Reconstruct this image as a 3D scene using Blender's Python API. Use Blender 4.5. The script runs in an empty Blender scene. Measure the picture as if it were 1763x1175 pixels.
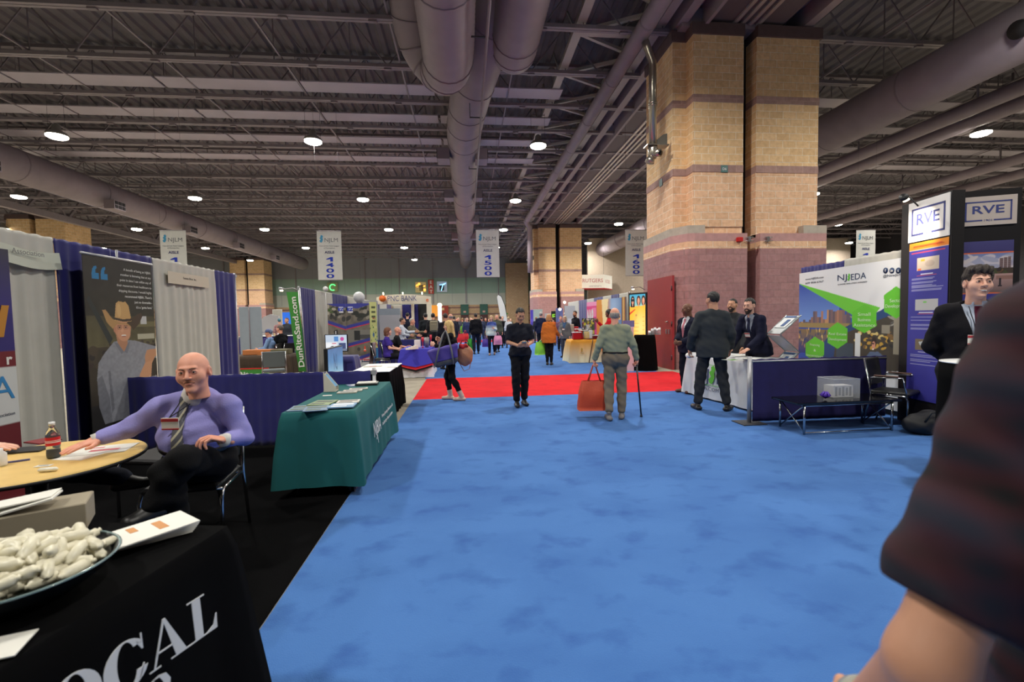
import bpy, math, random
import numpy as np
from mathutils import Vector, Matrix

# ---------------------------------------------------------------- camera, world, exposure
SC = bpy.context.scene
COL = SC.collection
random.seed(7)
RNG = np.random.RandomState(7)
F, CX, CY, CAMH = 783.0, 881.5, 587.5, 1.52
YAW, PITCH, ROLL = math.radians(5.7), math.radians(2.77), math.radians(1.03)
FW = np.array([math.sin(YAW)*math.cos(PITCH), math.cos(YAW)*math.cos(PITCH), -math.sin(PITCH)])
_r = np.array([math.cos(YAW), -math.sin(YAW), 0.0]); _u = np.cross(_r, FW)
RT = _r*math.cos(ROLL) - _u*math.sin(ROLL); UP = _u*math.cos(ROLL) + _r*math.sin(ROLL)
CAMP = np.array([0.0, 0.0, CAMH])
cd = bpy.data.cameras.new('camera'); cam = bpy.data.objects.new('camera', cd); COL.objects.link(cam)
cd.sensor_width = 36.0; cd.lens = F/1763*36.0; cd.clip_end = 300; cd.clip_start = 0.05
cd.dof.use_dof = True; cd.dof.focus_distance = 7.0; cd.dof.aperture_fstop = 2.8
cam.matrix_world = Matrix(((RT[0], UP[0], -FW[0], 0), (RT[1], UP[1], -FW[1], 0), (RT[2], UP[2], -FW[2], CAMH), (0, 0, 0, 1)))
SC.camera = cam
SC.view_settings.view_transform = 'Standard'; SC.view_settings.look = 'None'
SC.view_settings.gamma = 1.0; SC.view_settings.use_curve_mapping = False
SC.view_settings.exposure = 0.12
SC.cycles.max_bounces = 6; SC.cycles.diffuse_bounces = 3; SC.cycles.glossy_bounces = 3
SC.cycles.transmission_bounces = 6; SC.cycles.transparent_max_bounces = 8
SC.cycles.caustics_reflective = False; SC.cycles.caustics_refractive = False
SC.cycles.sample_clamp_indirect = 4.0
w = bpy.data.worlds.new('hall_ambient'); SC.world = w; w.use_nodes = True
w.node_tree.nodes['Background'].inputs[0].default_value = (0.75, 0.85, 1.0, 1)
w.node_tree.nodes['Background'].inputs[1].default_value = 0.035
LAMP_W = 310.0

# ---------------------------------------------------------------- pixel rays -> world points
def ray(px, py): return FW*F + RT*(px-CX) - UP*(py-CY)
def atz(px, py, z=0.0): d = ray(px, py); return CAMP + d*((z-CAMH)/d[2])
def aty(px, py, y): d = ray(px, py); return CAMP + d*(y/d[1])
def atx(px, py, x): d = ray(px, py); return CAMP + d*(x/d[0])

# ---------------------------------------------------------------- materials
def lin(c):
    return tuple(((v/255.0)/12.92 if v <= 10.3 else ((v/255.0+0.055)/1.055)**2.4) for v in c[:3]) + (1.0,)
MC = {}
def mat(name, c, rough=0.8, metal=0.0, bump=0.0, bscale=40.0, vary=0.0, vscale=6.0, emit=0.0, alpha=1.0, trans=0.0, spec=None, sheen=0.0, vc2=None):
    if name in MC: return MC[name]
    m = bpy.data.materials.new(name); m.use_nodes = True; nt = m.node_tree; b = nt.nodes['Principled BSDF']
    b.inputs['Base Color'].default_value = lin(c); b.inputs['Roughness'].default_value = rough; b.inputs['Metallic'].default_value = metal
    if spec is not None: b.inputs['Specular IOR Level'].default_value = spec
    if sheen: b.inputs['Sheen Weight'].default_value = sheen
    if trans: b.inputs['Transmission Weight'].default_value = trans; b.inputs['IOR'].default_value = 1.2
    if alpha < 1: b.inputs['Alpha'].default_value = alpha
    if emit: b.inputs['Emission Color'].default_value = lin(c); b.inputs['Emission Strength'].default_value = emit
    tc = nt.nodes.new('ShaderNodeTexCoord')
    if vary or vc2:
        n = nt.nodes.new('ShaderNodeTexNoise'); n.inputs['Scale'].default_value = vscale; n.inputs['Detail'].default_value = 4
        nt.links.new(tc.outputs['Object'], n.inputs['Vector'])
        r = nt.nodes.new('ShaderNodeValToRGB'); r.color_ramp.elements[0].position = 0.3; r.color_ramp.elements[1].position = 0.7
        a = lin(c)
        r.color_ramp.elements[0].color = lin(vc2) if vc2 else tuple(x*(1-vary) for x in a[:3])+(1,)
        r.color_ramp.elements[1].color = a if vc2 else tuple(min(1, x*(1+vary)) for x in a[:3])+(1,)
        nt.links.new(n.outputs['Fac'], r.inputs[0]); nt.links.new(r.outputs[0], b.inputs['Base Color'])
    if bump:
        n2 = nt.nodes.new('ShaderNodeTexNoise'); n2.inputs['Scale'].default_value = bscale; n2.inputs['Detail'].default_value = 3
        nt.links.new(tc.outputs['Object'], n2.inputs['Vector'])
        bp = nt.nodes.new('ShaderNodeBump'); bp.inputs['Strength'].default_value = bump; bp.inputs['Distance'].default_value = 0.02
        nt.links.new(n2.outputs['Fac'], bp.inputs['Height']); nt.links.new(bp.outputs[0], b.inputs['Normal'])
    MC[name] = m; return m

def attr_mat(name, rough=0.55, emit=0.0):
    if name in MC: return MC[name]
    m = bpy.data.materials.new(name); m.use_nodes = True; nt = m.node_tree; b = nt.nodes['Principled BSDF']
    a = nt.nodes.new('ShaderNodeAttribute'); a.attribute_name = 'print'
    nt.links.new(a.outputs['Color'], b.inputs['Base Color']); b.inputs['Roughness'].default_value = rough
    if emit: nt.links.new(a.outputs['Color'], b.inputs['Emission Color']); b.inputs['Emission Strength'].default_value = emit
    MC[name] = m; return m

def brick_mat(name, c1, c2, mortar, bw=0.4, bh=0.2, ms=0.012, bump=0.5, blotch=0.0):
    if name in MC: return MC[name]
    m = bpy.data.materials.new(name); m.use_nodes = True; nt = m.node_tree; b = nt.nodes['Principled BSDF']
    b.inputs['Roughness'].default_value = 0.9
    g = nt.nodes.new('ShaderNodeNewGeometry'); s = nt.nodes.new('ShaderNodeSeparateXYZ'); nt.links.new(g.outputs['Position'], s.inputs[0])
    ad = nt.nodes.new('ShaderNodeMath'); ad.operation = 'ADD'; nt.links.new(s.outputs[0], ad.inputs[0]); nt.links.new(s.outputs[1], ad.inputs[1])
    cb = nt.nodes.new('ShaderNodeCombineXYZ'); nt.links.new(ad.outputs[0], cb.inputs[0]); nt.links.new(s.outputs[2], cb.inputs[1])
    br = nt.nodes.new('ShaderNodeTexBrick'); br.inputs['Scale'].default_value = 1.0
    br.inputs['Color1'].default_value = lin(c1); br.inputs['Color2'].default_value = lin(c2); br.inputs['Mortar'].default_value = lin(mortar)
    br.inputs['Mortar Size'].default_value = ms; br.inputs['Mortar Smooth'].default_value = 0.3; br.inputs['Brick Width'].default_value = bw; br.inputs['Row Height'].default_value = bh
    nt.links.new(cb.outputs[0], br.inputs['Vector'])
    n = nt.nodes.new('ShaderNodeTexNoise'); n.inputs['Scale'].default_value = 9; n.inputs['Detail'].default_value = 5
    nt.links.new(g.outputs['Position'], n.inputs['Vector'])
    mx = nt.nodes.new('ShaderNodeMix'); mx.data_type = 'RGBA'; mx.blend_type = 'MULTIPLY'; mx.inputs[0].default_value = 0.55
    rr = nt.nodes.new('ShaderNodeValToRGB'); rr.color_ramp.elements[0].position = 0.3; rr.color_ramp.elements[0].color = (0.72, 0.66, 0.62, 1); rr.color_ramp.elements[1].position = 0.62
    nt.links.new(n.outputs['Fac'], rr.inputs[0]); nt.links.new(br.outputs['Color'], mx.inputs[6]); nt.links.new(rr.outputs[0], mx.inputs[7])
    nt.links.new(mx.outputs[2], b.inputs['Base Color'])
    mm = nt.nodes.new('ShaderNodeMath'); mm.operation = 'MULTIPLY_ADD'; mm.inputs[1].default_value = -.5; nt.links.new(br.outputs['Fac'], mm.inputs[0]); nt.links.new(n.outputs['Fac'], mm.inputs[2])
    bp = nt.nodes.new('ShaderNodeBump'); bp.inputs['Strength'].default_value = bump; bp.inputs['Distance'].default_value = 0.03
    nt.links.new(mm.outputs[0], bp.inputs['Height']); nt.links.new(bp.outputs[0], b.inputs['Normal'])
    MC[name] = m; return m

def carpet_mat(name, c_hi, c_lo, c_wear, sheen=0.06, spec=.1):
    m = bpy.data.materials.new(name); m.use_nodes = True; nt = m.node_tree; b = nt.nodes['Principled BSDF']
    b.inputs['Roughness'].default_value = 1.0; b.inputs['Specular IOR Level'].default_value = spec
    b.inputs['Sheen Weight'].default_value = sheen; b.inputs['Sheen Roughness'].default_value = 0.5
    g = nt.nodes.new('ShaderNodeNewGeometry')
    def noise(scale, det, stretch=None, dist=0.0):
        n = nt.nodes.new('ShaderNodeTexNoise'); n.inputs['Scale'].default_value = scale; n.inputs['Detail'].default_value = det; n.inputs['Distortion'].default_value = dist
        if stretch:
            mp = nt.nodes.new('ShaderNodeMapping'); mp.inputs['Scale'].default_value = stretch; mp.inputs['Rotation'].default_value = (0, 0, 0.25)
            nt.links.new(g.outputs['Position'], mp.inputs['Vector']); nt.links.new(mp.outputs[0], n.inputs['Vector'])
        else: nt.links.new(g.outputs['Position'], n.inputs['Vector'])
        return n
    n1 = noise(.8, 7, (1, 1.5, 1), 0.2); n2 = noise(3.6, 10, (1.0, 1.25, 1), 0.1); n3 = noise(160, 2)
    r1 = nt.nodes.new('ShaderNodeValToRGB'); e = r1.color_ramp.elements; e[0].position = 0.36; e[0].color = lin(c_wear); e[1].position = 0.56; e[1].color = lin(c_hi)
    nt.links.new(n1.outputs['Fac'], r1.inputs[0])
    r2 = nt.nodes.new('ShaderNodeValToRGB'); e = r2.color_ramp.elements; e[0].position = 0.52; e[0].color = (0, 0, 0, 1); e[1].position = 0.72; e[1].color = (1, 1, 1, 1)
    nt.links.new(n2.outputs['Fac'], r2.inputs[0])
    mx = nt.nodes.new('ShaderNodeMix'); mx.data_type = 'RGBA'; nt.links.new(r1.outputs[0], mx.inputs[6]); mx.inputs[7].default_value = lin(c_lo)
    sc = nt.nodes.new('ShaderNodeMath'); sc.operation = 'MULTIPLY'; sc.inputs[1].default_value = 0.6; nt.links.new(r2.outputs[0], sc.inputs[0]); nt.links.new(sc.outputs[0], mx.inputs[0])
    nt.links.new(mx.outputs[2], b.inputs['Base Color'])
    bp = nt.nodes.new('ShaderNodeBump'); bp.inputs['Strength'].default_value = 0.6; bp.inputs['Distance'].default_value = 0.006
    nt.links.new(n3.outputs['Fac'], bp.inputs['Height']); nt.links.new(bp.outputs[0], b.inputs['Normal'])
    return m

# ---------------------------------------------------------------- object helpers
def tag(o, label=None, cat=None, group=None, kind=None):
    if label: o['label'] = label
    if cat: o['category'] = cat
    if group: o['group'] = group
    if kind: o['kind'] = kind
    return o
def thing(name, label, cat, loc=(0, 0, 0), rotz=0.0, group=None):
    o = bpy.data.objects.new(name, None); COL.objects.link(o); o.empty_display_size = 0.1
    o.location = tuple(float(v) for v in loc); o.rotation_euler = (0, 0, rotz)
    return tag(o, label, cat, group)
def copy_tree(o, parent=None):
    c = o.copy(); COL.objects.link(c)
    if parent is not None: c.parent = parent
    for ch in list(o.children): copy_tree(ch, c)
    return c

class MB:
    """collects shapes; build() links them as one mesh object"""
    def __init__(s): s.v = []; s.f = []; s.m = []; s.sm = []
    def add(s, vs, fs, mi=0, smooth=False, M=None):
        o = len(s.v)
        for p in vs:
            p = Vector([float(q) for q in p])
            if M is not None: p = M @ p
            s.v.append(tuple(p))
        for f in fs: s.f.append(tuple(o+i for i in f)); s.m.append(mi); s.sm.append(smooth)
        return s
    def box(s, c, d, mi=0, rz=0.0, M=None, bev=0.0):
        x, y, z = d[0]/2, d[1]/2, d[2]/2
        R = Matrix.Translation(Vector([float(q) for q in c])) @ Matrix.Rotation(rz, 4, 'Z')
        if M is not None: R = M @ R
        if bev <= 0:
            vs = [(-x,-y,-z),(x,-y,-z),(x,y,-z),(-x,y,-z),(-x,-y,z),(x,-y,z),(x,y,z),(-x,y,z)]
            fs = [(0,3,2,1),(4,5,6,7),(0,1,5,4),(1,2,6,5),(2,3,7,6),(3,0,4,7)]
            return s.add(vs, fs, mi, False, R)
        b = min(bev, x*.9, y*.9, z*.9)
        vs = []
        for zz, e in ((-z, b), (-z+b, 0), (z-b, 0), (z, b)):
            for sx, sy in ((-1,-1),(1,-1),(1,1),(-1,1)):
                a, c2 = x-e, y-e
                k = b*.6
                if sx*sy > 0: vs += [(sx*a, sy*(c2-k), zz), (sx*(a-k), sy*c2, zz)] if False else [(sx*(a), sy*(c2-k), zz), (sx*(a-k), sy*c2, zz)]
                else: vs += [(sx*(a-k), sy*c2, zz), (sx*a, sy*(c2-k), zz)]
        fs = []
        # order each ring counter-clockwise
        ring = []
        import math as _m
        for r in range(4):
            idx = list(range(r*8, r*8+8)); idx.sort(key=lambda i: _m.atan2(vs[i][1]/max(y, 1e-6), vs[i][0]/max(x, 1e-6))); ring.append(idx)
        for r in range(3):
            for k in range(8): fs.append((ring[r][k], ring[r][(k+1) % 8], ring[r+1][(k+1) % 8], ring[r+1][k]))
        fs.append(tuple(reversed(ring[0]))); fs.append(tuple(ring[3]))
        return s.add(vs, fs, mi, False, R)
    def bar(s, a, b, w, h, mi=0):
        """rectangular bar from a to b"""
        a = Vector([float(q) for q in a]); b = Vector([float(q) for q in b]); d = (b-a); L = d.length; d.normalize()
        up = Vector((0,0,1)) if abs(d.z) < .95 else Vector((0,1,0))
        sd = d.cross(up).normalized(); u2 = sd.cross(d).normalized()
        vs = []
        for q in (a, b):
            for i, j in ((-1,-1),(1,-1),(1,1),(-1,1)): vs.append(q + sd*(i*w/2) + u2*(j*h/2))
        return s.add(vs, [(0,1,2,3),(7,6,5,4),(0,4,5,1),(1,5,6,2),(2,6,7,3),(3,7,4,0)], mi)
    def tube(s, path, r, seg=10, mi=0, caps=True, smooth=True, closed=False):
        P = [Vector([float(q) for q in p]) for p in path]; n = len(P)
        rr = r if hasattr(r, '__len__') else [r]*n
        T = []
        for i in range(n):
            if closed: t = P[(i+1) % n]-P[i-1]
            else: t = P[min(i+1, n-1)]-P[max(i-1, 0)]
            T.append(t.normalized())
        nrm = T[0].cross(Vector((0,0,1)));
        if nrm.length < 1e-3: nrm = T[0].cross(Vector((0,1,0)))
        nrm.normalize(); vs = []
        for i in range(n):
            nrm = (nrm - T[i]*nrm.dot(T[i])).normalized(); bi = T[i].cross(nrm)
            for k in range(seg):
                a = 2*math.pi*k/seg; vs.append(P[i] + (nrm*math.cos(a)+bi*math.sin(a))*rr[i])
        fs = []
        for i in range(n if closed else n-1):
            j = (i+1) % n
            for k in range(seg):
                k2 = (k+1) % seg; fs.append((i*seg+k, i*seg+k2, j*seg+k2, j*seg+k))
        if caps and not closed: fs.append(tuple(range(seg-1, -1, -1))); fs.append(tuple((n-1)*seg+k for k in range(seg)))
        return s.add(vs, fs, mi, smooth)
    def lathe(s, prof, seg=24, c=(0,0,0), mi=0, smooth=True, sx=1.0, sy=1.0, caps=True):
        vs = []; fs = []; n = len(prof)
        for r, z in prof:
            for k in range(seg):
                a = 2*math.pi*k/seg; vs.append((c[0]+r*math.cos(a)*sx, c[1]+r*math.sin(a)*sy, c[2]+z))
        for i in range(n-1):
            for k in range(seg):
                k2 = (k+1) % seg; fs.append((i*seg+k, i*seg+k2, (i+1)*seg+k2, (i+1)*seg+k))
        if caps and prof[0][0] > 1e-5: fs.append(tuple(range(seg-1, -1, -1)))
        if caps and prof[-1][0] > 1e-5: fs.append(tuple((n-1)*seg+k for k in range(seg)))
        return s.add(vs, fs, mi, smooth)
    def plate(s, pts, O, r, u, t, mi=0):
        """polygon (in r,u coordinates from O) extruded by thickness t towards the viewer side r x u"""
        O = Vector([float(q) for q in O]); r = Vector([float(q) for q in r]); u = Vector([float(q) for q in u]); nn = r.cross(u).normalized()
        k = len(pts)
        A = sum(pts[i][0]*pts[(i+1) % k][1]-pts[(i+1) % k][0]*pts[i][1] for i in range(k))
        if A < 0: pts = pts[::-1]
        vs = [O + r*p[0] + u*p[1] for p in pts] + [O + r*p[0] + u*p[1] + nn*t for p in pts]
        fs = [tuple(range(k-1, -1, -1)), tuple(range(k, 2*k))] + [(i, (i+1) % k, k+(i+1) % k, k+i) for i in range(k)]
        return s.add(vs, fs, mi)
    def build(s, name, m, parent=None, off=None):
        me = bpy.data.meshes.new(name)
        vs = s.v
        if off is not None: vs = [(p[0]-off[0], p[1]-off[1], p[2]-off[2]) for p in vs]
        me.from_pydata(vs, [], s.f)
        for q in (m if isinstance(m, (list, tuple)) else [m]): me.materials.append(q)
        me.polygons.foreach_set('material_index', s.m); me.polygons.foreach_set('use_smooth', s.sm)
        me.update(); o = bpy.data.objects.new(name, me); COL.objects.link(o)
        if parent is not None: o.parent = parent
        return o
def struct(o): o['kind'] = 'structure'; return o
def wpart(mb, name, m, parent):
    """build with world coordinates under an unrotated parent"""
    return mb.build(name, m, parent, off=tuple(wloc(parent)))
def wloc(o):
    v = Vector(o.location)
    while o.parent is not None: o = o.parent; v = v + Vector(o.location)
    return v

_fc = {}
def text_mesh(s, bold=0.0, ext=0.004, res=3):
    k = (s, bold, ext, res)
    if k in _fc: return _fc[k]
    cu = bpy.data.curves.new('t', 'FONT'); cu.body = s; cu.size = 1.0; cu.offset = bold; cu.extrude = ext; cu.resolution_u = res
    ob = bpy.data.objects.new('t', cu); me = bpy.data.meshes.new_from_object(ob)
    vs = np.array([tuple(v.co) for v in me.vertices]) if len(me.vertices) else np.zeros((0, 3)); fs = [tuple(p.vertices) for p in me.polygons]
    bpy.data.objects.remove(ob); bpy.data.curves.remove(cu); bpy.data.meshes.remove(me)
    _fc[k] = (vs, fs); return _fc[k]
def put_text(mb, s, O, r, u, h, align='l', bold=0.0, ws=1.0, ext=0.001, mi=0, fit=None, shear=0.0, res=3):
    """letters on the plane (r,u) with cap height h; O = baseline start (l), centre (c) or end (r)"""
    vs, fs = text_mesh(s, bold, 1.0, res)
    if not len(vs): return
    r = Vector([float(q) for q in r]).normalized(); u = Vector([float(q) for q in u]).normalized(); n = r.cross(u); O = Vector([float(q) for q in O])
    k = h/0.72; x0, x1 = vs[:, 0].min(), vs[:, 0].max(); kx = k*ws
    if fit: kx = fit/(x1-x0)
    dx = {'l': x0, 'c': (x0+x1)/2, 'r': x1}[align]
    P = [O + r*((x-dx)*kx + shear*y*k) + u*(y*k) + n*((z+1)*ext*.5) for x, y, z in vs]
    mb.add(P, fs, mi)

# painted print: a fine grid of coloured points (posters, screens)
class Canvas:
    def __init__(s, W, H, c): s.W, s.H = W, H; s.a = np.zeros((H, W, 3)); s.a[:] = lin(c)[:3]; yy, xx = np.mgrid[0:H, 0:W]; s.x = xx/(W-1); s.y = yy/(H-1)
    def _put(s, m, c): 
        if callable(c): c = c(s.x, s.y)
        else: c = np.array(lin(c)[:3])
        m = np.clip(m, 0, 1)[..., None]; s.a = s.a*(1-m) + m*c; return s
    def rect(s, x0, y0, x1, y1, c): return s._put(((s.x >= x0) & (s.x <= x1) & (s.y >= y0) & (s.y <= y1)).astype(float), c)
    def ell(s, cx, cy, rx, ry, c, rot=0.0, soft=0.06):
        dx, dy = s.x-cx, s.y-cy; asp = s.H/s.W; dy = dy*asp; ry = ry*asp
        X = dx*math.cos(rot)+dy*math.sin(rot); Y = -dx*math.sin(rot)+dy*math.cos(rot)
        d = np.sqrt((X/rx)**2+(Y/ry)**2); return s._put((1+soft-d)/(2*soft), c)
    def poly(s, pts, c):
        ins = np.zeros(s.x.shape, bool); n = len(pts)
        for i in range(n):
            x1, y1 = pts[i]; x2, y2 = pts[(i+1) % n]
            if y1 == y2: continue
            ins ^= ((y1 > s.y) != (y2 > s.y)) & (s.x < (x2-x1)*(s.y-y1)/(y2-y1)+x1)
        return s._put(ins.astype(float), c)
    def grad(s, y0, c0, y1, c1, x0=0, x1=1):
        t = np.clip((s.y-y0)/(y1-y0), 0, 1)[..., None]; c = np.array(lin(c0)[:3])*(1-t)+np.array(lin(c1)[:3])*t
        m = ((s.y >= min(y0, y1)) & (s.y <= max(y0, y1)) & (s.x >= x0) & (s.x <= x1)).astype(float)[..., None]; s.a = s.a*(1-m)+c*m; return s
    def noise(s, amt, fx=20, fy=20, seed=1, mask=None):
        r = np.random.RandomState(seed); g = r.rand(int(fy)+2, int(fx)+2); X = np.clip(s.x, 0, 1)*fx; Y = np.clip(s.y, 0, 1)*fy; i = X.astype(int); j = Y.astype(int); u = X-i; v = Y-j
        n = g[j, i]*(1-u)*(1-v)+g[j, i+1]*u*(1-v)+g[j+1, i]*(1-u)*v+g[j+1, i+1]*u*v
        k = 1+amt*(n-0.5)*2
        if mask is not None: x0, y0, x1, y1 = mask; k = np.where((s.x >= x0) & (s.x <= x1) & (s.y >= y0) & (s.y <= y1), k, 1)
        s.a *= k[..., None]; return s
    def blobs(s, n, x0, y0, x1, y1, rx, ry, cols, seed=1):
        r = random.Random(seed)
        for _ in range(n): s.ell(r.uniform(x0, x1), r.uniform(y0, y1), rx*r.uniform(.5, 1.3), ry*r.uniform(.5, 1.3), r.choice(cols), r.uniform(-.5, .5))
        return s
    def place(s, name, O, r, u, w, h, parent, m=None, bend=None):
        """O = top-left corner, r right, u up (world); printed face looks along r x u"""
        O = np.array(O, float); r = np.array(r, float); r /= np.linalg.norm(r); u = np.array(u, float); u /= np.linalg.norm(u); nn = np.cross(r, u)
        off = np.array(wloc(parent)) if parent is not None else np.zeros(3)
        P = O + s.x[..., None]*w*r - s.y[..., None]*h*u - off
        if bend is not None: P = P + bend(s.x, s.y)[..., None]*nn
        H, W = s.H, s.W; idx = np.arange(H*W).reshape(H, W)
        q = np.stack([idx[1:, :-1], idx[1:, 1:], idx[:-1, 1:], idx[:-1, :-1]], -1).reshape(-1, 4)
        me = mesh_np(name, P.reshape(-1, 3), q); me.materials.append(m or attr_mat('printed_vinyl'))
        ca = me.color_attributes.new('print', 'FLOAT_COLOR', 'POINT'); ca.data.foreach_set('color', np.concatenate([s.a.reshape(-1, 3), np.ones((H*W, 1))], 1).astype(np.float32).ravel())
        o = bpy.data.objects.new(name, me); COL.objects.link(o)
        if parent is not None: o.parent = parent
        return o
def mesh_np(name, V, Q, smooth=True):
    me = bpy.data.meshes.new(name); me.vertices.add(len(V)); me.vertices.foreach_set('co', np.asarray(V, np.float32).ravel())
    n = len(Q); me.loops.add(n*4); me.loops.foreach_set('vertex_index', np.asarray(Q, np.int32).ravel())
    me.polygons.add(n); me.polygons.foreach_set('loop_start', np.arange(0, n*4, 4, dtype=np.int32))
    me.polygons.foreach_set('use_smooth', np.full(n, smooth)); me.update(calc_edges=True); me.validate(); return me
# ================================================================ the hall
white_steel = mat('painted_steel', (132, 124, 130), 0.6, 0.0, vary=0.08, vscale=3)
dark_deck = mat('roof_deck', (112, 108, 114), 0.8, vary=0.15, vscale=1.5)
duct_mat = mat('duct_paint', (138, 127, 136), 0.55, 0.1, vary=0.08, vscale=2)
panel_mat = mat('baffle_panel', (172, 165, 176), 0.8, vary=0.06, vscale=1)
blue_carpet = carpet_mat('blue_carpet', (72, 116, 180), (44, 80, 146), (63, 105, 169))
red_carpet = carpet_mat('red_carpet', (208, 22, 34), (170, 14, 26), (196, 18, 30))
black_carpet = carpet_mat('black_carpet', (13, 13, 14), (8, 8, 9), (11, 11, 12), 0, .03)
concrete = mat('concrete', (150, 142, 126), 0.8, vary=0.15, vscale=3, bump=0.1)

def slab(name, x0, x1, y0, y1, z0, z1, m, kind='structure', label=None, cat=None):
    b = MB(); b.box(((x0+x1)/2, (y0+y1)/2, (z0+z1)/2), (x1-x0, y1-y0, z1-z0)); o = b.build(name, m); tag(o, label, cat, kind=kind); return o
slab('floor', -46, 46, -16, 62.3, -0.2, 0, concrete)
def rug(name, label, x0, x1, y0, y1, m, t=0.008):
    b = MB(); b.box(((x0+x1)/2, (y0+y1)/2, t/2), (x1-x0, y1-y0, t)); o = b.build(name, m); tag(o, label, 'carpet'); return o
rug('aisle_carpet', 'wide blue carpet in the foreground, in front of the red strip', -1.05, 6.9, -8, 8.78, blue_carpet)
rug('aisle_carpet', 'red carpet strip crossing the aisle in front of the walking blonde woman', -1.05, 5.6, 8.785, 11.92, red_carpet)
rug('aisle_carpet', 'blue carpet running away behind the red strip towards the crowd', -1.1, 5.2, 11.925, 30.5, blue_carpet)
rug('aisle_carpet', 'narrow far red carpet strip under the crowd of visitors', -9, 5.4, 30.51, 33.5, red_carpet)
rug('aisle_carpet', 'far blue carpet beyond the crowd, before the back wall', -1.1, 5.2, 33.51, 56, blue_carpet)
rug('booth_carpet', 'black carpet of the booth with the round wooden table', -4.6, -1.06, -2.5, 6.1, black_carpet, 0.010)
rug('booth_carpet', 'dark blue carpet inside the low railed booth on the right', 6.91, 12, 1.0, 11.5, mat('navy_carpet', (38, 58, 110), 1.0, bump=.3), 0.008)

# walls
def wall_panels():
    grey = mat('wall_grey_metal', (138, 140, 146), 0.7, vary=0.05, vscale=.5); green = mat('wall_green_metal', (140, 166, 152), 0.7, vary=0.06, vscale=.5)
    pale = mat('wall_pale_metal', (176, 182, 172), 0.7, vary=0.05, vscale=.5)
    tan = brick_mat('wall_tan_block', (196, 168, 134), (186, 156, 122), (150, 128, 108)); mauve = mat('band_mauve', (128, 98, 92), .85, vary=.1)
    b = MB()
    def bx(x0, x1, z0, z1, y, d, mi): b.box(((x0+x1)/2, y+d/2, (z0+z1)/2), (x1-x0, d, z1-z0), mi)
    bx(-46, 46, 3.55, 3.75, 62, .4, 2); bx(-46, 46, 3.75, 5.1, 62.0, .3, 2); bx(-46, 46, 5.1, 7.2, 62, .3, 1); bx(-46, 46, 7.2, 12.2, 62, .3, 0)
    bx(-46, 46, 0, 3.55, 62, .3, 3)
    for z in (1.2, 2.2, 3.1): bx(-46, 46, z, z+.18, 61.97, .1, 4)
    x = -44
    while x < 46: bx(x, x+.12, 3.75, 12, 61.9, .1, 5); x += 4.4
    for x in range(-44, 46, 2): bx(x+.2, x+.23, 3.75, 12, 61.98, .1, 0)
    o = b.build('wall_back', [grey, green, pale, tan, mauve, white_steel]); struct(o)
wall_panels()
dk = mat('wall_side_dark', (66, 64, 70), .8, vary=.1)
for nm, x0, x1 in (('wall_left', -46.3, -46), ('wall_right', 46, 46.3)): slab(nm, x0, x1, -16, 62.3, 0, 12.2, dk)
slab('wall_front', -46, 46, -16.3, -16, 0, 12.2, dk)
# folding partition wall on the far right
slab('wall_partition', 12, 40, 44, 44.3, 0, 9.3, mat('partition_tan', (150, 136, 122), .8, vary=.08))

# roof deck: corrugated
b = MB(); vs = []; fs = []
x = -46.0; i = 0
while x <= 46: 
    for dx, dz in ((0, 0), (.16, 0), (.22, .08), (.38, .08)): vs += [(x+dx, -16, 11.25+dz), (x+dx, 62, 11.25+dz)]
    x += .46
for k in range(len(vs)//2-1): fs.append((2*k, 2*k+1, 2*k+3, 2*k+2))
b.add(vs, fs); b.box((0, 23.2, 11.6), (92, 78, .3))
struct(b.build('ceiling', dark_deck))

# bar joists spanning the hall
JZ, JT = 9.6, 11.1
def joist(y):
    r = thing('roof_joist', 'white steel bar joist with zigzag web spanning the dark roof', 'roof joist', (0, y, JZ), 0, 'roof joists')
    b = MB()
    for z in (0, ):
        b.box((0, -.055, z), (92, .09, .09)); b.box((0, .055, z), (92, .09, .09))
    b.box((0, 0, .05), (92, .2, .012)); b.build('bottom_chord', white_steel, r)
    b = MB(); b.box((0, 0, JT-JZ), (92, .16, .12)); b.build('top_chord', white_steel, r)
    b = MB(); x = -46
    while x < 46:
        b.bar((x, 0, .03), (x+1.15, 0, JT-JZ), .035, .035); b.bar((x+1.15, 0, JT-JZ), (x+2.3, 0, .03), .035, .035); b.bar((x+1.15, 0, .03), (x+1.15, 0, JT-JZ), .025, .025)
        b.box((x, 0, -.05), (.22, .1, .08))
        x += 2.3
    b.build('web', mat('joist_web', (120, 112, 118), .6), r); return r
jr = joist(12.85)
for k in range(-5, 21):
    if k == 0: continue
    c = copy_tree(jr); c.location.y = 12.85+2.33*k
# pale baffle strips between some joists
pr = None
for y in (16.85, 19.2, 21.55, 23.95):
    for x in np.arange(-40, 40, 4.6):
        if 3.5 < x < 12: continue
        if pr is None:
            pr = thing('ceiling_baffle', 'long pale acoustic strip lying between roof joists', 'ceiling panel', (x, y, JZ+.12), 0, 'pale ceiling strips')
            b = MB(); b.box((0, 0, 0), (4.5, .72, .04)); b.build('panel', panel_mat, pr)
            for xx in (-2.1, 2.1): b = MB(); b.box((xx, 0, .05), (.04, .62, .06)); b.tube([(xx, 0, .05), (xx, 0, 1.3)], .008, 5); b.build('hanger', white_steel, pr); q = pr
        else: q = copy_tree(pr)
        q.location = (x, y, JZ+.14)
# bridging rods that run along the hall above the chords
b0 = None
for x in np.arange(-42, 43, 3.6):
    if b0 is None:
        b = MB(); b.bar((0, -2, 0), (0, 61.5, 0), .05, .05); b0 = b.build('bridging_rod', white_steel); tag(b0, 'thin steel bridging rod tying the roof joists together', 'roof brace', 'bridging rods'); q = b0
    else: q = b0.copy(); COL.objects.link(q)
    q.location = (x+.5, 0, JZ+.12)

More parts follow.
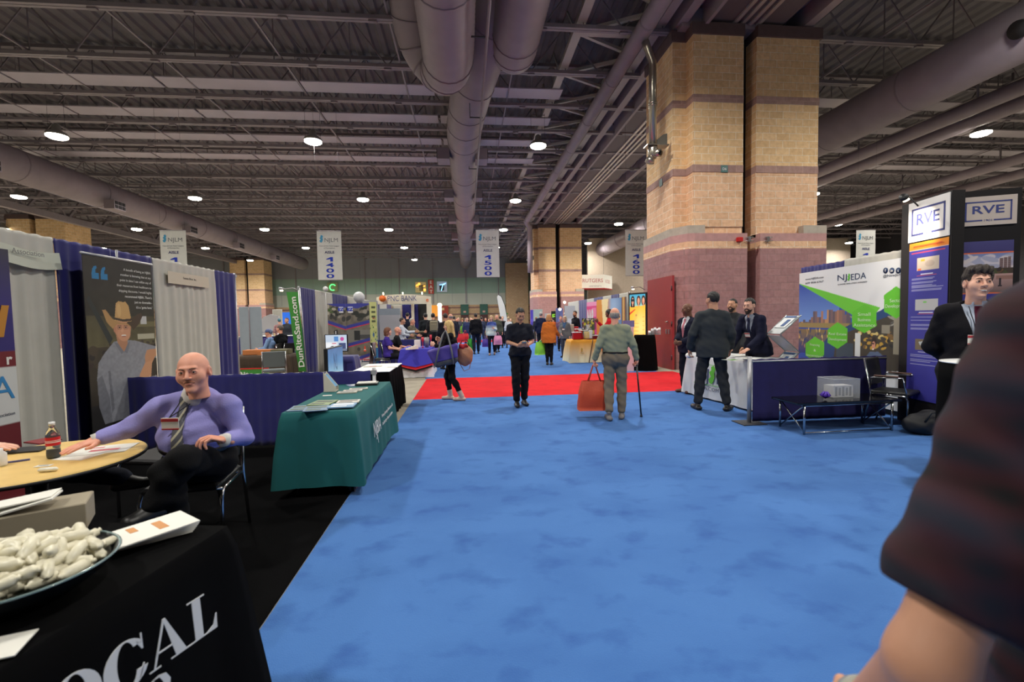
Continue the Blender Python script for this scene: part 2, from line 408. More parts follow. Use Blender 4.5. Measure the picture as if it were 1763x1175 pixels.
# ---- steel girder, box beam and horizontal truss along the column line
def beam_line():
    r = thing('box_girder', 'deep grey boxed girder with partition tracks resting on the brick columns', 'girder', (7.9, 30, 9.4))
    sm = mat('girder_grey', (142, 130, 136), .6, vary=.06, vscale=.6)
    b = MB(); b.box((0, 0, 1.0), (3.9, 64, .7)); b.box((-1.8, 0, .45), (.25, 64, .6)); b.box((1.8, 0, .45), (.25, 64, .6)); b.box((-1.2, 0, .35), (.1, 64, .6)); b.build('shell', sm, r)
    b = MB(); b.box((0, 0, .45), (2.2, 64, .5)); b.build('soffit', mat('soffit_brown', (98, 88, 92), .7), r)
    b = MB()
    for x in (-.35, -.12, .12, .35): b.box((x, 0, .17), (.1, 64, .06))
    b.build('track', mat('track_steel', (196, 186, 186), .35, .5), r)
    # flat truss
    r = thing('flat_truss', 'horizontal steel truss of cross bars and diagonals left of the box girder', 'truss', (4.55, 30, 9.9))
    lm = mat('truss_paint', (168, 162, 156), .6)
    for x in (-1.15, 1.15):
        b = MB(); b.box((x, 0, 0), (.2, 64, .2)); b.box((x, 0, -.12), (.26, 64, .03)); b.build('chord', lm, r)
    b = MB(); y = -30
    while y < 30:
        b.bar((-1.1, y, 0), (1.1, y, 0), .18, .12); b.bar((-1.1, y, 0), (1.1, y+1.1, 0), .1, .1); b.bar((1.1, y+1.1, 0), (-1.1, y+2.25, 0), .1, .1); y += 2.25
    b.build('cross_bar', lm, r)
    b = MB(); y = -30
    while y < 30: b.bar((1.15, y, 0), (1.15, y, 1.3), .07, .07); b.bar((1.15, y, 1.3), (1.15, y+2.25, 0), .06, .06); b.bar((-1.15, y, 0), (-1.15, y+1.1, 1.3), .05, .05); y += 2.25
    b.build('upright', lm, r)
beam_line()
def side_truss(x, lab, z=8.1):
    r = thing('truss_girder', lab, 'truss', (x, 30, z))
    b = MB(); b.box((0, 0, 0), (.35, 63, .4)); b.box((0, 0, 1.9), (.3, 63, .25)); b.build('chord', white_steel, r)
    b = MB(); y = -31
    while y < 30: b.bar((0, y, 0), (0, y+1.5, 1.9), .14, .14); b.bar((0, y+1.5, 1.9), (0, y+3, 0), .14, .14); y += 3
    b.build('web', white_steel, r)
side_truss(-27.5, 'white steel truss girder left of the long left duct', 9.0)

# ---- ducts
def duct(name, label, path, r, loc, rings=4.0, boxes=(), seg=20, m=None):
    t = thing(name, label, 'duct', loc); m = m or duct_mat
    P = [Vector(p) for p in path]
    Q = [P[0]]
    for i in range(1, len(P)-1):   # round the corners
        a, bb, c = P[i-1], P[i], P[i+1]; da = min(r*1.6, (a-bb).length*.45); dc = min(r*1.6, (c-bb).length*.45)
        A = bb+(a-bb).normalized()*da; Cc = bb+(c-bb).normalized()*dc
        for k in range(6): u = k/5; Q.append(A*(1-u)**2+bb*2*u*(1-u)+Cc*u*u)
    Q.append(P[-1])
    off = Vector(loc)
    if rings < 1:
        ribbed = []
        for i in range(len(Q)-1):
            d = Q[i+1]-Q[i]; k = max(1, int(d.length/.085))
            for j in range(k): ribbed.append(Q[i]+d*(j/k))
        ribbed.append(Q[-1]); b = MB(); b.tube([q-off for q in ribbed], [r*(1.0 if i % 2 else .978) for i in range(len(ribbed))], seg); b.build('duct_body', m, t)
        rings = 3.2
    else:
        b = MB(); b.tube([q-off for q in Q], r, seg); b.build('duct_body', m, t)
    b = MB(); rg = mat('duct_ring', (120, 108, 118), .55)
    for i in range(len(Q)-1):
        d = (Q[i+1]-Q[i]); L = d.length; d.normalize(); n = int(L//rings)
        if L < rings*.4: 
            if i % 3 == 0: b = MB(); b.tube([Q[i]-off-d*.02, Q[i]-off+d*.02], r*1.02, seg); b.build('ring', rg, t)
            continue
        for k in range(n+1): c = Q[i]+d*(k*rings+.05)-off; b = MB(); b.tube([c-d*.025, c+d*.025], r*1.02, seg); b.build('ring', rg, t)
    b2 = MB(); bd = MB()
    k = 0
    for (bx, by, bz, sx, drop) in boxes:
        c = Vector((bx, by, bz))-off
        b2 = MB(); bd = MB(); b2.box(c, (.5, .8, .45))
        for j in (-1, 0, 1):
            for q in (-1, 1): bd.box(c+Vector((sx*.26, j*.25, q*.1)), (.02, .19, .16))
        bo = b2.build('diffuser', m, t); bd.build('louvre', mat('louvre_dark', (30, 28, 32), .7), bo)
    return t
bx = [(-1.05*s if s < 0 else 1.05, y, 8.25, s, 0) for y in (19.5, 25.5, 31.5, 38, 44.5) for s in (-1, 1)]
bx = [((-.78 if s < 0 else .78)-.0, y, 8.35, s, 0) for y in (19.5, 25.5, 31.5, 38, 44.5) for s in (-1, 1)]
duct('air_duct', 'long round white duct running down the middle above the aisle', [(1.55, 10.6, 10.45), (1.2, 12.2, 10.2), (.35, 15.2, 9.0), (.08, 17.5, 8.75), (.08, 59, 8.75)], .66, (0, 30, 8.75), 4.2, bx)
duct('air_duct', 'fat ribbed duct coming from overhead and hooking left in a U bend', [(-.3, 3.0, 8.35), (-.3, 12.6, 8.35), (-.55, 13.6, 8.7), (-1.15, 13.4, 9.4), (-1.2, 12.2, 10.35)], .66, (-.3, 8, 8.35), .42)
duct('air_duct', 'fat ribbed duct overhead with a blunt closed end, right of the U bend duct', [(1.55, 3.0, 9.3), (1.55, 13.1, 9.3), (1.55, 13.6, 9.35)], .66, (1.5, 8, 9.3), .42)
bx = [(-18.1, y, 7.8, 1, 0) for y in (13, 19.5, 26, 32.5, 39, 46)]
duct('air_duct', 'long round duct along the left side of the hall with louvred outlets', [(-19, 4, 8.45), (-19, 56, 8.45)], .71, (-19, 30, 8.45), 4.4, bx)
bx = [(12.55, y, 7.6, -1, 0) for y in (16.5, 23, 29)]
duct('air_duct', 'large ribbed duct slanting across the upper right with round outlet holes', [(13.5, 3, 8.2), (13.5, 46, 8.2)], .68, (13.5, 20, 8.2), 3.2, bx)
def holes():
    hd = [o for o in COL.objects if o.get('label', '').startswith('large ribbed duct')][0]
    for y in (9.6, 9.0, 8.45, 7.9):
        b = MB(); b.tube([(12.86+.0, y, 8.0), (12.80, y, 7.98)], .2, 18); wpart(b, 'outlet_hole', mat('hole_dark', (26, 24, 28), .8), hd)
holes()
for X_, Z_, R_, lab in ((18.5, 8.9, .27, 'upper one of the two parallel pipes under the large right duct'), (19.9, 8.9, .27, 'lower one of the two parallel pipes under the large right duct'),
                        (26, 8.6, .25, 'upper of the two thin far pipes above the tall black booth tower'), (28.5, 8.5, .25, 'lower of the two thin far pipes above the tall black booth tower')):
    t = thing('ceiling_pipe', lab, 'pipe', (X_, 25, Z_)); b = MB(); b.tube([(0, -22, 0), (0, 20, 0)], R_, 12); b.build('pipe', duct_mat, t)
    for y in range(-20, 20, 5): b = MB(); b.tube([(0, y, 0), (0, y, 1.2)], .04, 6); b.build('hanger', white_steel, t)
t = thing('ceiling_pipe', 'thick pale pipe running between the flat truss and the box girder', 'pipe', (5.0, 25, 9.35))
b = MB(); b.tube([(0, -24, 0), (0, 11.8, 0), (.35, 12.5, -.3), (.4, 12.7, -1.2), (.4, 12.7, -4.0)], .23, 12); b.build('pipe', duct_mat, t)
b = MB()
for y in range(-22, 12, 3): b.tube([(0, y, 0), (0, y+.06, 0)], .245, 12)
b.build('coupling', mat('duct_ring', (0, 0, 0)), t)
t = thing('conduit', 'thin pale conduit hanging below the middle duct, leading to the aisle 1500 banner', 'conduit', (.62, 12, 8.0))
b = MB(); b.tube([(0, -8, 0), (0, 16, -.05)], .035, 8); b.build('pipe', white_steel, t); b = MB()
for y in (-1.2, 3, 8): b = MB(); b.bar((-.35, y, .02), (.05, y, .02), .03, .03); b.tube([(-.35, y, 0), (-.35, y, .5)], .012, 5); b.build('bracket', mat('dark_steel', (50, 48, 50), .5), t)
p0 = atx(60, 325, -13); p1 = atx(480, 452, -13)
t = thing('cable', 'thin light cable stretched diagonally past the aisle 1300 banner', 'cable', (-13, 20, 5)); b = MB(); b.tube([p0, p1], .012, 5); wpart(b, 'wire', white_steel, t)

# ---- brick columns
tan = brick_mat('tan_block', (242, 206, 156), (228, 190, 140), (250, 232, 204), .4, .2, .010, .8)
tan2 = brick_mat('pink_tan_block', (238, 196, 158), (224, 182, 144), (246, 226, 202), .4, .2, .010, .8)
mauve = brick_mat('mauve_block', (176, 134, 132), (164, 124, 124), (150, 120, 118), .4, .2, .008, .35)
bandm = brick_mat('mauve_band', (180, 146, 136), (156, 126, 120), (186, 156, 144), .4, .3, .01, .3)
bandp = mat('pink_band', (184, 142, 138), .85, vary=.1); cap = mat('cap_stone', (176, 166, 152), .85, vary=.1)
def poly_col(b, pts, z0, z1, mi=0):
    b.plate(pts, (0, 0, z0), (1, 0, 0), (0, 1, 0), z1-z0, mi)
def column(name, label, x, y, w=4.35, sign=None, near=False):
    """x,y = front left corner of base; twin shafts with a dark slot between"""
    t = thing(name, label, 'column', (x, y, 0))
    d = 2.5
    def shaft(g, e):   # g = offset inwards, e = extra outwards
        o = []
        L = [(.12+g-e, d), (.12+g-e, .85+g-e), (.12+g-e, .62+g-e), (.52+g-e, .62+g-e), (.52+g-e, .22+g-e), (1.98, .22+g-e), (1.98, d)]
        Rr = [(2.36, d), (2.36, .22+g-e), (w-.12+e-g, .22+g-e), (w-.12+e-g, d)]
        return L, Rr
    b = MB()
    zs = [(4.0, 5.5, 1), (5.7, 7.4, 0), (7.6, 9.2, 0)]
    L, Rr = shaft(.0, 0)
    for z0, z1, mi in zs:
        for q in (L, Rr): poly_col(b, [(px, py) for px, py in q], z0, z1, mi)
    b.build('shaft', [tan, tan2], t)
    b = MB(); L2, R2 = shaft(0, .012)
    for z0, z1 in ((5.5, 5.7), (7.4, 7.6)):
        poly_col(b, L2, z0, z1); poly_col(b, R2, z0, z1)
    b.build('band', bandm, t)
    b = MB(); L3, R3 = shaft(0, .06); poly_col(b, L3, 9.2, 9.5); poly_col(b, R3, 9.2, 9.5); b.build('crown', mat('crown_stone', (92, 74, 74), .8, vary=.1), t)
    # base with chamfered corner
    BL = [(0, d), (0, .55), (.28, .06), (.45, 0), (1.98, 0), (1.98, d)]; BR = [(2.36, d), (2.36, 0), (w, 0), (w, d)]
    for nm, z0, z1, m in (('base', 0, 3.36, mauve), ('base_course', 3.36, 3.56, tan2), ('base_band', 3.56, 3.78, bandp)):
        b = MB(); poly_col(b, BL, z0, z1); poly_col(b, BR, z0, z1); b.build(nm, m, t)
    b = MB(); poly_col(b, [(0, d), (0, .55), (.28, .06), (.75, .0), (.75, .25), (.5, .6), (.12, .9), (.12, d)], 3.78, 4.0); poly_col(b, [(w-.7, 0), (w, 0), (w, d), (w-.12, d), (w-.12, .22), (w-.7, .22)], 3.78, 4.0); b.build('cap_stone', cap, t)
    b = MB(); poly_col(b, [(.6, .25), (1.98, .25), (1.98, d), (.6, d)], 3.7, 4.0); poly_col(b, [(2.36, .2), (w-.5, .2), (w-.5, d), (2.36, d)], 3.7, 4.0); b.build('shaft_foot', tan2, t)
    b = MB(); b.box((2.17, 2.0, 4.7), (.36, 2.6, 9.4)); b.build('slot', mat('slot_dark', (20, 16, 18), .9), t)
    return t
cA = column('brick_column', 'massive near brick column of tan and mauve blocks with the red door', 5.82, 12.0)
cB = column('brick_column', 'far tan brick column in the middle of the hall beyond the crowd', 5.75, 38.3)
q = copy_tree(cB); q.location = (-32.5, 35.5, 0); q['label'] = 'left brick column rising behind the blue and white drapes'
q = copy_tree(cB); q.location = (-28.5, 58.0, 0); q['label'] = 'farthest left brick column against the back wall beside the grey panels'
# pilaster on back wall
b = MB(); b.box((6.9, 61.4, 4.5), (3.0, 1.0, 9)); o = b.build('wall_pilaster', brick_mat('wall_tan_block', 0, 0, 0)); tag(o, 'tan block pilaster on the back wall right of the green metal panels', 'pilaster')

def column_bits(t):
    # sign D6
    p = aty(1247, 291, 12.21)
    s = MB(); s.box(p, (.2, .02, .2), bev=.008); so = wpart(s, 'sign', mat('teal_sign', (38, 96, 92), .4), t)
    s = MB(); put_text(s, 'D6', p+np.array([0, -.014, -.035]), (1, 0, 0), (0, 0, 1), .07, 'c', .01); wpart(s, 'sign_lettering', mat('white_ink', (225, 225, 225), .6), t)
    p = atx(1138, 315, 5.93); s = MB(); s.box(p, (.02, .2, .2)); wpart(s, 'sign', MC['teal_sign'], t)
    p = aty(1272, 413, 12.0); s = MB(); s.box(p+np.array([0, -.04, 0]), (.16, .08, .12), bev=.01); wpart(s, 'fire_alarm', mat('alarm_red', (190, 30, 30), .4), t)
    for px in (1290, 1322): p = aty(px, 412, 11.97); s = MB(); s.tube([p+np.array([-.1, 0, .05]), p+np.array([.12, -.02, .05])], .012, 6); s.tube([p+np.array([-.1, 0, -.05]), p+np.array([.12, -.02, -.05])], .012, 6); s.box(p, (.06, .06, .14)); wpart(s, 'door_hinge', mat('bright_steel', (190, 190, 190), .3, .9), t)
    # beam seat on top
    s = MB(); s.box((7.9, 13.5, 9.75), (2.2, 2.4, .6)); s.box((6.6, 12.9, 9.7), (1.1, 1.2, .5)); wpart(s, 'beam_seat', MC['girder_grey'], t)
column_bits(cA)
p = aty(1211, 14, 12.6)
s = MB(); t = thing('steel_box', 'grey steel box marked H2 on top of the near brick column', 'box', p); s.box((0, .3, 0), (1.15, .8, .8)); s.build('casing', MC['girder_grey'], t)
s = MB(); put_text(s, 'H2', (.22, -.105, .06), (1, 0, 0), (0, 0, 1), .14, 'l', 0.0); s.build('lettering', mat('black_ink', (30, 26, 28), .7), t)
# stainless camera post on the column side
def post(x, y, z, lab, s=1.0):
    t = thing('camera_post', lab, 'pipe', (x, y, z)); st = mat('stainless', (176, 170, 158), .28, .9)
    b = MB(); b.tube([(-.25, -.1, 2.75*s), (-.2, -.1, 2.6*s), (.0, 0, 2.25*s), (0, 0, 2.1*s), (0, 0, 0)], .105, 16); b.build('post', st, t)
    b = MB(); b.tube([(0, 0, 1.05*s), (0, 0, 1.09*s)], .125, 16); b.tube([(0, 0, 1.12*s), (0, 0, 1.15*s)], .125, 16); b.build('clamp', st, t)
    b = MB(); b.plate([(-.1, 0), (.42, 0), (.42, .35), (.3, .32)], (0, .02, -.02), (1, 0, 0), (0, 0, 1), .02); b.box((.1, 0, -.03), (.62, .3, .03)); b.build('bracket', st, t)
    b = MB(); b.lathe([(.12, -.05), (.14, -.1), (.14, -.26), (.1, -.36)], 16, (0, 0, 0)); b.tube([(0, .05, -.2), (.1, -.25, -.3)], .1, 14); b.tube([(-.02, 0, -.3), (-.08, .0, -.42), (-.1, 0, -.48)], [.1, .12, .13], 14); b.build('camera_housing', st, t)
    b = MB(); b.tube([(.1, -.25, -.3), (.107, -.27, -.307)], .065, 14); b.build('lens', mat('lens_black', (10, 10, 12), .1), t)
p = aty(1124, 250, 12.5); post(p[0], p[1], p[2], 'stainless post with security camera beside the near brick column')
p = aty(911, 445, 38.2); post(p[0], p[1], p[2]-.1, 'white post with small camera beside the far middle column', 1.0)

# door in the near column
t = MB(); t.box((5.79, 13.15, 1.33), (.06, 1.75, 2.66)); d = t.build('door_1', mat('red_door', (150, 44, 48), .45, vary=.04)); struct(d)
t = MB(); t.box((5.75, 12.62, 1.08), (.04, .05, .13)); t.box((5.75, 12.45, 1.08), (.04, .05, .13)); t.tube([(5.72, 12.5, 1.36), (5.72, 12.62, 1.36)], .02, 8)
t.build('door_handle', MC['bright_steel'], d)
t = MB()
for z in (.35, 1.3, 2.3): t.tube([(5.75, 12.29, z-.07), (5.75, 12.29, z+.07)], .02, 8)
t.build('hinge', mat('hinge_dark', (60, 30, 32), .5), d)

# ---- high bay lights
def lamp():
    t = thing('high_bay_light', 'round high bay lamp glowing white below the dark roof', 'ceiling light', (0, 0, 0), 0, 'high bay lamps')
    b = MB(); b.lathe([(.06, .42), (.12, .36), (.14, .2), (.3, .1), (.34, .03), (.34, 0), (.3, -.01)], 20, (0, 0, 0)); b.build('housing', mat('lamp_housing', (140, 138, 134), .5), t)
    b = MB(); b.lathe([(.31, .0), (.31, -.05), (.24, -.09), (.0, -.1)], 20, (0, 0, 0)); b.build('lens', mat('lamp_glow', (255, 250, 232), .5, emit=45.0), t)
    b = MB(); b.tube([(-.28, 0, .1), (-.28, 0, 2.77)], .005, 4); b.tube([(.28, 0, .1), (.28, 0, 2.77)], .005, 4); b.bar((-.28, 0, .1), (.28, 0, .1), .02, .02); b.bar((-.28, 0, 1.2), (.28, 0, 1.2), .015, .015); b.build('cable', mat('dark_steel', (0, 0, 0)), t)
    return t
L0 = None; ld = bpy.data.lights.new('high_bay_beam', 'AREA'); ld.shape = 'DISK'; ld.size = .6; ld.energy = LAMP_W; ld.color = (1.0, .965, .89); ld.spread = math.radians(166)
ld_far = ld.copy(); ld_far.energy = LAMP_W*1.45
def put_lamp(x, y, z=8.5):
    global L0
    if L0 is None: L0 = lamp(); q = L0
    else: q = copy_tree(L0)
    q.location = (x, y, z)
    l = bpy.data.objects.new('high_bay_beam', ld if y < 22 else ld_far); COL.objects.link(l); l.location = (x, y, z-.14)
XS = [-41, -32.2, -23.5, -14.7, -5.7, 3.05]
for y in (9.6, 18.5, 27.0, 35.7, 44.4, 53): 
    for x in XS: put_lamp(x, y)
for y in (7.6, 16.3, 25, 33.4, 42): 
    for x in (11.5, 20.3, 29.2, 38): 
        if not (x == 11.5 and y == 16.3): put_lamp(x, y)
put_lamp(3.05, .8); put_lamp(-5.7, .8); put_lamp(11.5, -1); put_lamp(-5.7, -8); put_lamp(-14.7, .8)

# exit of roof: high bay banners for the aisles
def aisle_banner(px, py, digits, lab, yy=18.5):
    p = aty(px, py, yy); t = thing('aisle_banner', lab, 'banner', p)
    b = MB(); n = 13; vs = []; fs = []; W, H = .92, 1.9
    for j in range(n):
        for i in range(5):
            x = (i/4-.5)*W; z = -j/(n-1)*H; dy = .004*math.sin(j*.7+i*1.3+px); vs.append((x, dy, z))
    for k in range(2):
        if k: vs += [(v[0], v[1]+.004, v[2]) for v in vs[:n*5]]
    o2 = n*5
    for j in range(n-1):
        for i in range(4):
            a = j*5+i; fs.append((a, a+5, a+6, a+1)); fs.append((o2+a, o2+a+1, o2+a+6, o2+a+5))
    b.add(vs, fs, 0, True); b.build('sheet', mat('banner_white', (228, 228, 224), .7, vary=.03), t)
    b = MB(); b.tube([(-W/2, 0, 0), (W/2, 0, 0)], .014, 6); b.tube([(-W/2, 0, -H), (W/2, 0, -H)], .012, 6); b.build('rod', MC['painted_steel'], t)
    for s_ in (-1, 1): b = MB(); b.tube([(s_*(W/2-.03), 0, 0), (s_*(W/2-.03), 0, 11.2-p[2])], .003, 4); b.build('wire', MC['dark_steel'], t)
    b = MB(); r, u = (1, 0, 0), (0, 0, 1)
    z = -1.02; k = .235
    for ch in digits:
        if ch == '1': b.plate([(.02, 0), (.12, 0), (.12, .17), (.03, .17), (-.13, .10), (-.13, .07), (.02, .09)], (0, -.005, z-.16), r, u, .003)
        else: put_text(b, ch, (0, -.007, z-.16), r, u, .165, 'c', .02, fit=.30)
        z -= .215
    b.build('numerals', mat('banner_blue', (22, 58, 190), .6), t)
    b = MB(); put_text(b, 'AISLE', (0, -.007, -.87), r, u, .1, 'c', .02, fit=.37); b.build('lettering', mat('banner_navy', (44, 48, 110), .6), t)
    b = MB(); put_text(b, 'NJLM', (-.17, -.007, -.42), r, u, .155, 'l', 0, fit=.5); put_text(b, 'New Jersey State League', (0, -.007, -.60), r, u, .05, 'c', 0, fit=.74); put_text(b, 'of Municipalities', (0, -.007, -.68), r, u, .05, 'c', 0, fit=.42)
    b.build('lettering', mat('banner_grey', (112, 116, 122), .6), t)
    b = MB(); nj = [(.0, .02), (.06, .0), (.1, .06), (.12, .14), (.1, .2), (.13, .27), (.08, .33), (.02, .3), (.03, .24), (-.02, .2), (.03, .13), (-.03, .08)]
    b.plate([(x*.9, y*.9) for x, y in nj], (-.34, -.006, -.45), r, u, .002); b.build('state_emblem', mat('banner_cyan', (70, 160, 205), .6), t)
aisle_banner(297, 397, '1300', 'white AISLE 1300 banner, its lower half hidden behind the left drapes')
aisle_banner(566, 398, '1400', 'white AISLE 1400 banner hanging left of the aisle')
aisle_banner(839, 396, '1500', 'white AISLE 1500 banner hanging over the middle of the aisle')
aisle_banner(1095, 396, '1600', 'white AISLE 1600 banner hanging left of the near brick column')
aisle_banner(1491, 396, '1800', 'white banner hanging far right behind the backdrop with green hexagons')
# ================================================================ organic shapes: signed distance fields meshed by surface nets
def surface_nets(F_, org, h):
    nx, ny, nz = F_.shape; S = F_ < 0
    c = np.zeros((nx-1, ny-1, nz-1), np.int8)
    for i in (0, 1):
        for j in (0, 1):
            for k in (0, 1): c += S[i:nx-1+i, j:ny-1+j, k:nz-1+k]
    act = (c > 0) & (c < 8); I = np.argwhere(act)
    if not len(I): return np.zeros((0, 3)), np.zeros((0, 4), int)
    idx = -np.ones(act.shape, np.int64); idx[act] = np.arange(len(I))
    acc = np.zeros((len(I), 3)); cnt = np.zeros(len(I))
    i0, j0, k0 = I.T
    E = []
    for a in range(3):
        b, c2 = [q for q in range(3) if q != a]
        for u in (0, 1):
            for v in (0, 1):
                o = [0, 0, 0]; o[b] = u; o[c2] = v; e = list(o); e[a] = 1; E.append((o, e, a))
    for o, e, a in E:
        f0 = F_[i0+o[0], j0+o[1], k0+o[2]]; f1 = F_[i0+e[0], j0+e[1], k0+e[2]]
        m = (f0 < 0) != (f1 < 0); t = np.where(m, f0/(f0-f1+1e-12), 0)
        p = np.tile(np.array(o, float), (len(I), 1)); p[:, a] += t
        acc += p*m[:, None]; cnt += m
    V = (I + acc/cnt[:, None])*h + org
    Q = []
    for a in range(3):
        b, c2 = (a+1) % 3, (a+2) % 3
        sl0 = [slice(None)]*3; sl1 = [slice(None)]*3; sl0[a] = slice(0, -1); sl1[a] = slice(1, None)
        s0, s1 = S[tuple(sl0)], S[tuple(sl1)]; X = np.argwhere(s0 != s1)
        if not len(X): continue
        ok = (X[:, b] > 0) & (X[:, c2] > 0) & (X[:, b] < F_.shape[b]-1) & (X[:, c2] < F_.shape[c2]-1); X = X[ok]
        def cell(db, dc): Y_ = X.copy(); Y_[:, b] -= db; Y_[:, c2] -= dc; return idx[Y_[:, 0], Y_[:, 1], Y_[:, 2]]
        q = np.stack([cell(1, 1), cell(0, 1), cell(0, 0), cell(1, 0)], 1)
        ins = s0[X[:, 0], X[:, 1], X[:, 2]]; q = np.where(ins[:, None], q, q[:, ::-1]); Q.append(q)
    Q = np.concatenate(Q); Q = Q[(Q >= 0).all(1)]
    return V, Q
def smin(a, b, k):
    h = np.clip(.5+.5*(b-a)/k, 0, 1); return b*(1-h)+a*h-k*h*(1-h)
def smax(a, b, k): return -smin(-a, -b, k)
def cap(P, a, b, ra, rb, s=None, ks=1.0):
    a = np.array(a, float); b = np.array(b, float); ba = b-a; L = max(ba@ba, 1e-9)
    v = P-a; t = np.clip((v@ba)/L, 0, 1); v = v-t[..., None]*ba
    if s is not None:
        s = np.array(s, float); s = s/np.linalg.norm(s); q = v@s; v = v-np.outer(q, s).reshape(v.shape)*(1-1/ks)
    return np.sqrt((v*v).sum(-1))-(ra+(rb-ra)*t)
def elli(P, c, r, R=None):
    v = P-np.array(c, float)
    if R is not None: v = v@R
    r = np.array(r, float); k0 = np.sqrt(((v/r)**2).sum(-1)); k1 = np.sqrt(((v/r**2)**2).sum(-1))+1e-9
    return k0*(k0-1)/k1
def net(fn, lo, hi, h):
    lo = np.array(lo, float)-2*h; hi = np.array(hi, float)+2*h; n = np.ceil((hi-lo)/h).astype(int)+1
    K = 4; nc = (n+K-1)//K+1
    gc = np.stack(np.meshgrid(*[lo[i]+h*K*np.arange(nc[i]) for i in range(3)], indexing='ij'), -1).reshape(-1, 3)
    fc = fn(gc).reshape(nc)
    idx = [np.minimum((np.arange(n[i])+K//2)//K, nc[i]-1) for i in range(3)]
    Fv = fc[np.ix_(*idx)].astype(float); near = np.abs(Fv) < h*K*1.25+.006
    I = np.argwhere(near)
    if len(I): Fv[near] = fn(lo+h*I)
    return surface_nets(Fv, lo, h)

# ---- heads (origin at head centre, face along +Y) ----
_hc = {}
def head_mesh(kind, h):
    k = (kind, h)
    if k in _hc: return _hc[k]
    fem = kind == 'f'; wide = 1.08 if kind == 'w' else 1.0
    def f(P):
        P = P.copy(); P[:, 0] = np.abs(P[:, 0])/wide
        d = elli(P, (0, -.014, .026), (.073, .093, .091))
        jaw = elli(P, (0, .020, -.048), (.053 if not fem else .048, .066, .068)); d = smin(d, jaw, .035)
        d = smin(d, elli(P, (0, .069, -.098), (.022, .020, .018)), .025)
        d = smin(d, elli(P, (.042, .052, -.022), (.024, .025, .03)), .03)
        d = smin(d, cap(P, (0, .079, .031), (.034, .071, .031), .009, .008), .016)
        d = smax(d, -elli(P, (.031, .099, .010), (.019, .018, .010)), .012)
        d = smin(d, cap(P, (0, .084, .018), (0, .103, -.020), .006, .0115), .010)
        d = smin(d, elli(P, (.013, .094, -.024), (.008, .010, .007)), .006)
        d = smin(d, elli(P, (0, .080, -.053), (.024, .012, .006)), .005)
        d = smin(d, elli(P, (0, .078, -.066), (.020, .012, .007)), .005)
        d = smax(d, -elli(P, (0, .094, -.0595), (.026, .012, .0018)), .003)
        d = smin(d, smax(elli(P, (.031, .074, .010), (.0150, .0128, .0135)), -elli(P, (.031, .090, .0095), (.0145, .012, .0058)), .002), .004)
        ear = smax(elli(P, (.077, -.008, -.004), (.011, .019, .032)), -elli(P, (.088, -.002, -.002), (.008, .010, .018)), .005)
        d = smin(d, ear, .008)
        d = smin(d, cap(P, (0, -.022, -.06), (0, -.035, -.15), .050, .052), .03)
        return d
    r = net(f, (-.1, -.12, -.16), (.1, .125, .125), h); _hc[k] = r; return r
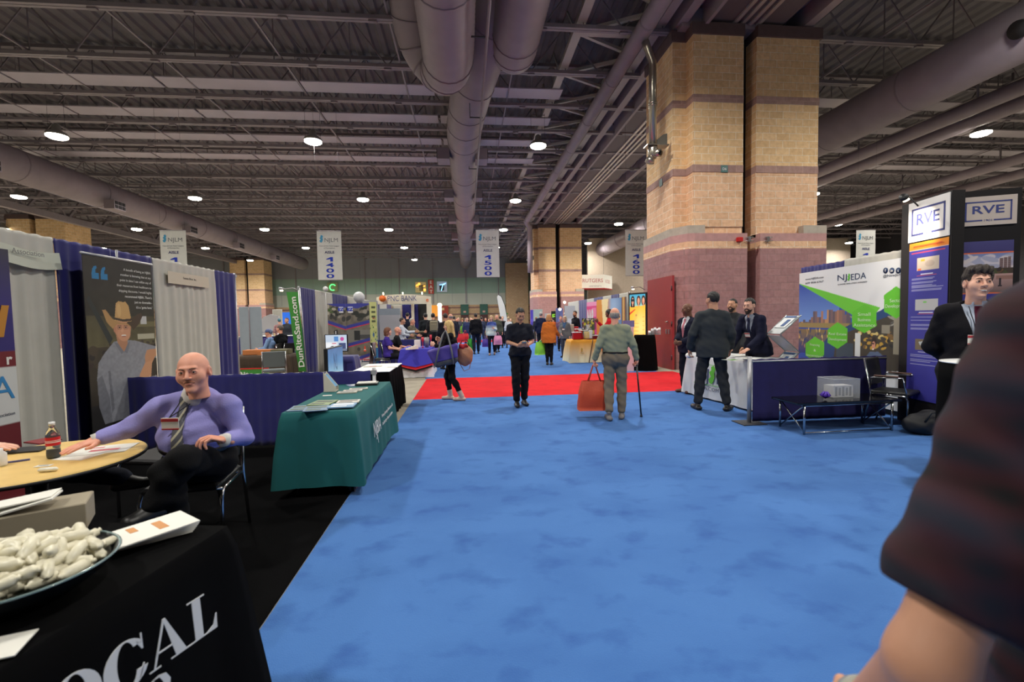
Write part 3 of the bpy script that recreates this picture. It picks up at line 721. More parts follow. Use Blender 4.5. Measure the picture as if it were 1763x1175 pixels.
def hair_mesh(style, h):
    k = ('hair', style, h)
    if k in _hc: return _hc[k]
    def f(P0):
        P = P0.copy(); P[:, 0] = np.abs(P[:, 0])
        x, y, z = P[:, 0], P[:, 1], P[:, 2]
        rip = .0018*np.sin(P0[:, 0]*160+P0[:, 2]*60)+.0015*np.sin(P0[:, 1]*190+P0[:, 0]*90)
        if style == 'short':
            d = elli(P, (0, -.018, .034), (.080, .099, .096)); cut = np.maximum(y-.045+.0*z, -(z-.050)); face = np.minimum(y-.052, .060-z)   # face region positive
            d = smax(d, np.minimum(y-.030, .078-z), .012); d = smax(d, np.minimum(np.minimum(y+.030, .03-z), 1), .01) if True else d
            d = smax(d, -.055-z+.0*x, .01); d = smax(d, -elli(P, (.08, -.003, -.012), (.03, .02, .034)), .006)
        elif style == 'quiff':
            d = elli(P, (0, -.016, .036), (.083, .102, .099)); d = smin(d, elli(P, (0, .045, .100), (.060, .040, .026)), .03); d = smin(d, elli(P, (.0, .0, .115), (.068, .07, .026)), .03)
            d = smax(d, np.minimum(y-.040, .074-z), .014); d = smax(d, np.minimum(y+.018, .022-z), .01); d = smax(d, -.06-z, .01); d = smax(d, -elli(P, (.084, -.003, -.014), (.03, .022, .034)), .006); rip = rip*2.6
        elif style == 'fringe':   # balding: sides and back only
            d = elli(P, (0, -.020, .022), (.079, .098, .090)); d = smax(d, z-.038, .01); d = smax(d, np.minimum(y+.008, 9), .01); d = smax(d, -.06-z, .01); d = smax(d, -elli(P, (.082, -.005, -.006), (.03, .022, .034)), .006)
        elif style == 'buzz':
            d = elli(P, (0, -.016, .030), (.0755, .0955, .0925)); d = smax(d, np.minimum(y-.040, .070-z), .012); d = smax(d, np.minimum(y+.02, .02-z), .01); d = smax(d, -.05-z, .01); rip = rip*.3
        elif style == 'long':
            d = elli(P, (0, -.016, .034), (.086, .104, .100)); d = smin(d, cap(P, (.066, -.01, .0), (.082, .005, -.20), .034, .040), .03)
            d = smin(d, cap(P, (.03, -.075, 0), (.04, -.085, -.26), .045, .042, (1, 0, 0), 1.3), .04); d = smin(d, cap(P, (.085, .01, -.18), (.095, .035, -.30), .036, .016), .03)
            d = smax(d, -elli(P, (0, .095, -.030), (.052, .07, .095)), .012); rip = .004*np.sin(P0[:, 0]*120+9*P0[:, 2])*np.sin(P0[:, 1]*90+4*P0[:, 2])
        elif style == 'bob':
            d = elli(P, (0, -.016, .034), (.088, .106, .101)); d = smin(d, cap(P, (.062, -.02, .0), (.074, -.02, -.085), .040, .038), .03); d = smin(d, cap(P, (.0, -.07, 0), (.0, -.075, -.09), .055, .05, (1, 0, 0), 1.4), .03)
            d = smax(d, -elli(P, (0, .095, -.028), (.055, .068, .088)), .012); rip = rip*2
        else:   # curly
            d = elli(P, (0, -.03, .030), (.118, .118, .118)); d = smax(d, -elli(P, (0, .10, -.03), (.055, .075, .095)), .012)
            rip = .006*np.sin(P0[:, 0]*85)*np.sin(P0[:, 1]*90)*np.sin(P0[:, 2]*88)
        return d+rip
    r = net(f, (-.14, -.16, -.34 if style == 'long' else -.2), (.14, .11, .155), h); _hc[k] = r; return r
# ---- hands: wrist at origin, fingers along +Y, palm faces -Z, thumb on +X
def hand_mesh(pose, h):
    k = ('hand', pose, h)
    if k in _hc: return _hc[k]
    curl = {'relaxed': (.35, .45, .3), 'flat': (.05, .07, .05), 'grip': (1.25, 1.5, .9), 'hold': (.7, .8, .4)}[pose]
    X = [.031, .011, -.010, -.029]; Ls = [(.040, .025, .020), (.044, .029, .021), (.041, .027, .021), (.032, .021, .019)]
    fat = 1.0 if h < .005 else 1.12
    segs = []
    for i in range(4):
        p = np.array([X[i], .088-(.004 if i in (0, 2) else 0)-(.012 if i == 3 else 0), 0.]); a = 0.; spread = (1.5-i)*.05
        rr = [.0092, .0085, .0078, .0066]
        for j in range(3):
            a += curl[j]*(1+.12*(i-1.5)*(pose != 'flat')); L = Ls[i][j]
            q = p+np.array([math.sin(spread)*L, math.cos(a)*L, -math.sin(a)*L]); segs.append((p, q, rr[j]*fat, rr[j+1]*fat)); p = q
    if pose == 'grip': th = [(.026, .028, -.008), (.040, .060, -.030), (.028, .078, -.046), (.008, .084, -.052)]
    elif pose == 'hold': th = [(.028, .025, -.006), (.046, .055, -.020), (.046, .080, -.034), (.038, .098, -.042)]
    else: th = [(.028, .022, -.004), (.052, .050, -.010), (.062, .076, -.012), (.066, .100, -.010)]
    def f(P):
        d = cap(P, (.0, .022, 0), (.0, .074, 0), .0165, .0150, (1, 0, 0), 2.7)
        d = smin(d, cap(P, (0, -.03, 0), (0, .01, 0), .0245, .022, (1, 0, 0), 1.2), .02)
        d = smin(d, elli(P, (.026, .035, -.010), (.017, .028, .014)), .012)
        for j, (a, b) in enumerate(zip(th[:-1], th[1:])): d = smin(d, cap(P, a, b, (.0125, .0105, .0095)[j], (.0105, .0095, .008)[j]), .006)
        ff = None
        for a, b, ra, rb in segs:
            c = cap(P, a, b, ra, rb); ff = c if ff is None else np.minimum(ff, c)
        return smin(d, ff, .006)
    r = net(f, (-.06, -.05, -.12), (.09, .19, .03), h); _hc[k] = r; return r

SKIN = {'fair': (226, 172, 148), 'rosy': (228, 160, 134), 'tan': (200, 146, 116), 'brown': (110, 70, 50), 'pale': (234, 190, 166)}
def skin(k): return mat('skin_'+k, SKIN[k], .55, vary=.05, vscale=20)
def cloth(name, c, **kw): kw.setdefault('bump', .15); kw.setdefault('bscale', 120); kw.setdefault('spec', .2); return mat('cloth_'+name, c, kw.pop('rough', .9), **kw)
def plaid(name, cols, sc=26.0):
    if name in MC: return MC[name]
    m = bpy.data.materials.new(name); m.use_nodes = True; nt = m.node_tree; b = nt.nodes['Principled BSDF']; b.inputs['Roughness'].default_value = .95
    tc = nt.nodes.new('ShaderNodeTexCoord'); prev = None
    base = nt.nodes.new('ShaderNodeRGB'); base.outputs[0].default_value = lin(cols[0]); prev = base.outputs[0]
    for ax, c, s_, w_ in (('X', cols[1], sc, .55), ('Z', cols[1], sc, .55), ('X', cols[2], sc*.5, .4), ('Z', cols[2], sc*.5, .4)):
        wv = nt.nodes.new('ShaderNodeTexWave'); wv.wave_type = 'BANDS'; wv.bands_direction = ax; wv.inputs['Scale'].default_value = s_/6.283*2; wv.inputs['Distortion'].default_value = 0
        nt.links.new(tc.outputs['Object'], wv.inputs['Vector'])
        mu = nt.nodes.new('ShaderNodeMath'); mu.operation = 'MULTIPLY'; mu.inputs[1].default_value = w_; nt.links.new(wv.outputs['Fac'], mu.inputs[0])
        mx = nt.nodes.new('ShaderNodeMix'); mx.data_type = 'RGBA'; nt.links.new(mu.outputs[0], mx.inputs[0]); nt.links.new(prev, mx.inputs[6]); mx.inputs[7].default_value = lin(c); prev = mx.outputs[2]
    nt.links.new(prev, b.inputs['Base Color']); MC[name] = m; return m

STAND = dict(P=(0, 0, .96), C=(0, 0, 1.28), N=(0, -.01, 1.455), H=(0, .02, 1.630),
    shR=(.165, -.01, 1.395), shL=(-.165, -.01, 1.395), elR=(.225, -.03, 1.13), elL=(-.225, -.03, 1.13), wrR=(.235, .06, .885), wrL=(-.235, .06, .885),
    hiR=(.085, 0, .93), hiL=(-.085, 0, .93), knR=(.10, .02, .50), knL=(-.10, .02, .50), anR=(.105, -.02, .085), anL=(-.105, -.02, .085), toR=(.125, .15, .03), toL=(-.125, .15, .03))
def SIT(dz=0.0):
    d = dict(STAND); d.update(P=(0, 0, .56), C=(0, -.03, .88), N=(0, -.02, 1.05), H=(0, .02, 1.225), shR=(.165, -.02, .99), shL=(-.165, -.02, .99), elR=(.23, .06, .76), elL=(-.23, .06, .76),
        wrR=(.16, .28, .72), wrL=(-.16, .28, .72), hiR=(.09, .02, .53), hiL=(-.09, .02, .53), knR=(.13, .44, .50), knL=(-.13, .44, .50), anR=(.13, .42, .085), anL=(-.13, .42, .085), toR=(.14, .60, .03), toL=(-.14, .60, .03)); return d

def person(label, loc, rot=0.0, H=1.75, pose=None, base=None, sk='fair', head='m', hair=('short', (40, 30, 26)), top=('shirt', (90, 90, 90)), legs=(30, 30, 36), shoes=(24, 20, 20),
           lod=2, boots=False, smile=False, cuff=.12, look=(0, 0, 0), hands=('relaxed', 'relaxed'), hdir={}, sleeve=1.0, fat=1.0, group=None, under=None, tie=None, badge=None, beard=None, hem=None, glasses=False, collar=None, skirtlen=None, topmat=None, legmat=None):
    """look = (yaw, pitch, roll) of the head in degrees; returns the body object"""
    J = dict(base or STAND)
    if pose: J.update(pose)
    J = {k: np.array(v, float) for k, v in J.items()}
    if head == 'f':
        for s_ in 'LR': J['sh'+s_][0] *= .86; J['el'+s_][0] *= .92
    hb = {0: .006, 1: .012, 2: .017, 3: .026}[lod]; hh = {0: .0026, 1: .005, 2: .009, 3: .016}[lod]
    S = H/1.75; R_ = skin(sk)
    ps = J['hiR']-J['hiL']; ss = J['shR']-J['shL']; fa = fat
    ax = (J['C']-J['P']); ax /= np.linalg.norm(ax)
    def torso(P, o):
        d = cap(P, J['P']+ax*.0, J['C'], (.100+o)*fa, (.110+o)*(1+(fa-1)*.5), ps, 1.34)
        d = smin(d, cap(P, J['C'], J['C']*.35+J['N']*.65, .108+o, .068+o, ss, 1.42), .04)
        for s_ in 'LR': d = smin(d, cap(P, J['N']+(J['C']-J['N'])*.12, J['sh'+s_], .050+o, .044+o), .035)
        d = smin(d, cap(P, J['hiL'], J['hiR'], .105+o, .105+o), .05)
        if fa > 1.05: d = smin(d, elli(P, J['P']*.45+J['C']*.55+np.array([0, .05, 0]), (.15*fa+o, .12*fa+o, .15+o)), .06)
        return d
    def arm(P, s, o, t=1.0, k=.02):
        sh, el, wr = J['sh'+s], J['el'+s], J['wr'+s]
        d = cap(P, sh, el, .046+o*.9, .039+o*.9)
        if t > .5: e = el+(wr-el)*(t-.5)*2; d = smin(d, cap(P, el, e, .038+o*.85, .027+o*.85+.003*(o > 0)), k)
        return d
    def leg(P, s, o, loose=0.0, up=0.0):
        hi, kn, an = J['hi'+s], J['kn'+s], J['an'+s]; end = an+(kn-an)*up
        d = cap(P, hi, kn, .088+o, .058+o+loose); d = smin(d, cap(P, kn, end, .056+o+loose, .040+o+loose*1.3), .03)
        return smin(d, cap(P, kn*.75+an*.25+np.array([0, -.015, 0]), kn*.45+an*.55+np.array([0, -.01, 0]), .052+o+loose*.6, .042+o+loose*.8), .03)
    def foot(P, s, o):
        an, to = J['an'+s], J['to'+s]; heel = an+(an-to)*np.array([.3, .3, 0])*1.0; heel[2] = to[2]+.01*(an[2] > .3); heel = np.where(np.abs(an[2]-to[2]) > .2, an+(an-to)*.1, heel)
        if an[2] > .2: heel = an+np.array([0, 0, -.05])+(an-to)*np.array([.2, .2, 0])
        d = cap(P, heel, to, .033+o, .030+o, np.cross(to-an, (0, 0, 1.0)), 1.25); return smin(d, cap(P, an, heel*.5+to*.5+np.array([0, 0, .01]), .034+o, .030+o), .03)
    allp = np.array([J[k] for k in J]); lo, hi_ = allp.min(0)-.2, allp.max(0)+.2
    # body
    def bodyf(P):
        d = torso(P, -.008); d = smin(d, cap(P, J['N']-np.array([0, 0, .04]), J['H']+np.array([0, -.02, -.07]), .056, .052), .03)
        for s in 'LR': d = smin(d, arm(P, s, -.002), .025); d = smin(d, leg(P, s, -.008), .03); d = smin(d, foot(P, s, -.006), .02)
        return d
    V, Q = net(bodyf, lo, hi_, hb); Vs = [V]; Qs = [Q]; n = len(V)
    yaw, pit, rol = [math.radians(a) for a in look]
    HR = np.array((Matrix.Rotation(yaw, 3, 'Z') @ Matrix.Rotation(pit, 3, 'X') @ Matrix.Rotation(rol, 3, 'Y')))
    hs = .95 if head == 'f' else 1.0
    hv, hq = head_mesh(head, hh); Vs.append((hv*hs)@HR.T+J['H']); Qs.append(hq+n); n += len(hv)
    for i, s in enumerate('LR'):
        if hands[i] is None: continue
        el, wr = J['el'+s], J['wr'+s]; dv, pn = hdir.get(s, (wr-el, (1.0 if s == 'L' else -1.0, 0, 0)))
        y = np.array(dv, float); y /= np.linalg.norm(y); z = -np.array(pn, float); z = z-y*(z@y); z /= np.linalg.norm(z); x = np.cross(y, z)
        hv, hq = hand_mesh(hands[i], max(hh, .0028) if lod < 2 else .0075 if lod == 2 else .011); hv = hv.copy()
        if s == 'R': hv[:, 0] *= -1; hq = hq[:, ::-1]      # thumb side mirrored
        hv = hv@np.stack([x, y, z])+wr; Vs.append(hv*1.0); Qs.append(hq+n); n += len(hv)
    body = bpy.data.objects.new('person', mesh_np('body', np.concatenate(Vs)*S, np.concatenate(Qs))); COL.objects.link(body); body.data.materials.append(R_)
    tag(body, label, 'person', group); body.location = tuple(float(v) for v in loc); body.rotation_euler = (0, 0, rot)
    def part(name, fn, m, l=None, h_=None, h=None):
        v, q = net(fn, lo if l is None else l, hi_ if h_ is None else h_, h or hb)
        if not len(v): return None
        o = bpy.data.objects.new(name, mesh_np(name, v*S, q)); COL.objects.link(o); o.parent = body; o.data.materials.append(m); return o
    def wr_(P, a=.004):
        if lod < 2: a = a*1.5
        return a*(np.sin(P[:, 2]*38+5*np.sin(P[:, 0]*13)+P[:, 1]*16)*.6+np.sin(P[:, 2]*71+P[:, 0]*33-P[:, 1]*25)*.4) if lod < 3 else 0
    kind, tc_ = top[0], top[1]
    tm = topmat or cloth('top_%d_%d_%d' % tuple(tc_), tc_)
    tlo = J['P'][2]-.25
    seated = J['P'][2] < .8
    drop = {'shirt': .02, 'tucked': -.03, 'polo': .05, 'jacket': .17, 'coat': .22, 'tshirt': .05}[kind] if hem is None else hem
    if seated and kind in ('jacket', 'coat', 'polo', 'tshirt', 'shirt'): drop = .06
    off = {'jacket': .026, 'coat': .030}.get(kind, .012)
    slv = sleeve
    Hp = J['P']-ax*drop
    def topf(P, off=off):
        d = torso(P, off)
        if drop > .03: d = smin(d, cap(P, J['P'], J['P']-ax*(drop+.1), (.115+off)*fa, (.12+off)*fa, ps, 1.42), .05)
        d = smax(d, -((P-Hp)@ax), .008)
        for s in 'LR': 
            a = arm(P, s, off+.006+(.012 if slv < .6 else 0), slv if slv < 1 else .91)
            el, wr = J['el'+s], J['wr'+s]
            if slv <= .6: c0 = J['sh'+s]+(el-J['sh'+s])*min(1, slv*2-.15); dd = el-J['sh'+s]; a = smax(a, ((P-c0)@(dd/np.linalg.norm(dd))), .006)
            d = smin(d, a, .025 if fa < 1.1 else .05)
        nk = J['N']*.8+J['H']*.2
        d = smax(d, cap(P, nk+np.array([0, .02, .10]), nk+np.array([0, .01, -.02]), .0, .0)*-1+.050, .012) if False else d
        return d+wr_(P, .0035 if kind != 'jacket' else .0022)
    topname = {'tucked': 'shirt', 'tshirt': 'shirt', 'polo': 'polo_shirt'}.get(kind, kind)
    fwd = np.cross(ax, ss); fwd = -fwd/np.linalg.norm(fwd); fwd = fwd if fwd[1] > 0 or abs(fwd[1]) < .2 else -fwd
    sx = ss/np.linalg.norm(ss)
    if under is not None:
        btn = J['P']*.62+J['C']*.38
        def openf(P):
            d = topf(P); q = P-btn; u_ = q@ax; v_ = np.abs(q@sx); w_ = q@fwd
            wedge = np.maximum(np.maximum(v_-u_*.24, -u_), -(w_-.02)); return smax(d, -wedge, .006)
        part(topname, openf, tm)
        part('dress_shirt', lambda P: smax(smax(torso(P, .008), -((P-J['P'])@ax), .01), -((P-J['C'])@fwd+.02), .01), cloth('under_%d_%d_%d' % tuple(under), under))
    else: part(topname, topf, tm)
    cc = collar or under or (tc_ if kind in ('shirt', 'tucked', 'polo', 'jacket') else None)
    if cc is not None and lod < 3:
        nb, nt_ = J['N']+np.array([0, .005, -.03]), J['N']*.55+J['H']*.45+np.array([0, -.005, -.035]); aN = nt_-nb; aN /= np.linalg.norm(aN)
        if fa > 1.15: nb, nt_ = nb+(J['H']-J['N'])*.14+np.array([0, .006, 0]), nt_+(J['H']-J['N'])*.10
        part('collar', lambda P: smax(smax(cap(P, nb, nt_, .066*(1+(fa-1)*.7)+.002, .060), (P-nt_)@aN, .004), -cap(P, nb+np.array([0, .05, 0]), nt_+np.array([0, .05, .02]), .02, .022), .005), cloth('collar_%d_%d_%d' % tuple(cc), cc), nb-.12, nt_+.12, min(hb, .008))
    if tie is not None:
        nb = J['N']+np.array([0, .03, .015])
        def tief(P):
            q = P-J['P']; u_ = q@ax; tot = (J['N']-J['P'])@ax; v_ = np.abs(q@sx); w_ = q@fwd
            wd = np.clip(.018+.022*(tot-u_)/tot, .016, .04)
            wd = np.where(u_ > tot-.05, .022, wd)
            d = np.maximum(torso(P, .021 if under is not None else .027), v_-wd); d = np.maximum(d, u_-tot+.0); d = np.maximum(d, -(u_-.02)); return np.maximum(d, -w_+.03)
        part('necktie', tief, tie if not isinstance(tie, tuple) else cloth('tie_%d_%d_%d' % tie, tie), h=min(hb, .008))
    if badge:
        bs, bu = badge if isinstance(badge, tuple) else (badge, 0); c = J['P']*.28+J['C']*.72+ax*bu; f0 = c+fwd*(.16*fa+.02)+sx*bs
        tot = 0
        # push badge to the surface of the clothes
        for _ in range(30):
            if topf((f0)[None])[0] > .008: f0 = f0-fwd*.006
            else: break
        for _ in range(40):
            if min(topf((f0+ax*a_+sx*b_)[None])[0] for a_ in (-.045, 0, .045) for b_ in (-.05, .05)) < .005: f0 = f0+fwd*.004
            else: break
        b = MB(); Rm = Matrix((tuple(sx), tuple(np.cross(ax, sx)), tuple(ax))).transposed().to_4x4(); M = Matrix.Translation(Vector(f0*S)) @ Rm
        b.box((0, 0, 0), (.095*S, .004, .075*S), 0, M=M); b.box((0, -.003 if (Rm @ Vector((0, -1, 0))).dot(Vector(fwd)) > 0 else .003, .024*S), (.095*S, .002, .018*S), 1, M=M); b.box((0, -.003 if (Rm @ Vector((0, -1, 0))).dot(Vector(fwd)) > 0 else .003, -.032*S), (.095*S, .002, .008*S), 1, M=M)
        b.build('badge', [mat('badge_white', (236, 234, 226), .5), mat('badge_red', (176, 40, 50), .5)], body)
        b = MB()
        for sg in (-1, 1):
            pts = []
            for i in range(9):
                t = i/8; q = f0+ax*.04+(J['N']+sx*sg*.055+fwd*.02+ax*.0-(f0+ax*.04))*t
                for _ in range(50):
                    if topf(q[None])[0] < .006: q = q+fwd*.004
                    else: break
                pts.append(q*S)
            b.tube(pts, .0034*S, 5)
        b.build('lanyard', mat('lanyard_dark', (26, 24, 40), .6), body)
    # legs
    if legs is not None:
        lm = legmat or cloth('legs_%d_%d_%d' % tuple(legs), legs)
        wl = J['P']+ax*.08
        def legf(P):
            d = smin(cap(P, J['hiL'], J['hiR'], .110*max(1, fa*.96), .110*max(1, fa*.96)), cap(P, J['P'], J['P']+ax*.1, .114*fa, .108*fa, ps, 1.40), .05)
            d = smax(d, (P-wl)@ax, .01)
            for s in 'LR': d = smin(d, leg(P, s, .008, .010 if head != 'f' else .002, cuff), .028)
            return d+wr_(P*np.array([1, 1, .8]), .0045)
        part('trousers', legf, lm)
        if kind == 'tucked' and lod < 3: part('belt', lambda P: smax(smax(torso(P, .017)-(.0), np.abs((P-wl+ax*.01)@ax)-.017, .003), -torso(P, -.02), .004), mat('belt_leather', (28, 22, 20), .4), h=min(hb, .009))
    sm = mat('shoe_%d_%d_%d' % tuple(shoes), shoes, .45)
    for s in 'LR':
        c = J['an'+s]; part('shoe', lambda P, s=s: smax(foot(P, s, .004) if not boots else smin(foot(P, s, .008), cap(P, c, c*.72+J['kn'+s]*.28, .052, .056), .02), (P-c)@np.array([0, 0, 1.])-.035-(.09 if boots else 0), .006), sm, c-.26, c+.26, min(hb, .012))
    # hair
    if hair is not None:
        hm = mat('hair_%d_%d_%d' % tuple(hair[1]), hair[1], .6, bump=.4, bscale=90, vary=.18, vscale=30)
        v, q = hair_mesh(hair[0], max(hh, .004)*1.3); o = bpy.data.objects.new('hair', mesh_np('hair', ((v*hs)@HR.T+J['H'])*S, q)); COL.objects.link(o); o.parent = body; o.data.materials.append(hm)
    M = Matrix.Translation(Vector(J['H']*S)) @ Matrix(HR.tolist()).to_4x4() @ Matrix.Scale(S*hs, 4)
    if beard:
        f = {'full': lambda P: smax(smax(smax(smin(elli(P, (0, .022, -.052), (.060, .071, .076)), elli(P, (0, .070, -.105), (.03, .026, .024)), .02), P[:, 2]+.032, .01), -(P[:, 1]-.01+(P[:, 2]+.03)*.5), .01), -elli(P, (0, .10, -.059), (.027, .03, .013)), .005),
             'moustache': lambda P: smax(cap(np.abs(P)*np.array([1, 1, 0])+P*np.array([0, 0, 1]), (0, .090, -.042), (.026, .080, -.052), .008, .005), -9+0*P[:, 0], .01)}[beard[0]]
        v, q = net(f, (-.08, -.05, -.15), (.08, .12, 0), max(hh, .004)); o = bpy.data.objects.new('beard', mesh_np('beard', v, q)); o.data.transform(M); COL.objects.link(o); o.parent = body; o.data.materials.append(mat('beard_%d' % beard[1][0], beard[1], .9))
    if lod <= 1 or (lod == 2 and abs(look[0]) < 400 and hair is not None and lod < 2):
        for sx_ in (-1, 1):
            b = MB(); b.lathe([(0.0001, -.0118), (.006, -.0102), (.0102, -.006), (.0118, 0), (.0102, .006), (.006, .0102), (.0001, .0118)], 12, (sx_*.031, .0735, .010), 0)
            b.lathe([(.0064, -.0004), (.0001, .0004)], 12); n0 = len(b.v)-24
            for k in range(n0, len(b.v)): x_, y_, z_ = b.v[k]; b.v[k] = (sx_*.031+x_, .0735+.0116+(z_), .010+y_)
            for k in range(len(b.f)-13, len(b.f)): b.m[k] = 1
            e = b.build('eye', [mat('eye_white', (190, 178, 170), .3), mat('iris_dark', (44, 34, 30), .2)], body); e.data.transform(M)
            b = MB(); b.tube([(sx_*.015, .0915, .029), (sx_*.030, .0905, .034), (sx_*.046, .078, .030)], [.0032, .0034, .0018], 6); hc_ = hair[1] if hair else (130, 96, 74)
            e = b.build('eyebrow', mat('hair_%d_%d_%d' % tuple(hc_), hc_, .8), body); e.data.transform(M)
        b = MB(); b.tube([(-.022, .0875, -.060), (0, .0925, -.0585), (.022, .0875, -.060)], [.0015, .0036, .0015], 6); e = b.build('lips', mat('lip_'+sk, tuple(int(v*.78) if i else int(v*.86) for i, v in enumerate(SKIN[sk])), .5), body); e.data.transform(M)
    if smile:
        b = MB(); b.lathe([(.0001, -.0035), (.017, -.003), (.021, 0), (.016, .0035), (.0001, .004)], 14, (0, .0885, -.0585), sy=.5); e = b.build('teeth', mat('teeth_white', (236, 232, 224), .3), body); e.data.transform(M)
    if glasses:
        b = MB()
        for sx_ in (-1, 1):
            b.tube([(sx_*.033+.019*math.cos(a), .099-.004*abs(math.cos(a)), .010+.014*math.sin(a)) for a in np.linspace(0, 2*math.pi, 14)[:-1]], .0016, 5, closed=True); b.tube([(sx_*.052, .094, .012), (sx_*.078, .03, .012), (sx_*.079, -.01, .006)], .0015, 5)
        b.tube([(-.014, .1, .012), (.014, .1, .012)], .0015, 5); e = b.build('glasses', mat('glasses_frame', (30, 28, 30), .3), body); e.data.transform(M)
    return body
# ================================================================ booth furniture builders
navy_cl = mat('drape_navy', (32, 32, 108), .85, vary=.12, vscale=5, sheen=.3); white_cl = mat('drape_white', (192, 190, 182), .9, vary=.04, vscale=4)
chrome = mat('chrome', (190, 190, 192), .18, 1.0); black_vinyl = mat('black_vinyl', (20, 20, 22), .5); white_paper = mat('paper_white', (226, 224, 216), .7)
black_cl = mat('black_cloth', (9, 9, 10), 1.0, spec=.06, vary=.15, vscale=4); grey_metal = mat('grey_metal', (170, 170, 174), .4, .6)
def drape(name, label, p, q, z0, z1, m, group=None, amp=.028, wl=.13, cat='curtain', header=.1, seed=0, thick=.008, parent=None, step=.02):
    p = np.array(p[:2], float); q = np.array(q[:2], float); Lh = np.linalg.norm(q-p); d = (q-p)/Lh; n = np.array([-d[1], d[0]])
    nx = max(6, int(Lh/step)); rows = [z1, z1-header*.4, z1-header, z1-header-.12]+list(np.linspace(z1-header-.4, z0, 6)); r = random.Random(seed+int(abs(p[0]*37+p[1]*91)*10)); ph = r.random()*6
    G = []
    for side in (1, -1):
        for j, z in enumerate(rows):
            k = .25 if j < 3 else min(1, .55+.45*(j-3)/4); mid = .8 if j == 1 else 1
            for i in range(nx+1):
                s = i/nx*Lh; w = math.sin(2*math.pi*s/wl+ph+.9*math.sin(s*5+ph))*.6+.4*math.sin(2*math.pi*s/(wl*2.3)+ph*2+j*.06)
                a = amp*k*w+side*thick/2 + side*(.012 if j == 0 or j == 1 else 0)*0
                c = p+d*s+n*a; G.append((c[0], c[1], z-(.004*math.sin(s*40) if j == 0 else 0)))
    N = (nx+1); R = len(rows); fs = []
    for side in (0, 1):
        o = side*N*R
        for j in range(R-1):
            for i in range(nx):
                f = (o+j*N+i, o+j*N+i+1, o+(j+1)*N+i+1, o+(j+1)*N+i); fs.append(f if side else f[::-1])
    o = N*R
    for i in range(nx): fs.append((i, i+1, o+i+1, o+i)); k = (R-1)*N; fs.append((k+i+1, k+i, o+k+i, o+k+i+1))
    for j in range(R-1): a = j*N; fs.append((a, o+a, o+a+N, a+N)); a = j*N+nx; fs.append((o+a, a, a+N, o+a+N))
    c = ((p+q)/2); b = MB(); b.add([(x-c[0], y-c[1], z) for x, y, z in G], fs, 0, True)
    if parent is not None:
        pl = wloc(parent); b.v = [(x+c[0]-pl[0], y+c[1]-pl[1], z-pl[2]) for x, y, z in b.v]; return b.build(name, m, parent)
    o_ = b.build(name, m); o_.location = (c[0], c[1], 0); tag(o_, label, cat, group); return o_
def pipe_frame(label, p, q, z, posts=None, r=.019):
    p = np.array(p[:2], float); q = np.array(q[:2], float); t = thing('pipe_frame', label, 'stand', (p[0], p[1], 0))
    b = MB(); b.tube([(*p, z-.03), (*q, z-.03)], r, 8); wpart(b, 'crossbar', grey_metal, t)
    for k in (posts or (0, 1)):
        c = p+(q-p)*k; b = MB(); b.tube([(*c, .02), (*c, z+.02)], r*1.15, 8); b.box((c[0], c[1], .014), (.3, .3, .012)); b.box((c[0], c[1], z-.03), (.06, .06, .05)); wpart(b, 'upright', grey_metal, t)
    return t
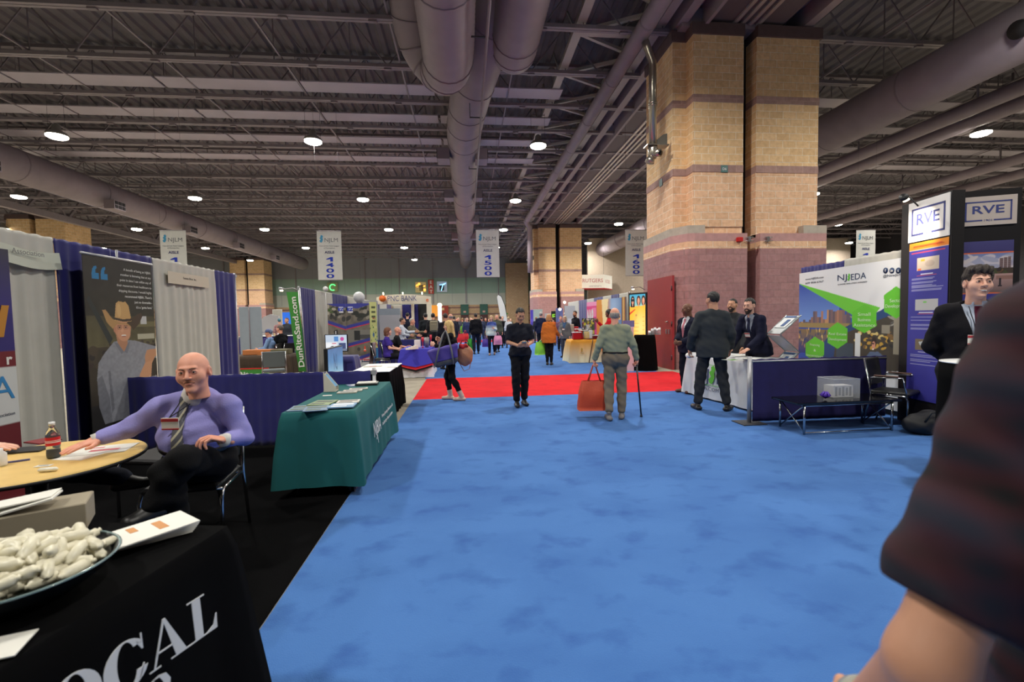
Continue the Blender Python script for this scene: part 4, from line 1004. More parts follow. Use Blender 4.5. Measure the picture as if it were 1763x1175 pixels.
def covered_table(label, cx, cy, w, d, h, rz, m, cat='table', flare=.05, pleat=.012, clear=.012, name='covered_table', wl=.11, top=None, round_=False, rows=9, seed=1, drop=None, lift=None):
    """table hidden under a cloth reaching the floor; local x along w, y along d"""
    t = thing(name, label, cat, (cx, cy, 0), rz); r = random.Random(seed)
    per = []
    if round_:
        n = 96
        for i in range(n): a = 2*math.pi*i/n; per.append((math.cos(a)*w/2, math.sin(a)*w/2, math.cos(a), math.sin(a), i/n*math.pi*w))
    else:
        c = [(-w/2, -d/2), (w/2, -d/2), (w/2, d/2), (-w/2, d/2)]; nr = [(0, -1), (1, 0), (0, 1), (-1, 0)]; s = 0
        for k in range(4):
            a, b_ = c[k], c[(k+1) % 4]; L = math.hypot(b_[0]-a[0], b_[1]-a[1]); n = int(L/.028)
            for i in range(n):
                u = i/n; e = min(u, 1-u)*L; nx, ny = nr[k]; pv = nr[k-1] if u < .5 else nr[(k+1) % 4]; q = max(0, 1-e/.14)*.5
                vx, vy = nx*(1-q)+pv[0]*q, ny*(1-q)+pv[1]*q; l = math.hypot(vx, vy); boost = 1+1.2*max(0, 1-e/.12)
                per.append((a[0]+(b_[0]-a[0])*u, a[1]+(b_[1]-a[1])*u, vx/l*boost, vy/l*boost, s+u*L))
            s += L
    n = len(per); vs = []; fs = []; ph = r.random()*6
    hb = clear if drop is None else h-drop
    for j in range(rows+1):
        f = j/rows; z = h-(h-hb)*f; ff = f**.8
        for (x, y, vx, vy, s) in per:
            wv = math.sin(2*math.pi*s/wl+ph+1.3*math.sin(s*3.1+ph))*.6+.5*math.sin(2*math.pi*s/(wl*2.7)+ph)
            o = .006+flare*ff*.6+pleat*wv*min(1, f*1.8)+(.0 if j else -.004); zz = z+(lift(s, f) if lift else 0); vs.append((x+vx*o, y+vy*o, zz if j else h))
    for j in range(rows):
        for i in range(n): i2 = (i+1) % n; fs.append((j*n+i, (j+1)*n+i, (j+1)*n+i2, j*n+i2))
    fs.append(tuple(range(n)))
    b = MB(); b.add(vs, fs, 0, True)
    for k in range(len(b.f)): 
        if k == len(b.f)-1: b.sm[k] = False
    b.build('tablecloth', m, t)
    b = MB(); b.box((0, 0, h-.02), (w-.02, d-.02, .022)) if not round_ else b.tube([(0, 0, h-.03), (0, 0, h-.01)], w/2-.01, 32); b.build('tabletop', top or mat('table_board', (120, 110, 100), .6), t)
    if not round_:
        for sx in (-1, 1):
            for sy in (-1, 1): b = MB(); b.tube([(sx*(w/2-.1), sy*(d/2-.1), h-.03), (sx*(w/2-.08), sy*(d/2-.08), 0.01)], .013, 8); b.build('leg', grey_metal, t)
    else: b = MB(); b.tube([(0, 0, .02), (0, 0, h-.03)], .03, 10); b.lathe([(.22, 0.01), (.2, .03), (.03, .05)], 20); b.build('pedestal', grey_metal, t)
    return t
def stack_chair(label, x, y, rz, m=None, arms=False, group=None):
    """tubular chair facing local +Y"""
    m = m or black_vinyl; t = thing('stacking_chair', label, 'chair', (x, y, 0), rz, group)
    b = MB(); b.box((0, 0, .46), (.44, .43, .045), bev=.015); b.build('seat', m, t)
    b = MB(); M = Matrix.Translation((0, -.235, .72)) @ Matrix.Rotation(.16, 4, 'X'); b.box((0, 0, 0), (.43, .03, .36), M=M, bev=.012); b.build('backrest', m, t)
    for s in (-1, 1):
        b = MB(); b.tube([(s*.235, .20, .01), (s*.235, .20, .38), (s*.235, .17, .435), (s*.235, -.16, .44)], .0115, 8); b.build('leg', chrome, t)
        b = MB(); b.tube([(s*.24, -.27, .01), (s*.24, -.19, .42), (s*.235, -.20, .50), (s*.225, -.275, .90)], .0115, 8); b.build('leg', chrome, t)
        if arms: b = MB(); b.tube([(s*.25, -.2, .50), (s*.26, -.18, .66), (s*.26, .15, .67), (s*.25, .2, .42)], .011, 8); b.build('arm_tube', chrome, t); b = MB(); b.box((s*.26, -.02, .685), (.05, .26, .02), bev=.008); b.build('armrest', mat('arm_brown', (80, 50, 40), .5), t)
    for y_ in (-.17, .17): b = MB(); b.tube([(-.235, y_, .435), (.235, y_, .435)], .01, 8); b.build('seat_rail', chrome, t)
    return t
def flat_item(name, label, cat, x, y, z, w, d, h, rz, m, deco=None, group=None):
    t = thing(name, label, cat, (x, y, z), rz, group); b = MB(); b.box((0, 0, h/2), (w, d, h)); b.build('sheet' if h < .006 else 'stack', m, t)
    if deco:
        b = MB(); 
        for (cx_, cy_, w_, d_) in deco[1]: b.box((cx_*w, cy_*d, h+.0006), (w_*w, d_*d, .001))
        b.build('print', deco[0], t)
    return t
def sign_text(t, s, O, r, u, h, c, **kw):
    b = MB(); put_text(b, s, O, r, u, h, **kw); return wpart(b, kw.pop('name', 'lettering') if False else 'lettering', mat('ink_%d_%d_%d' % tuple(c), c, .6), t)

# ---------------------------------------------------------------- left booth: drapes and rail
DX = -4.22
def dy(px): return float(atx(px, 450, DX)[1])
segs = [(2.2, dy(92), white_cl, 'white pleated drape behind the purple roll-up banner, far left'), (dy(92)+.01, dy(190), navy_cl, 'navy drape left half, directly right of the first white drape'),
        (dy(190)+.01, dy(261), navy_cl, 'navy drape mostly hidden behind the cowboy hat banner'), (dy(261)+.01, dy(367), white_cl, 'white drape with paper name sign, behind the seated man'),
        (dy(367)+.01, 8.9, navy_cl, 'navy drape closing the left booth at its far end')]
for y0, y1, m, lab in segs: drape('drape_panel', lab, (DX, y0), (DX, y1), .02, 2.44, m, None, .03, .16)
pipe_frame('pipe frame carrying the tall drapes of the left booth', (DX-.035, 2.2), (DX-.035, 8.95), 2.44, (0, .33, .66, 1))
drape('rail_drape', 'low navy rail drape behind the seated man in the left booth', (-4.15, 5.78), (-1.2, 5.78), .03, .91, navy_cl, None, .014, .10, seed=3)
pipe_frame('pipe frame holding the low navy rail behind the seated man', (-4.1, 5.8), (-1.16, 5.8), .92)
# paper sign on the white drape
y0, y1 = dy(281), dy(352)
t = thing('paper_sign', 'cream paper name sign pinned on the white drape behind the seated man', 'sign', (DX+.05, (y0+y1)/2, 2.2))
b = MB(); b.box((0, 0, 0), (.003, y1-y0, .17)); b.build('sheet', mat('cream_paper', (206, 196, 178), .8), t)
sign_text(t, 'Sussex Bros. Inc.', (DX+.053, (y0+y1)/2, 2.2), (0, 1, 0), (0, 0, 1), .036, (60, 60, 66), align='c')
t = thing('paper_sign', 'pale paper association sign curling on the first white drape, far left', 'sign', (DX+.06, 4.75, 2.2))
b = MB(); vs = []; fs = []
for i in range(12): y = -.55+i*.09; c = .02*math.sin(i*.5); zz = .02*math.sin(i*.6); vs += [(c, y, .08+zz), (c+.02, y, -.09+zz), (c-.003, y, .08+zz), (c+.017, y, -.09+zz)]
for i in range(11): k = i*4; fs += [(k, k+1, k+5, k+4), (k+2, k+6, k+7, k+3)]
b.add(vs, fs, 0, True); b.build('sheet', mat('pale_paper', (196, 200, 186), .8), t)
sign_text(t, 'Association', (DX+.10, 4.95, 2.21), (0, 1, 0), (0, 0, 1), .05, (110, 110, 112), align='r')

# cowboy banner
def cowboy():
    xb = DX+.22; ya = float(atx(139, 440, xb)[1]); yb = float(atx(261, 458, xb)[1]); zt = float(atx(139, 437, xb)[2]); W = yb-ya; Hh = zt-.12
    t = thing('roll_up_banner', 'tall roll-up banner showing a smiling man in a tan cowboy hat', 'banner', (xb, (ya+yb)/2, 0))
    c = Canvas(200, 400, (44, 42, 34)); P = c
    P.grad(0, (34, 33, 28), .30, (46, 45, 34)); P.grad(.30, (70, 66, 44), .46, (96, 90, 60)); P.grad(.46, (66, 58, 42), .75, (50, 44, 34)); P.grad(.75, (38, 36, 32), 1, (26, 26, 26)); P.noise(.25, 14, 30, 3)
    P.poly([(.02, .22), (.05, .20), (.33, .42), (.28, .45)], (38, 46, 44)); P.rect(.62, .33, 1, .36, (110, 104, 70)); P.rect(.76, .30, .86, .345, (190, 190, 190)); P.rect(.70, .40, .98, .43, (176, 172, 150)); P.blobs(30, .55, .44, 1, .52, .03, .012, [(60, 54, 46), (90, 84, 60), (40, 34, 30)], 4)
    P.blobs(16, 0, .44, .4, .58, .05, .02, [(56, 44, 38), (70, 60, 44), (40, 34, 30)], 5)
    X0_, Y0_ = c.x, c.y; c.x = X0_-.04; c.y = (Y0_-.22)/.9+.295
    sh = (140, 142, 150)
    P.poly([(.16, .60), (.30, .535), (.42, .525), (.62, .535), (.80, .56), (.98, .585), (1, .60), (1, .66), (.88, .655), (.80, .66), (.78, .80), (.72, .95), (.70, 1), (.12, 1), (.06, .90), (.05, .74), (.08, .65)], sh)
    P.poly([(.06, .90), (.05, .74), (.12, .72), (.2, .86), (.22, 1), (.12, 1)], (116, 118, 126)); P.poly([(.20, .70), (.23, .70), (.26, .92), (.22, .95)], (112, 114, 122)); P.noise(.14, 40, 80, 8, (.05, .54, .8, 1))
    P.poly([(.34, .50), (.50, .50), (.50, .58), (.42, .60), (.36, .56)], (178, 128, 96)); P.poly([(.30, .535), (.36, .545), (.44, .60), (.40, .61)], (118, 120, 130)); P.poly([(.54, .535), (.50, .55), (.44, .60), (.49, .61)], (118, 120, 130))
    # arm and hand
    P.poly([(.80, .60), (1, .595), (1, .635), (.93, .65), (.86, .70), (.76, .69), (.76, .64)], (196, 142, 104)); P.poly([(.76, .68), (.88, .67), (.84, .80), (.80, .82), (.74, .845), (.70, .84), (.64, .82), (.66, .75)], (204, 150, 112))
    for i, (x, l) in enumerate(((.645, .10), (.70, .125), (.755, .12), (.81, .095))): P.ell(x, .80+l*.25, .020, l*.38, (206, 152, 114), -.16)
    # face
    P.ell(.44, .455, .122, .068, (196, 140, 108)); P.ell(.455, .49, .095, .045, (204, 148, 114)); P.ell(.45, .500, .036, .006, (232, 220, 208)); P.ell(.45, .506, .034, .0025, (160, 90, 76)); P.ell(.43, .468, .020, .014, (212, 158, 124)); P.ell(.325, .46, .018, .02, (186, 128, 98))
    for x in (.395, .485): P.ell(x, .453, .034, .012, (92, 66, 54)); P.ell(x, .453, .031, .0105, (186, 134, 106)); P.ell(x, .452, .014, .004, (50, 36, 32)); P.rect(x-.03, .439, x+.03, .442, (110, 78, 58))
    # hat
    P.poly([(.17, .35), (.215, .348), (.30, .40), (.42, .425), (.52, .425), (.68, .37), (.74, .362), (.755, .385), (.70, .43), (.58, .455), (.50, .435), (.36, .432), (.30, .46), (.22, .42)], (176, 138, 88)); P.poly([(.50, .425), (.68, .37), (.74, .362), (.755, .385), (.70, .43), (.60, .47), (.55, .44)], (70, 54, 38))
    P.poly([(.33, .41), (.36, .31), (.40, .295), (.47, .30), (.50, .295), (.545, .32), (.58, .415), (.46, .42)], (196, 156, 100)); P.poly([(.33, .405), (.335, .392), (.45, .403), (.575, .398), (.58, .412), (.46, .418)], (64, 52, 42)); P.ell(.40, .35, .03, .04, (208, 170, 114))
    c.x, c.y = X0_, Y0_
    for x in (.105, .22): P.rect(x, .083, x+.09, .114, (24, 116, 168)); P.poly([(x, .09), (x+.008, .066), (x+.03, .052), (x+.062, .048), (x+.066, .058), (x+.05, .066), (x+.046, .084), (x+.04, .09)], (24, 116, 168))
    c.place('print', (xb+.004, ya+.01, zt), (0, 1, 0), (0, 0, 1), W-.02, Hh, t)
    b = MB(); b.box((xb, (ya+yb)/2, .12+Hh/2), (.003, W-.02, Hh)); wpart(b, 'backing', mat('banner_back', (60, 60, 60), .8), t)
    b = MB(); b.tube([(xb, ya, zt+.012), (xb, yb, zt+.012)], .017, 8); wpart(b, 'top_rail', grey_metal, t)
    b = MB(); b.box((xb, (ya+yb)/2, .06), (.18, W+.04, .11), bev=.02); wpart(b, 'base', grey_metal, t)
    b = MB(); b.tube([(xb-.04, (ya+yb)/2, .1), (xb-.03, (ya+yb)/2, zt+.12)], .011, 8); wpart(b, 'pole', grey_metal, t)
    r, u = (0, 1, 0), (0, 0, 1); k = W/.86
    L = [('A benefit of being an NJBIA', 0), ('member is knowing that at any', 0), ('point in time I can utilize any of', 0), ('their resources from healthcare to', 0), ('shipping discounts. I would highly', 0), ('recommend NJBIA. There\u2019s', 1), ('just no downside -', 1), ('it\u2019s a \u2018gotta have.\u2019', 1)]
    b = MB()
    for i, (s, bd) in enumerate(L): put_text(b, s, (xb+.005, yb-.04+i*.0, zt-.115-i*.050*k), r, u, .0235*k, 'r', .012 if bd else 0, res=2)
    for i, s in enumerate(('Dean Serratelli', 'Owner', 'Serratelli Hat Company', 'Member since 2012')): put_text(b, s, (xb+.005, yb-.03, zt-.66*Hh-i*.052*k), r, u, .022*k, 'r', 0, res=2)
    wpart(b, 'lettering', mat('ink_white', (222, 222, 218), .6), t)
cowboy()

# purple / red / white roll-up at the far left edge
def edge_banner():
    xb = DX+.45; yb = float(atx(22, 560, xb)[1]); ya = yb-.84; zt = float(atx(19, 431, xb)[2]); t = thing('roll_up_banner', 'purple, red and white roll-up banner cut by the left edge', 'banner', (xb, (ya+yb)/2, 0)); W = yb-ya; Hh = zt-.1
    zz = lambda py: (zt-float(atx(25, py, xb)[2]))/Hh
    c = Canvas(60, 160, (40, 32, 110)); c.grad(0, (50, 48, 66), zz(540), (44, 34, 120)); c.rect(0, zz(604), 1, zz(632), (110, 22, 34)); c.rect(0, zz(632), 1, zz(728), (206, 208, 208)); c.rect(0, zz(728), 1, 1, (104, 26, 34))
    c.place('print', (xb+.004, ya, zt), (0, 1, 0), (0, 0, 1), W, Hh, t)
    b = MB(); b.box((xb, (ya+yb)/2, .1+Hh/2), (.003, W, Hh)); wpart(b, 'backing', mat('banner_back', 0), t); b = MB(); b.box((xb, (ya+yb)/2, .05), (.2, W+.04, .1), bev=.02); wpart(b, 'base', grey_metal, t)
    z0 = float(atx(10, 568, xb)[2]); hh = .26
    b = MB(); b.plate([(-.22, hh), (-.13, hh), (-.055, .1), (.0, .1), (.05, hh*1.0), (.1, hh)] and [(-.07, 0), (.0, 0), (.06, hh), (-.0, hh)], (xb+.006, yb-.09, z0-.06), (0, 1, 0), (0, 0, 1), .003); b.plate([(-.07, 0), (-.02, 0), (-.09, hh), (-.16, hh)], (xb+.006, yb-.10, z0-.06), (0, 1, 0), (0, 0, 1), .003); wpart(b, 'letter', mat('ink_gold', (186, 128, 40), .5), t)
    sign_text(t, 'r', (xb+.006, yb-.03, float(atx(18, 627, xb)[2])), (0, 1, 0), (0, 0, 1), .09, (230, 226, 222), align='r', bold=.03)
    sign_text(t, 'NJBIA', (xb+.006, yb-.03, float(atx(14, 687, xb)[2])), (0, 1, 0), (0, 0, 1), .2, (48, 130, 190), align='r', bold=.0)
    sign_text(t, 'New Jersey Business & Industry Association', (xb+.006, yb-.04, float(atx(14, 716, xb)[2])), (0, 1, 0), (0, 0, 1), .028, (70, 76, 96), align='r')
edge_banner()

# ---------------------------------------------------------------- round table and what is on it
TC = (-2.52, 2.90); TH = .74
t = thing('round_table', 'round maple top table on a single dark post, left foreground', 'table', (TC[0], TC[1], 0))
b = MB(); b.lathe([(.0001, TH-.03), (.485, TH-.03), (.5, TH-.02), (.5, TH-.006), (.494, TH), (.0001, TH)], 64); 
for i in range(len(b.sm)): b.sm[i] = False
b.build('tabletop', mat('maple', (226, 190, 116), .35, vary=.06, vscale=9), t)
b = MB(); b.lathe([(.503, TH-.026), (.506, TH-.016), (.503, TH-.006)], 64); b.build('edge_band', black_vinyl, t)
b = MB(); b.tube([(0, 0, .05), (0, 0, TH-.03)], .038, 16); b.build('post', mat('dark_chrome', (60, 60, 64), .3, .8), t)
b = MB(); b.lathe([(.28, 0.012), (.27, .03), (.06, .055), (.04, .09)], 32); b.build('base', MC['dark_chrome'], t)
p = atz(93, 789, TH)
t = thing('soda_bottle', 'clear plastic soda bottle with red label, half full, on the round table', 'bottle', (p[0], p[1], TH+.001))
pr_ = [(.0, .0), (.026, .0), (.032, .008), (.033, .03), (.031, .055), (.033, .075), (.033, .13), (.030, .15), (.018, .178), (.0135, .186), (.0135, .2)]
b = MB(); b.lathe(pr_, 24); b.build('bottle_body', mat('clear_plastic', (235, 240, 240), .05, trans=.92), t)
b = MB(); b.lathe([(.0, .003), (.024, .003), (.0305, .01), (.0315, .03), (.0295, .052), (.0, .052)], 24); b.build('soda', mat('cola', (26, 10, 8), .15), t)
b = MB(); b.lathe([(.0334, .078), (.0334, .128)], 24, caps=False); b.build('bottle_label', mat('label_red', (198, 24, 34), .5), t)
b = MB(); b.lathe([(.0337, .096), (.0337, .101)], 24, caps=False); b.lathe([(.0337, .106), (.0337, .109)], 24, caps=False); b.build('bottle_label_band', mat('ink_white', 0), t)
b = MB(); b.lathe([(.0145, .196), (.015, .216), (.0001, .217)], 18); b.build('bottle_cap', mat('cap_white', (225, 225, 225), .5), t)
def on_table(px, py): p = atz(px, py, TH); return p[0], p[1]
x, y = on_table(178, 775); flat_item('brochure', 'white brochure with pink and green print under the seated man\'s hand', 'brochure', x, y, TH+.001, .30, .22, .003, .25, white_paper, (mat('print_pink', (200, 90, 100), .6), [(.05, -.1, .5, .18), (-.2, .25, .3, .1)]))
x, y = on_table(140, 785); flat_item('paper_sheet', 'white sheet half under the pink printed brochure', 'paper', x, y-.02, TH+.0005, .2, .14, .0008, -.2, white_paper)
x, y = on_table(75, 803); flat_item('name_tag', 'small white name tag lying near the table edge', 'tag', x, y, TH+.001, .075, .035, .002, .1, white_paper, (mat('print_grey', (120, 120, 124), .6), [(0, 0, .6, .3)]))
x, y = on_table(83, 813); t = thing('mint_pack', 'single wrapped white mint on the round table', 'mint', (x, y, TH+.001), .15); b = MB(); b.tube([(-.045, 0, .012), (-.035, 0, .012), (.035, 0, .012), (.045, 0, .012)], [.004, .012, .012, .004], 10); b.build('wrapper', mat('mint_white', (226, 224, 210), .35), t)
x, y = on_table(22, 797); flat_item('pen', 'blue and white pen lying on the round table, left side', 'pen', x, y, TH+.001, .14, .012, .009, .5, mat('pen_blue', (80, 84, 140), .4))
x, y = on_table(58, 777); flat_item('tablet', 'black tablet lying on the table beside the soda bottle', 'tablet', x-.05, y+.02, TH+.001, .2, .14, .009, .15, black_vinyl)
x, y = on_table(2, 803); t = thing('lotion_bottle', 'small white bottle at the left edge of the round table', 'bottle', (x, y, TH+.001)); b = MB(); b.lathe([(.0, 0), (.024, 0), (.026, .01), (.026, .07), (.012, .085), (.012, .1), (.0, .1)], 16); b.build('bottle_body', mat('cap_white', 0), t)
x, y = on_table(50, 768); flat_item('folder', 'dark red folder at the back of the round table', 'folder', x, y+.1, TH+.001, .17, .12, .008, -.4, mat('folder_red', (120, 24, 30), .5))

# chairs of the left booth
pc = aty(200, 700, 3.85); stack_chair('empty black stacking chair with chrome frame behind the seated man\'s arm', -2.48, 3.95, math.pi-.25)
stack_chair('black chrome chair under the seated man in the lavender shirt', -1.88, 3.28, math.pi+.12)
stack_chair('black chair under the mostly hidden person at the left edge', -3.42, 3.0, -math.pi/2)

# ---------------------------------------------------------------- green NJBIA table
GT = (-1.29, 4.98); gm = mat('teal_cloth', (8, 90, 92), .85, vary=.06, vscale=4)
gt = covered_table('table under a long teal cloth with white NJBIA lettering', GT[0], GT[1], .60, 1.86, .75, 0, gm, flare=.07, pleat=.010, wl=.3, clear=.1, seed=3)
b = MB(); r_, u_ = (0, 1, 0), Vector((-.055, 0, 1)).normalized()
X1 = GT[0]+.3+.0475
put_text(b, 'NJBIA', (X1+.003, 4.62, .36), r_, u_, .15, 'l', 0, ws=.72, ext=.002)
b.plate([(0, 0), (.012, 0), (.03, -.09), (.018, -.09)], (X1+.010, 4.73, .36), r_, u_, .002)
put_text(b, 'New Jersey Business &', (X1-.004, 5.08, .46), r_, u_, .038, 'l', 0, ext=.002, fit=.72); put_text(b, 'Industry Association', (X1+.0015, 5.08, .375), r_, u_, .038, 'l', 0, ext=.002, fit=.66)
wpart(b, 'lettering', mat('ink_white', 0), gt)
drape('table_skirt', 'dark blue underskirt peeking out below the teal tablecloth', (-1.025, 4.1), (-1.025, 5.9), .012, .5, navy_cl, None, .012, .07)
def gtp(px, py): p = atz(px, py, .75); return p[0], p[1]
cols = [((88, 120, 150), (60, 84, 60)), ((120, 140, 90), (40, 60, 44)), ((190, 186, 176), (90, 84, 80)), ((110, 150, 186), (226, 226, 226))]
k = 0
for i, (px, py, w_, d_, ph) in enumerate(((520, 704, .20, .26, 0), (556, 696, .2, .26, 1), (545, 706, .2, .24, 0), (590, 702, .22, .2, 3), (600, 695, .2, .16, 2))):
    x, y = gtp(px, py); a, c2 = cols[ph]
    flat_item('magazine', ['green landscape magazine at the near left corner of the teal table', 'blue sky magazine behind the green one on the teal table', 'dark green booklet between two magazines on the near table edge', 'white and blue magazine at the near right corner of the teal table', 'beige newsletter behind the blue magazine on the teal table'][i], 'magazine', x, y, .752+i*.0035, w_, d_, .006+.004*(i % 2), (.1, -.08, .2, .05, .12)[i], mat('mag_%d' % i, a, .45), (mat('magp_%d' % i, c2, .45), [(0, .2, .8, .3), (-.1, -.25, .6, .2)]))
x, y = gtp(598, 677)
for i, (dx, dy_, h_) in enumerate(((0, 0, .012), (.03, .12, .010), (.06, .26, .008))): flat_item('newsletter_stack', ['fanned stack of newsletters in the middle of the teal table, nearest', 'second newsletter stack in the middle of the teal table', 'third newsletter stack, by the far end of the teal table'][i], 'newsletter', x+dx, y+dy_, .752, .2, .11, h_, .1+i*.05, mat('newsprint', (190, 188, 176), .7), (mat('print_grey', 0), [(0, .2, .8, .1), (0, -.1, .7, .3)]))
x, y = gtp(632, 663); t = thing('brochure_tray', 'low clear and dark tray of leaflets at the far end of the teal table', 'tray', (x, y, .752), .1); b = MB(); b.box((0, 0, .012), (.26, .2, .024), bev=.004); b.build('tray', mat('tray_dark', (40, 40, 40), .3), t); b = MB(); b.box((0, 0, .029), (.22, .16, .01)); b.build('leaflets', white_paper, t)
x, y = gtp(570, 674); t = thing('leaflet_holder', 'white card leaflet holder with slanted sides standing by the screen', 'holder', (x, y, .752), .0)
b = MB(); b.plate([(0, 0), (.13, 0), (.13, .05), (.0, .22)], (-.06, -.055, 0), (1, 0, 0), (0, 0, 1), .004); b.plate([(0, 0), (.13, 0), (.13, .05), (.0, .22)], (-.06, .05, 0), (1, 0, 0), (0, 0, 1), .004); b.box((0, 0, .006), (.13, .11, .01)); b.box((-.06, 0, .1), (.004, .11, .2)); b.build('holder', mat('card_white', (216, 210, 196), .7), t)
b = MB(); b.box((0, 0, 0), (.17, .1, .008), M=Matrix.Translation((.005, 0, .12)) @ Matrix.Rotation(.9, 4, 'Y')); b.build('leaflets', mat('leaflet_blue', (70, 140, 190), .5), t)
x, y = gtp(565, 681); flat_item('business_card', 'small white card on the teal cloth in front of the leaflet holder', 'card', x, y-.03, .752, .09, .05, .002, .1, white_paper)
x, y = gtp(612, 664); flat_item('booklet', 'blue and white booklet beside the leaflet tray', 'booklet', x-.02, y, .752, .14, .2, .004, .5, mat('booklet_blue', (140, 150, 180), .5), (mat('ink_white', 0), [(0, 0, .5, .5)]))

# screens
def screen(label, c, w, h, rz, canvas, post, tilt=0.0, emit=.9):
    t = thing('display_screen', label, 'screen', (c[0], c[1], 0)); M = Matrix.Translation((0, 0, c[2])) @ Matrix.Rotation(rz, 4, 'Z')
    b = MB(); b.box((0, .025, 0), (w+.03, .04, h+.03), M=M, bev=.008); b.build('housing', black_vinyl, t)
    R3 = Matrix.Rotation(rz, 3, 'Z'); r = R3 @ Vector((1, 0, 0)); n = R3 @ Vector((0, -1, 0)); O = Vector((c[0], c[1], c[2]))-r*w/2+Vector((0, 0, h/2))+n*.002
    canvas.place('screen', O, r, (0, 0, 1), w, h, t, attr_mat('lit_screen', .3, emit))
    b = MB(); b.tube([(post[0], post[1], .02), (post[0], post[1], c[2]-h*.2)], .018, 8); b.box((post[0], post[1], .02), (.4, .3, .02)); b.bar((post[0], post[1], c[2]-.05), (0, .04, c[2]-.05), .04, .04); b.build('stand', black_vinyl, t); return t
c = Canvas(60, 40, (70, 110, 150)); c.grad(0, (84, 112, 150), .5, (88, 134, 172)); c.grad(.5, (88, 134, 172), 1, (110, 170, 190)); c.noise(.12, 9, 6, 3); c.poly([(.35, .15), (.38, .15), (.46, .45), (.46, .15), (.49, .15), (.49, .6), (.46, .6), (.38, .35), (.38, .62), (.35, .62)], (50, 76, 110)); c.rect(.54, .2, .57, .6, (50, 76, 110))
screen('large bluish screen on a floor stand behind the teal table', (-1.76, 6.32, .95), .78, .45, math.pi/2+.03, c, (-.10, 0), emit=.55)
c = Canvas(50, 40, (190, 205, 225)); c.rect(0, .45, .55, .8, (235, 238, 245)); c.ell(.32, .82, .12, .14, (40, 40, 46)); c.ell(.32, .82, .06, .07, (150, 150, 160)); c.rect(.62, .5, .95, .85, (70, 80, 120)); c.rect(.4, .1, .6, .4, (90, 140, 200)); c.ell(.78, .25, .09, .12, (190, 80, 150)); c.rect(.3, .5, .5, .56, (190, 50, 90)); c.rect(0, .85, 1, 1, (120, 130, 150))
p = aty(579, 591, 7.9); screen('small bright screen showing a white truck, above the blue draped stand', p, .34, .27, .05, c, (0, .06), emit=.9)
covered_table('narrow navy draped stand below the truck screen', -2.14, 8.35, .32, .4, .92, 0, navy_cl, name='draped_stand', flare=.1)

# black skirted table with white top
bt = covered_table('table with black pleated skirt and plain white top behind the teal table', -1.48, 7.75, .56, 1.3, .745, .0, black_cl, flare=.03, pleat=.02, wl=.09, seed=9)
b = MB(); b.box((0, 0, .749), (.6, 1.34, .012), bev=.004); b.build('white_cover', mat('white_cover', (226, 228, 228), .5), bt)
p = atz(642, 631, .76); flat_item('paper_sheet', 'leaflets spread on the white topped table, left part', 'paper', p[0], p[1], .757, .3, .2, .002, .1, mat('newsprint', 0), (mat('print_pink', 0), [(0, 0, .4, .3)]))
p = atz(680, 632, .76); flat_item('paper_sheet', 'thin leaflet on the white topped table, right part', 'paper', p[0]-.05, p[1], .757, .2, .1, .002, -.1, white_paper, (mat('print_grey', 0), [(0, 0, .7, .3)]))

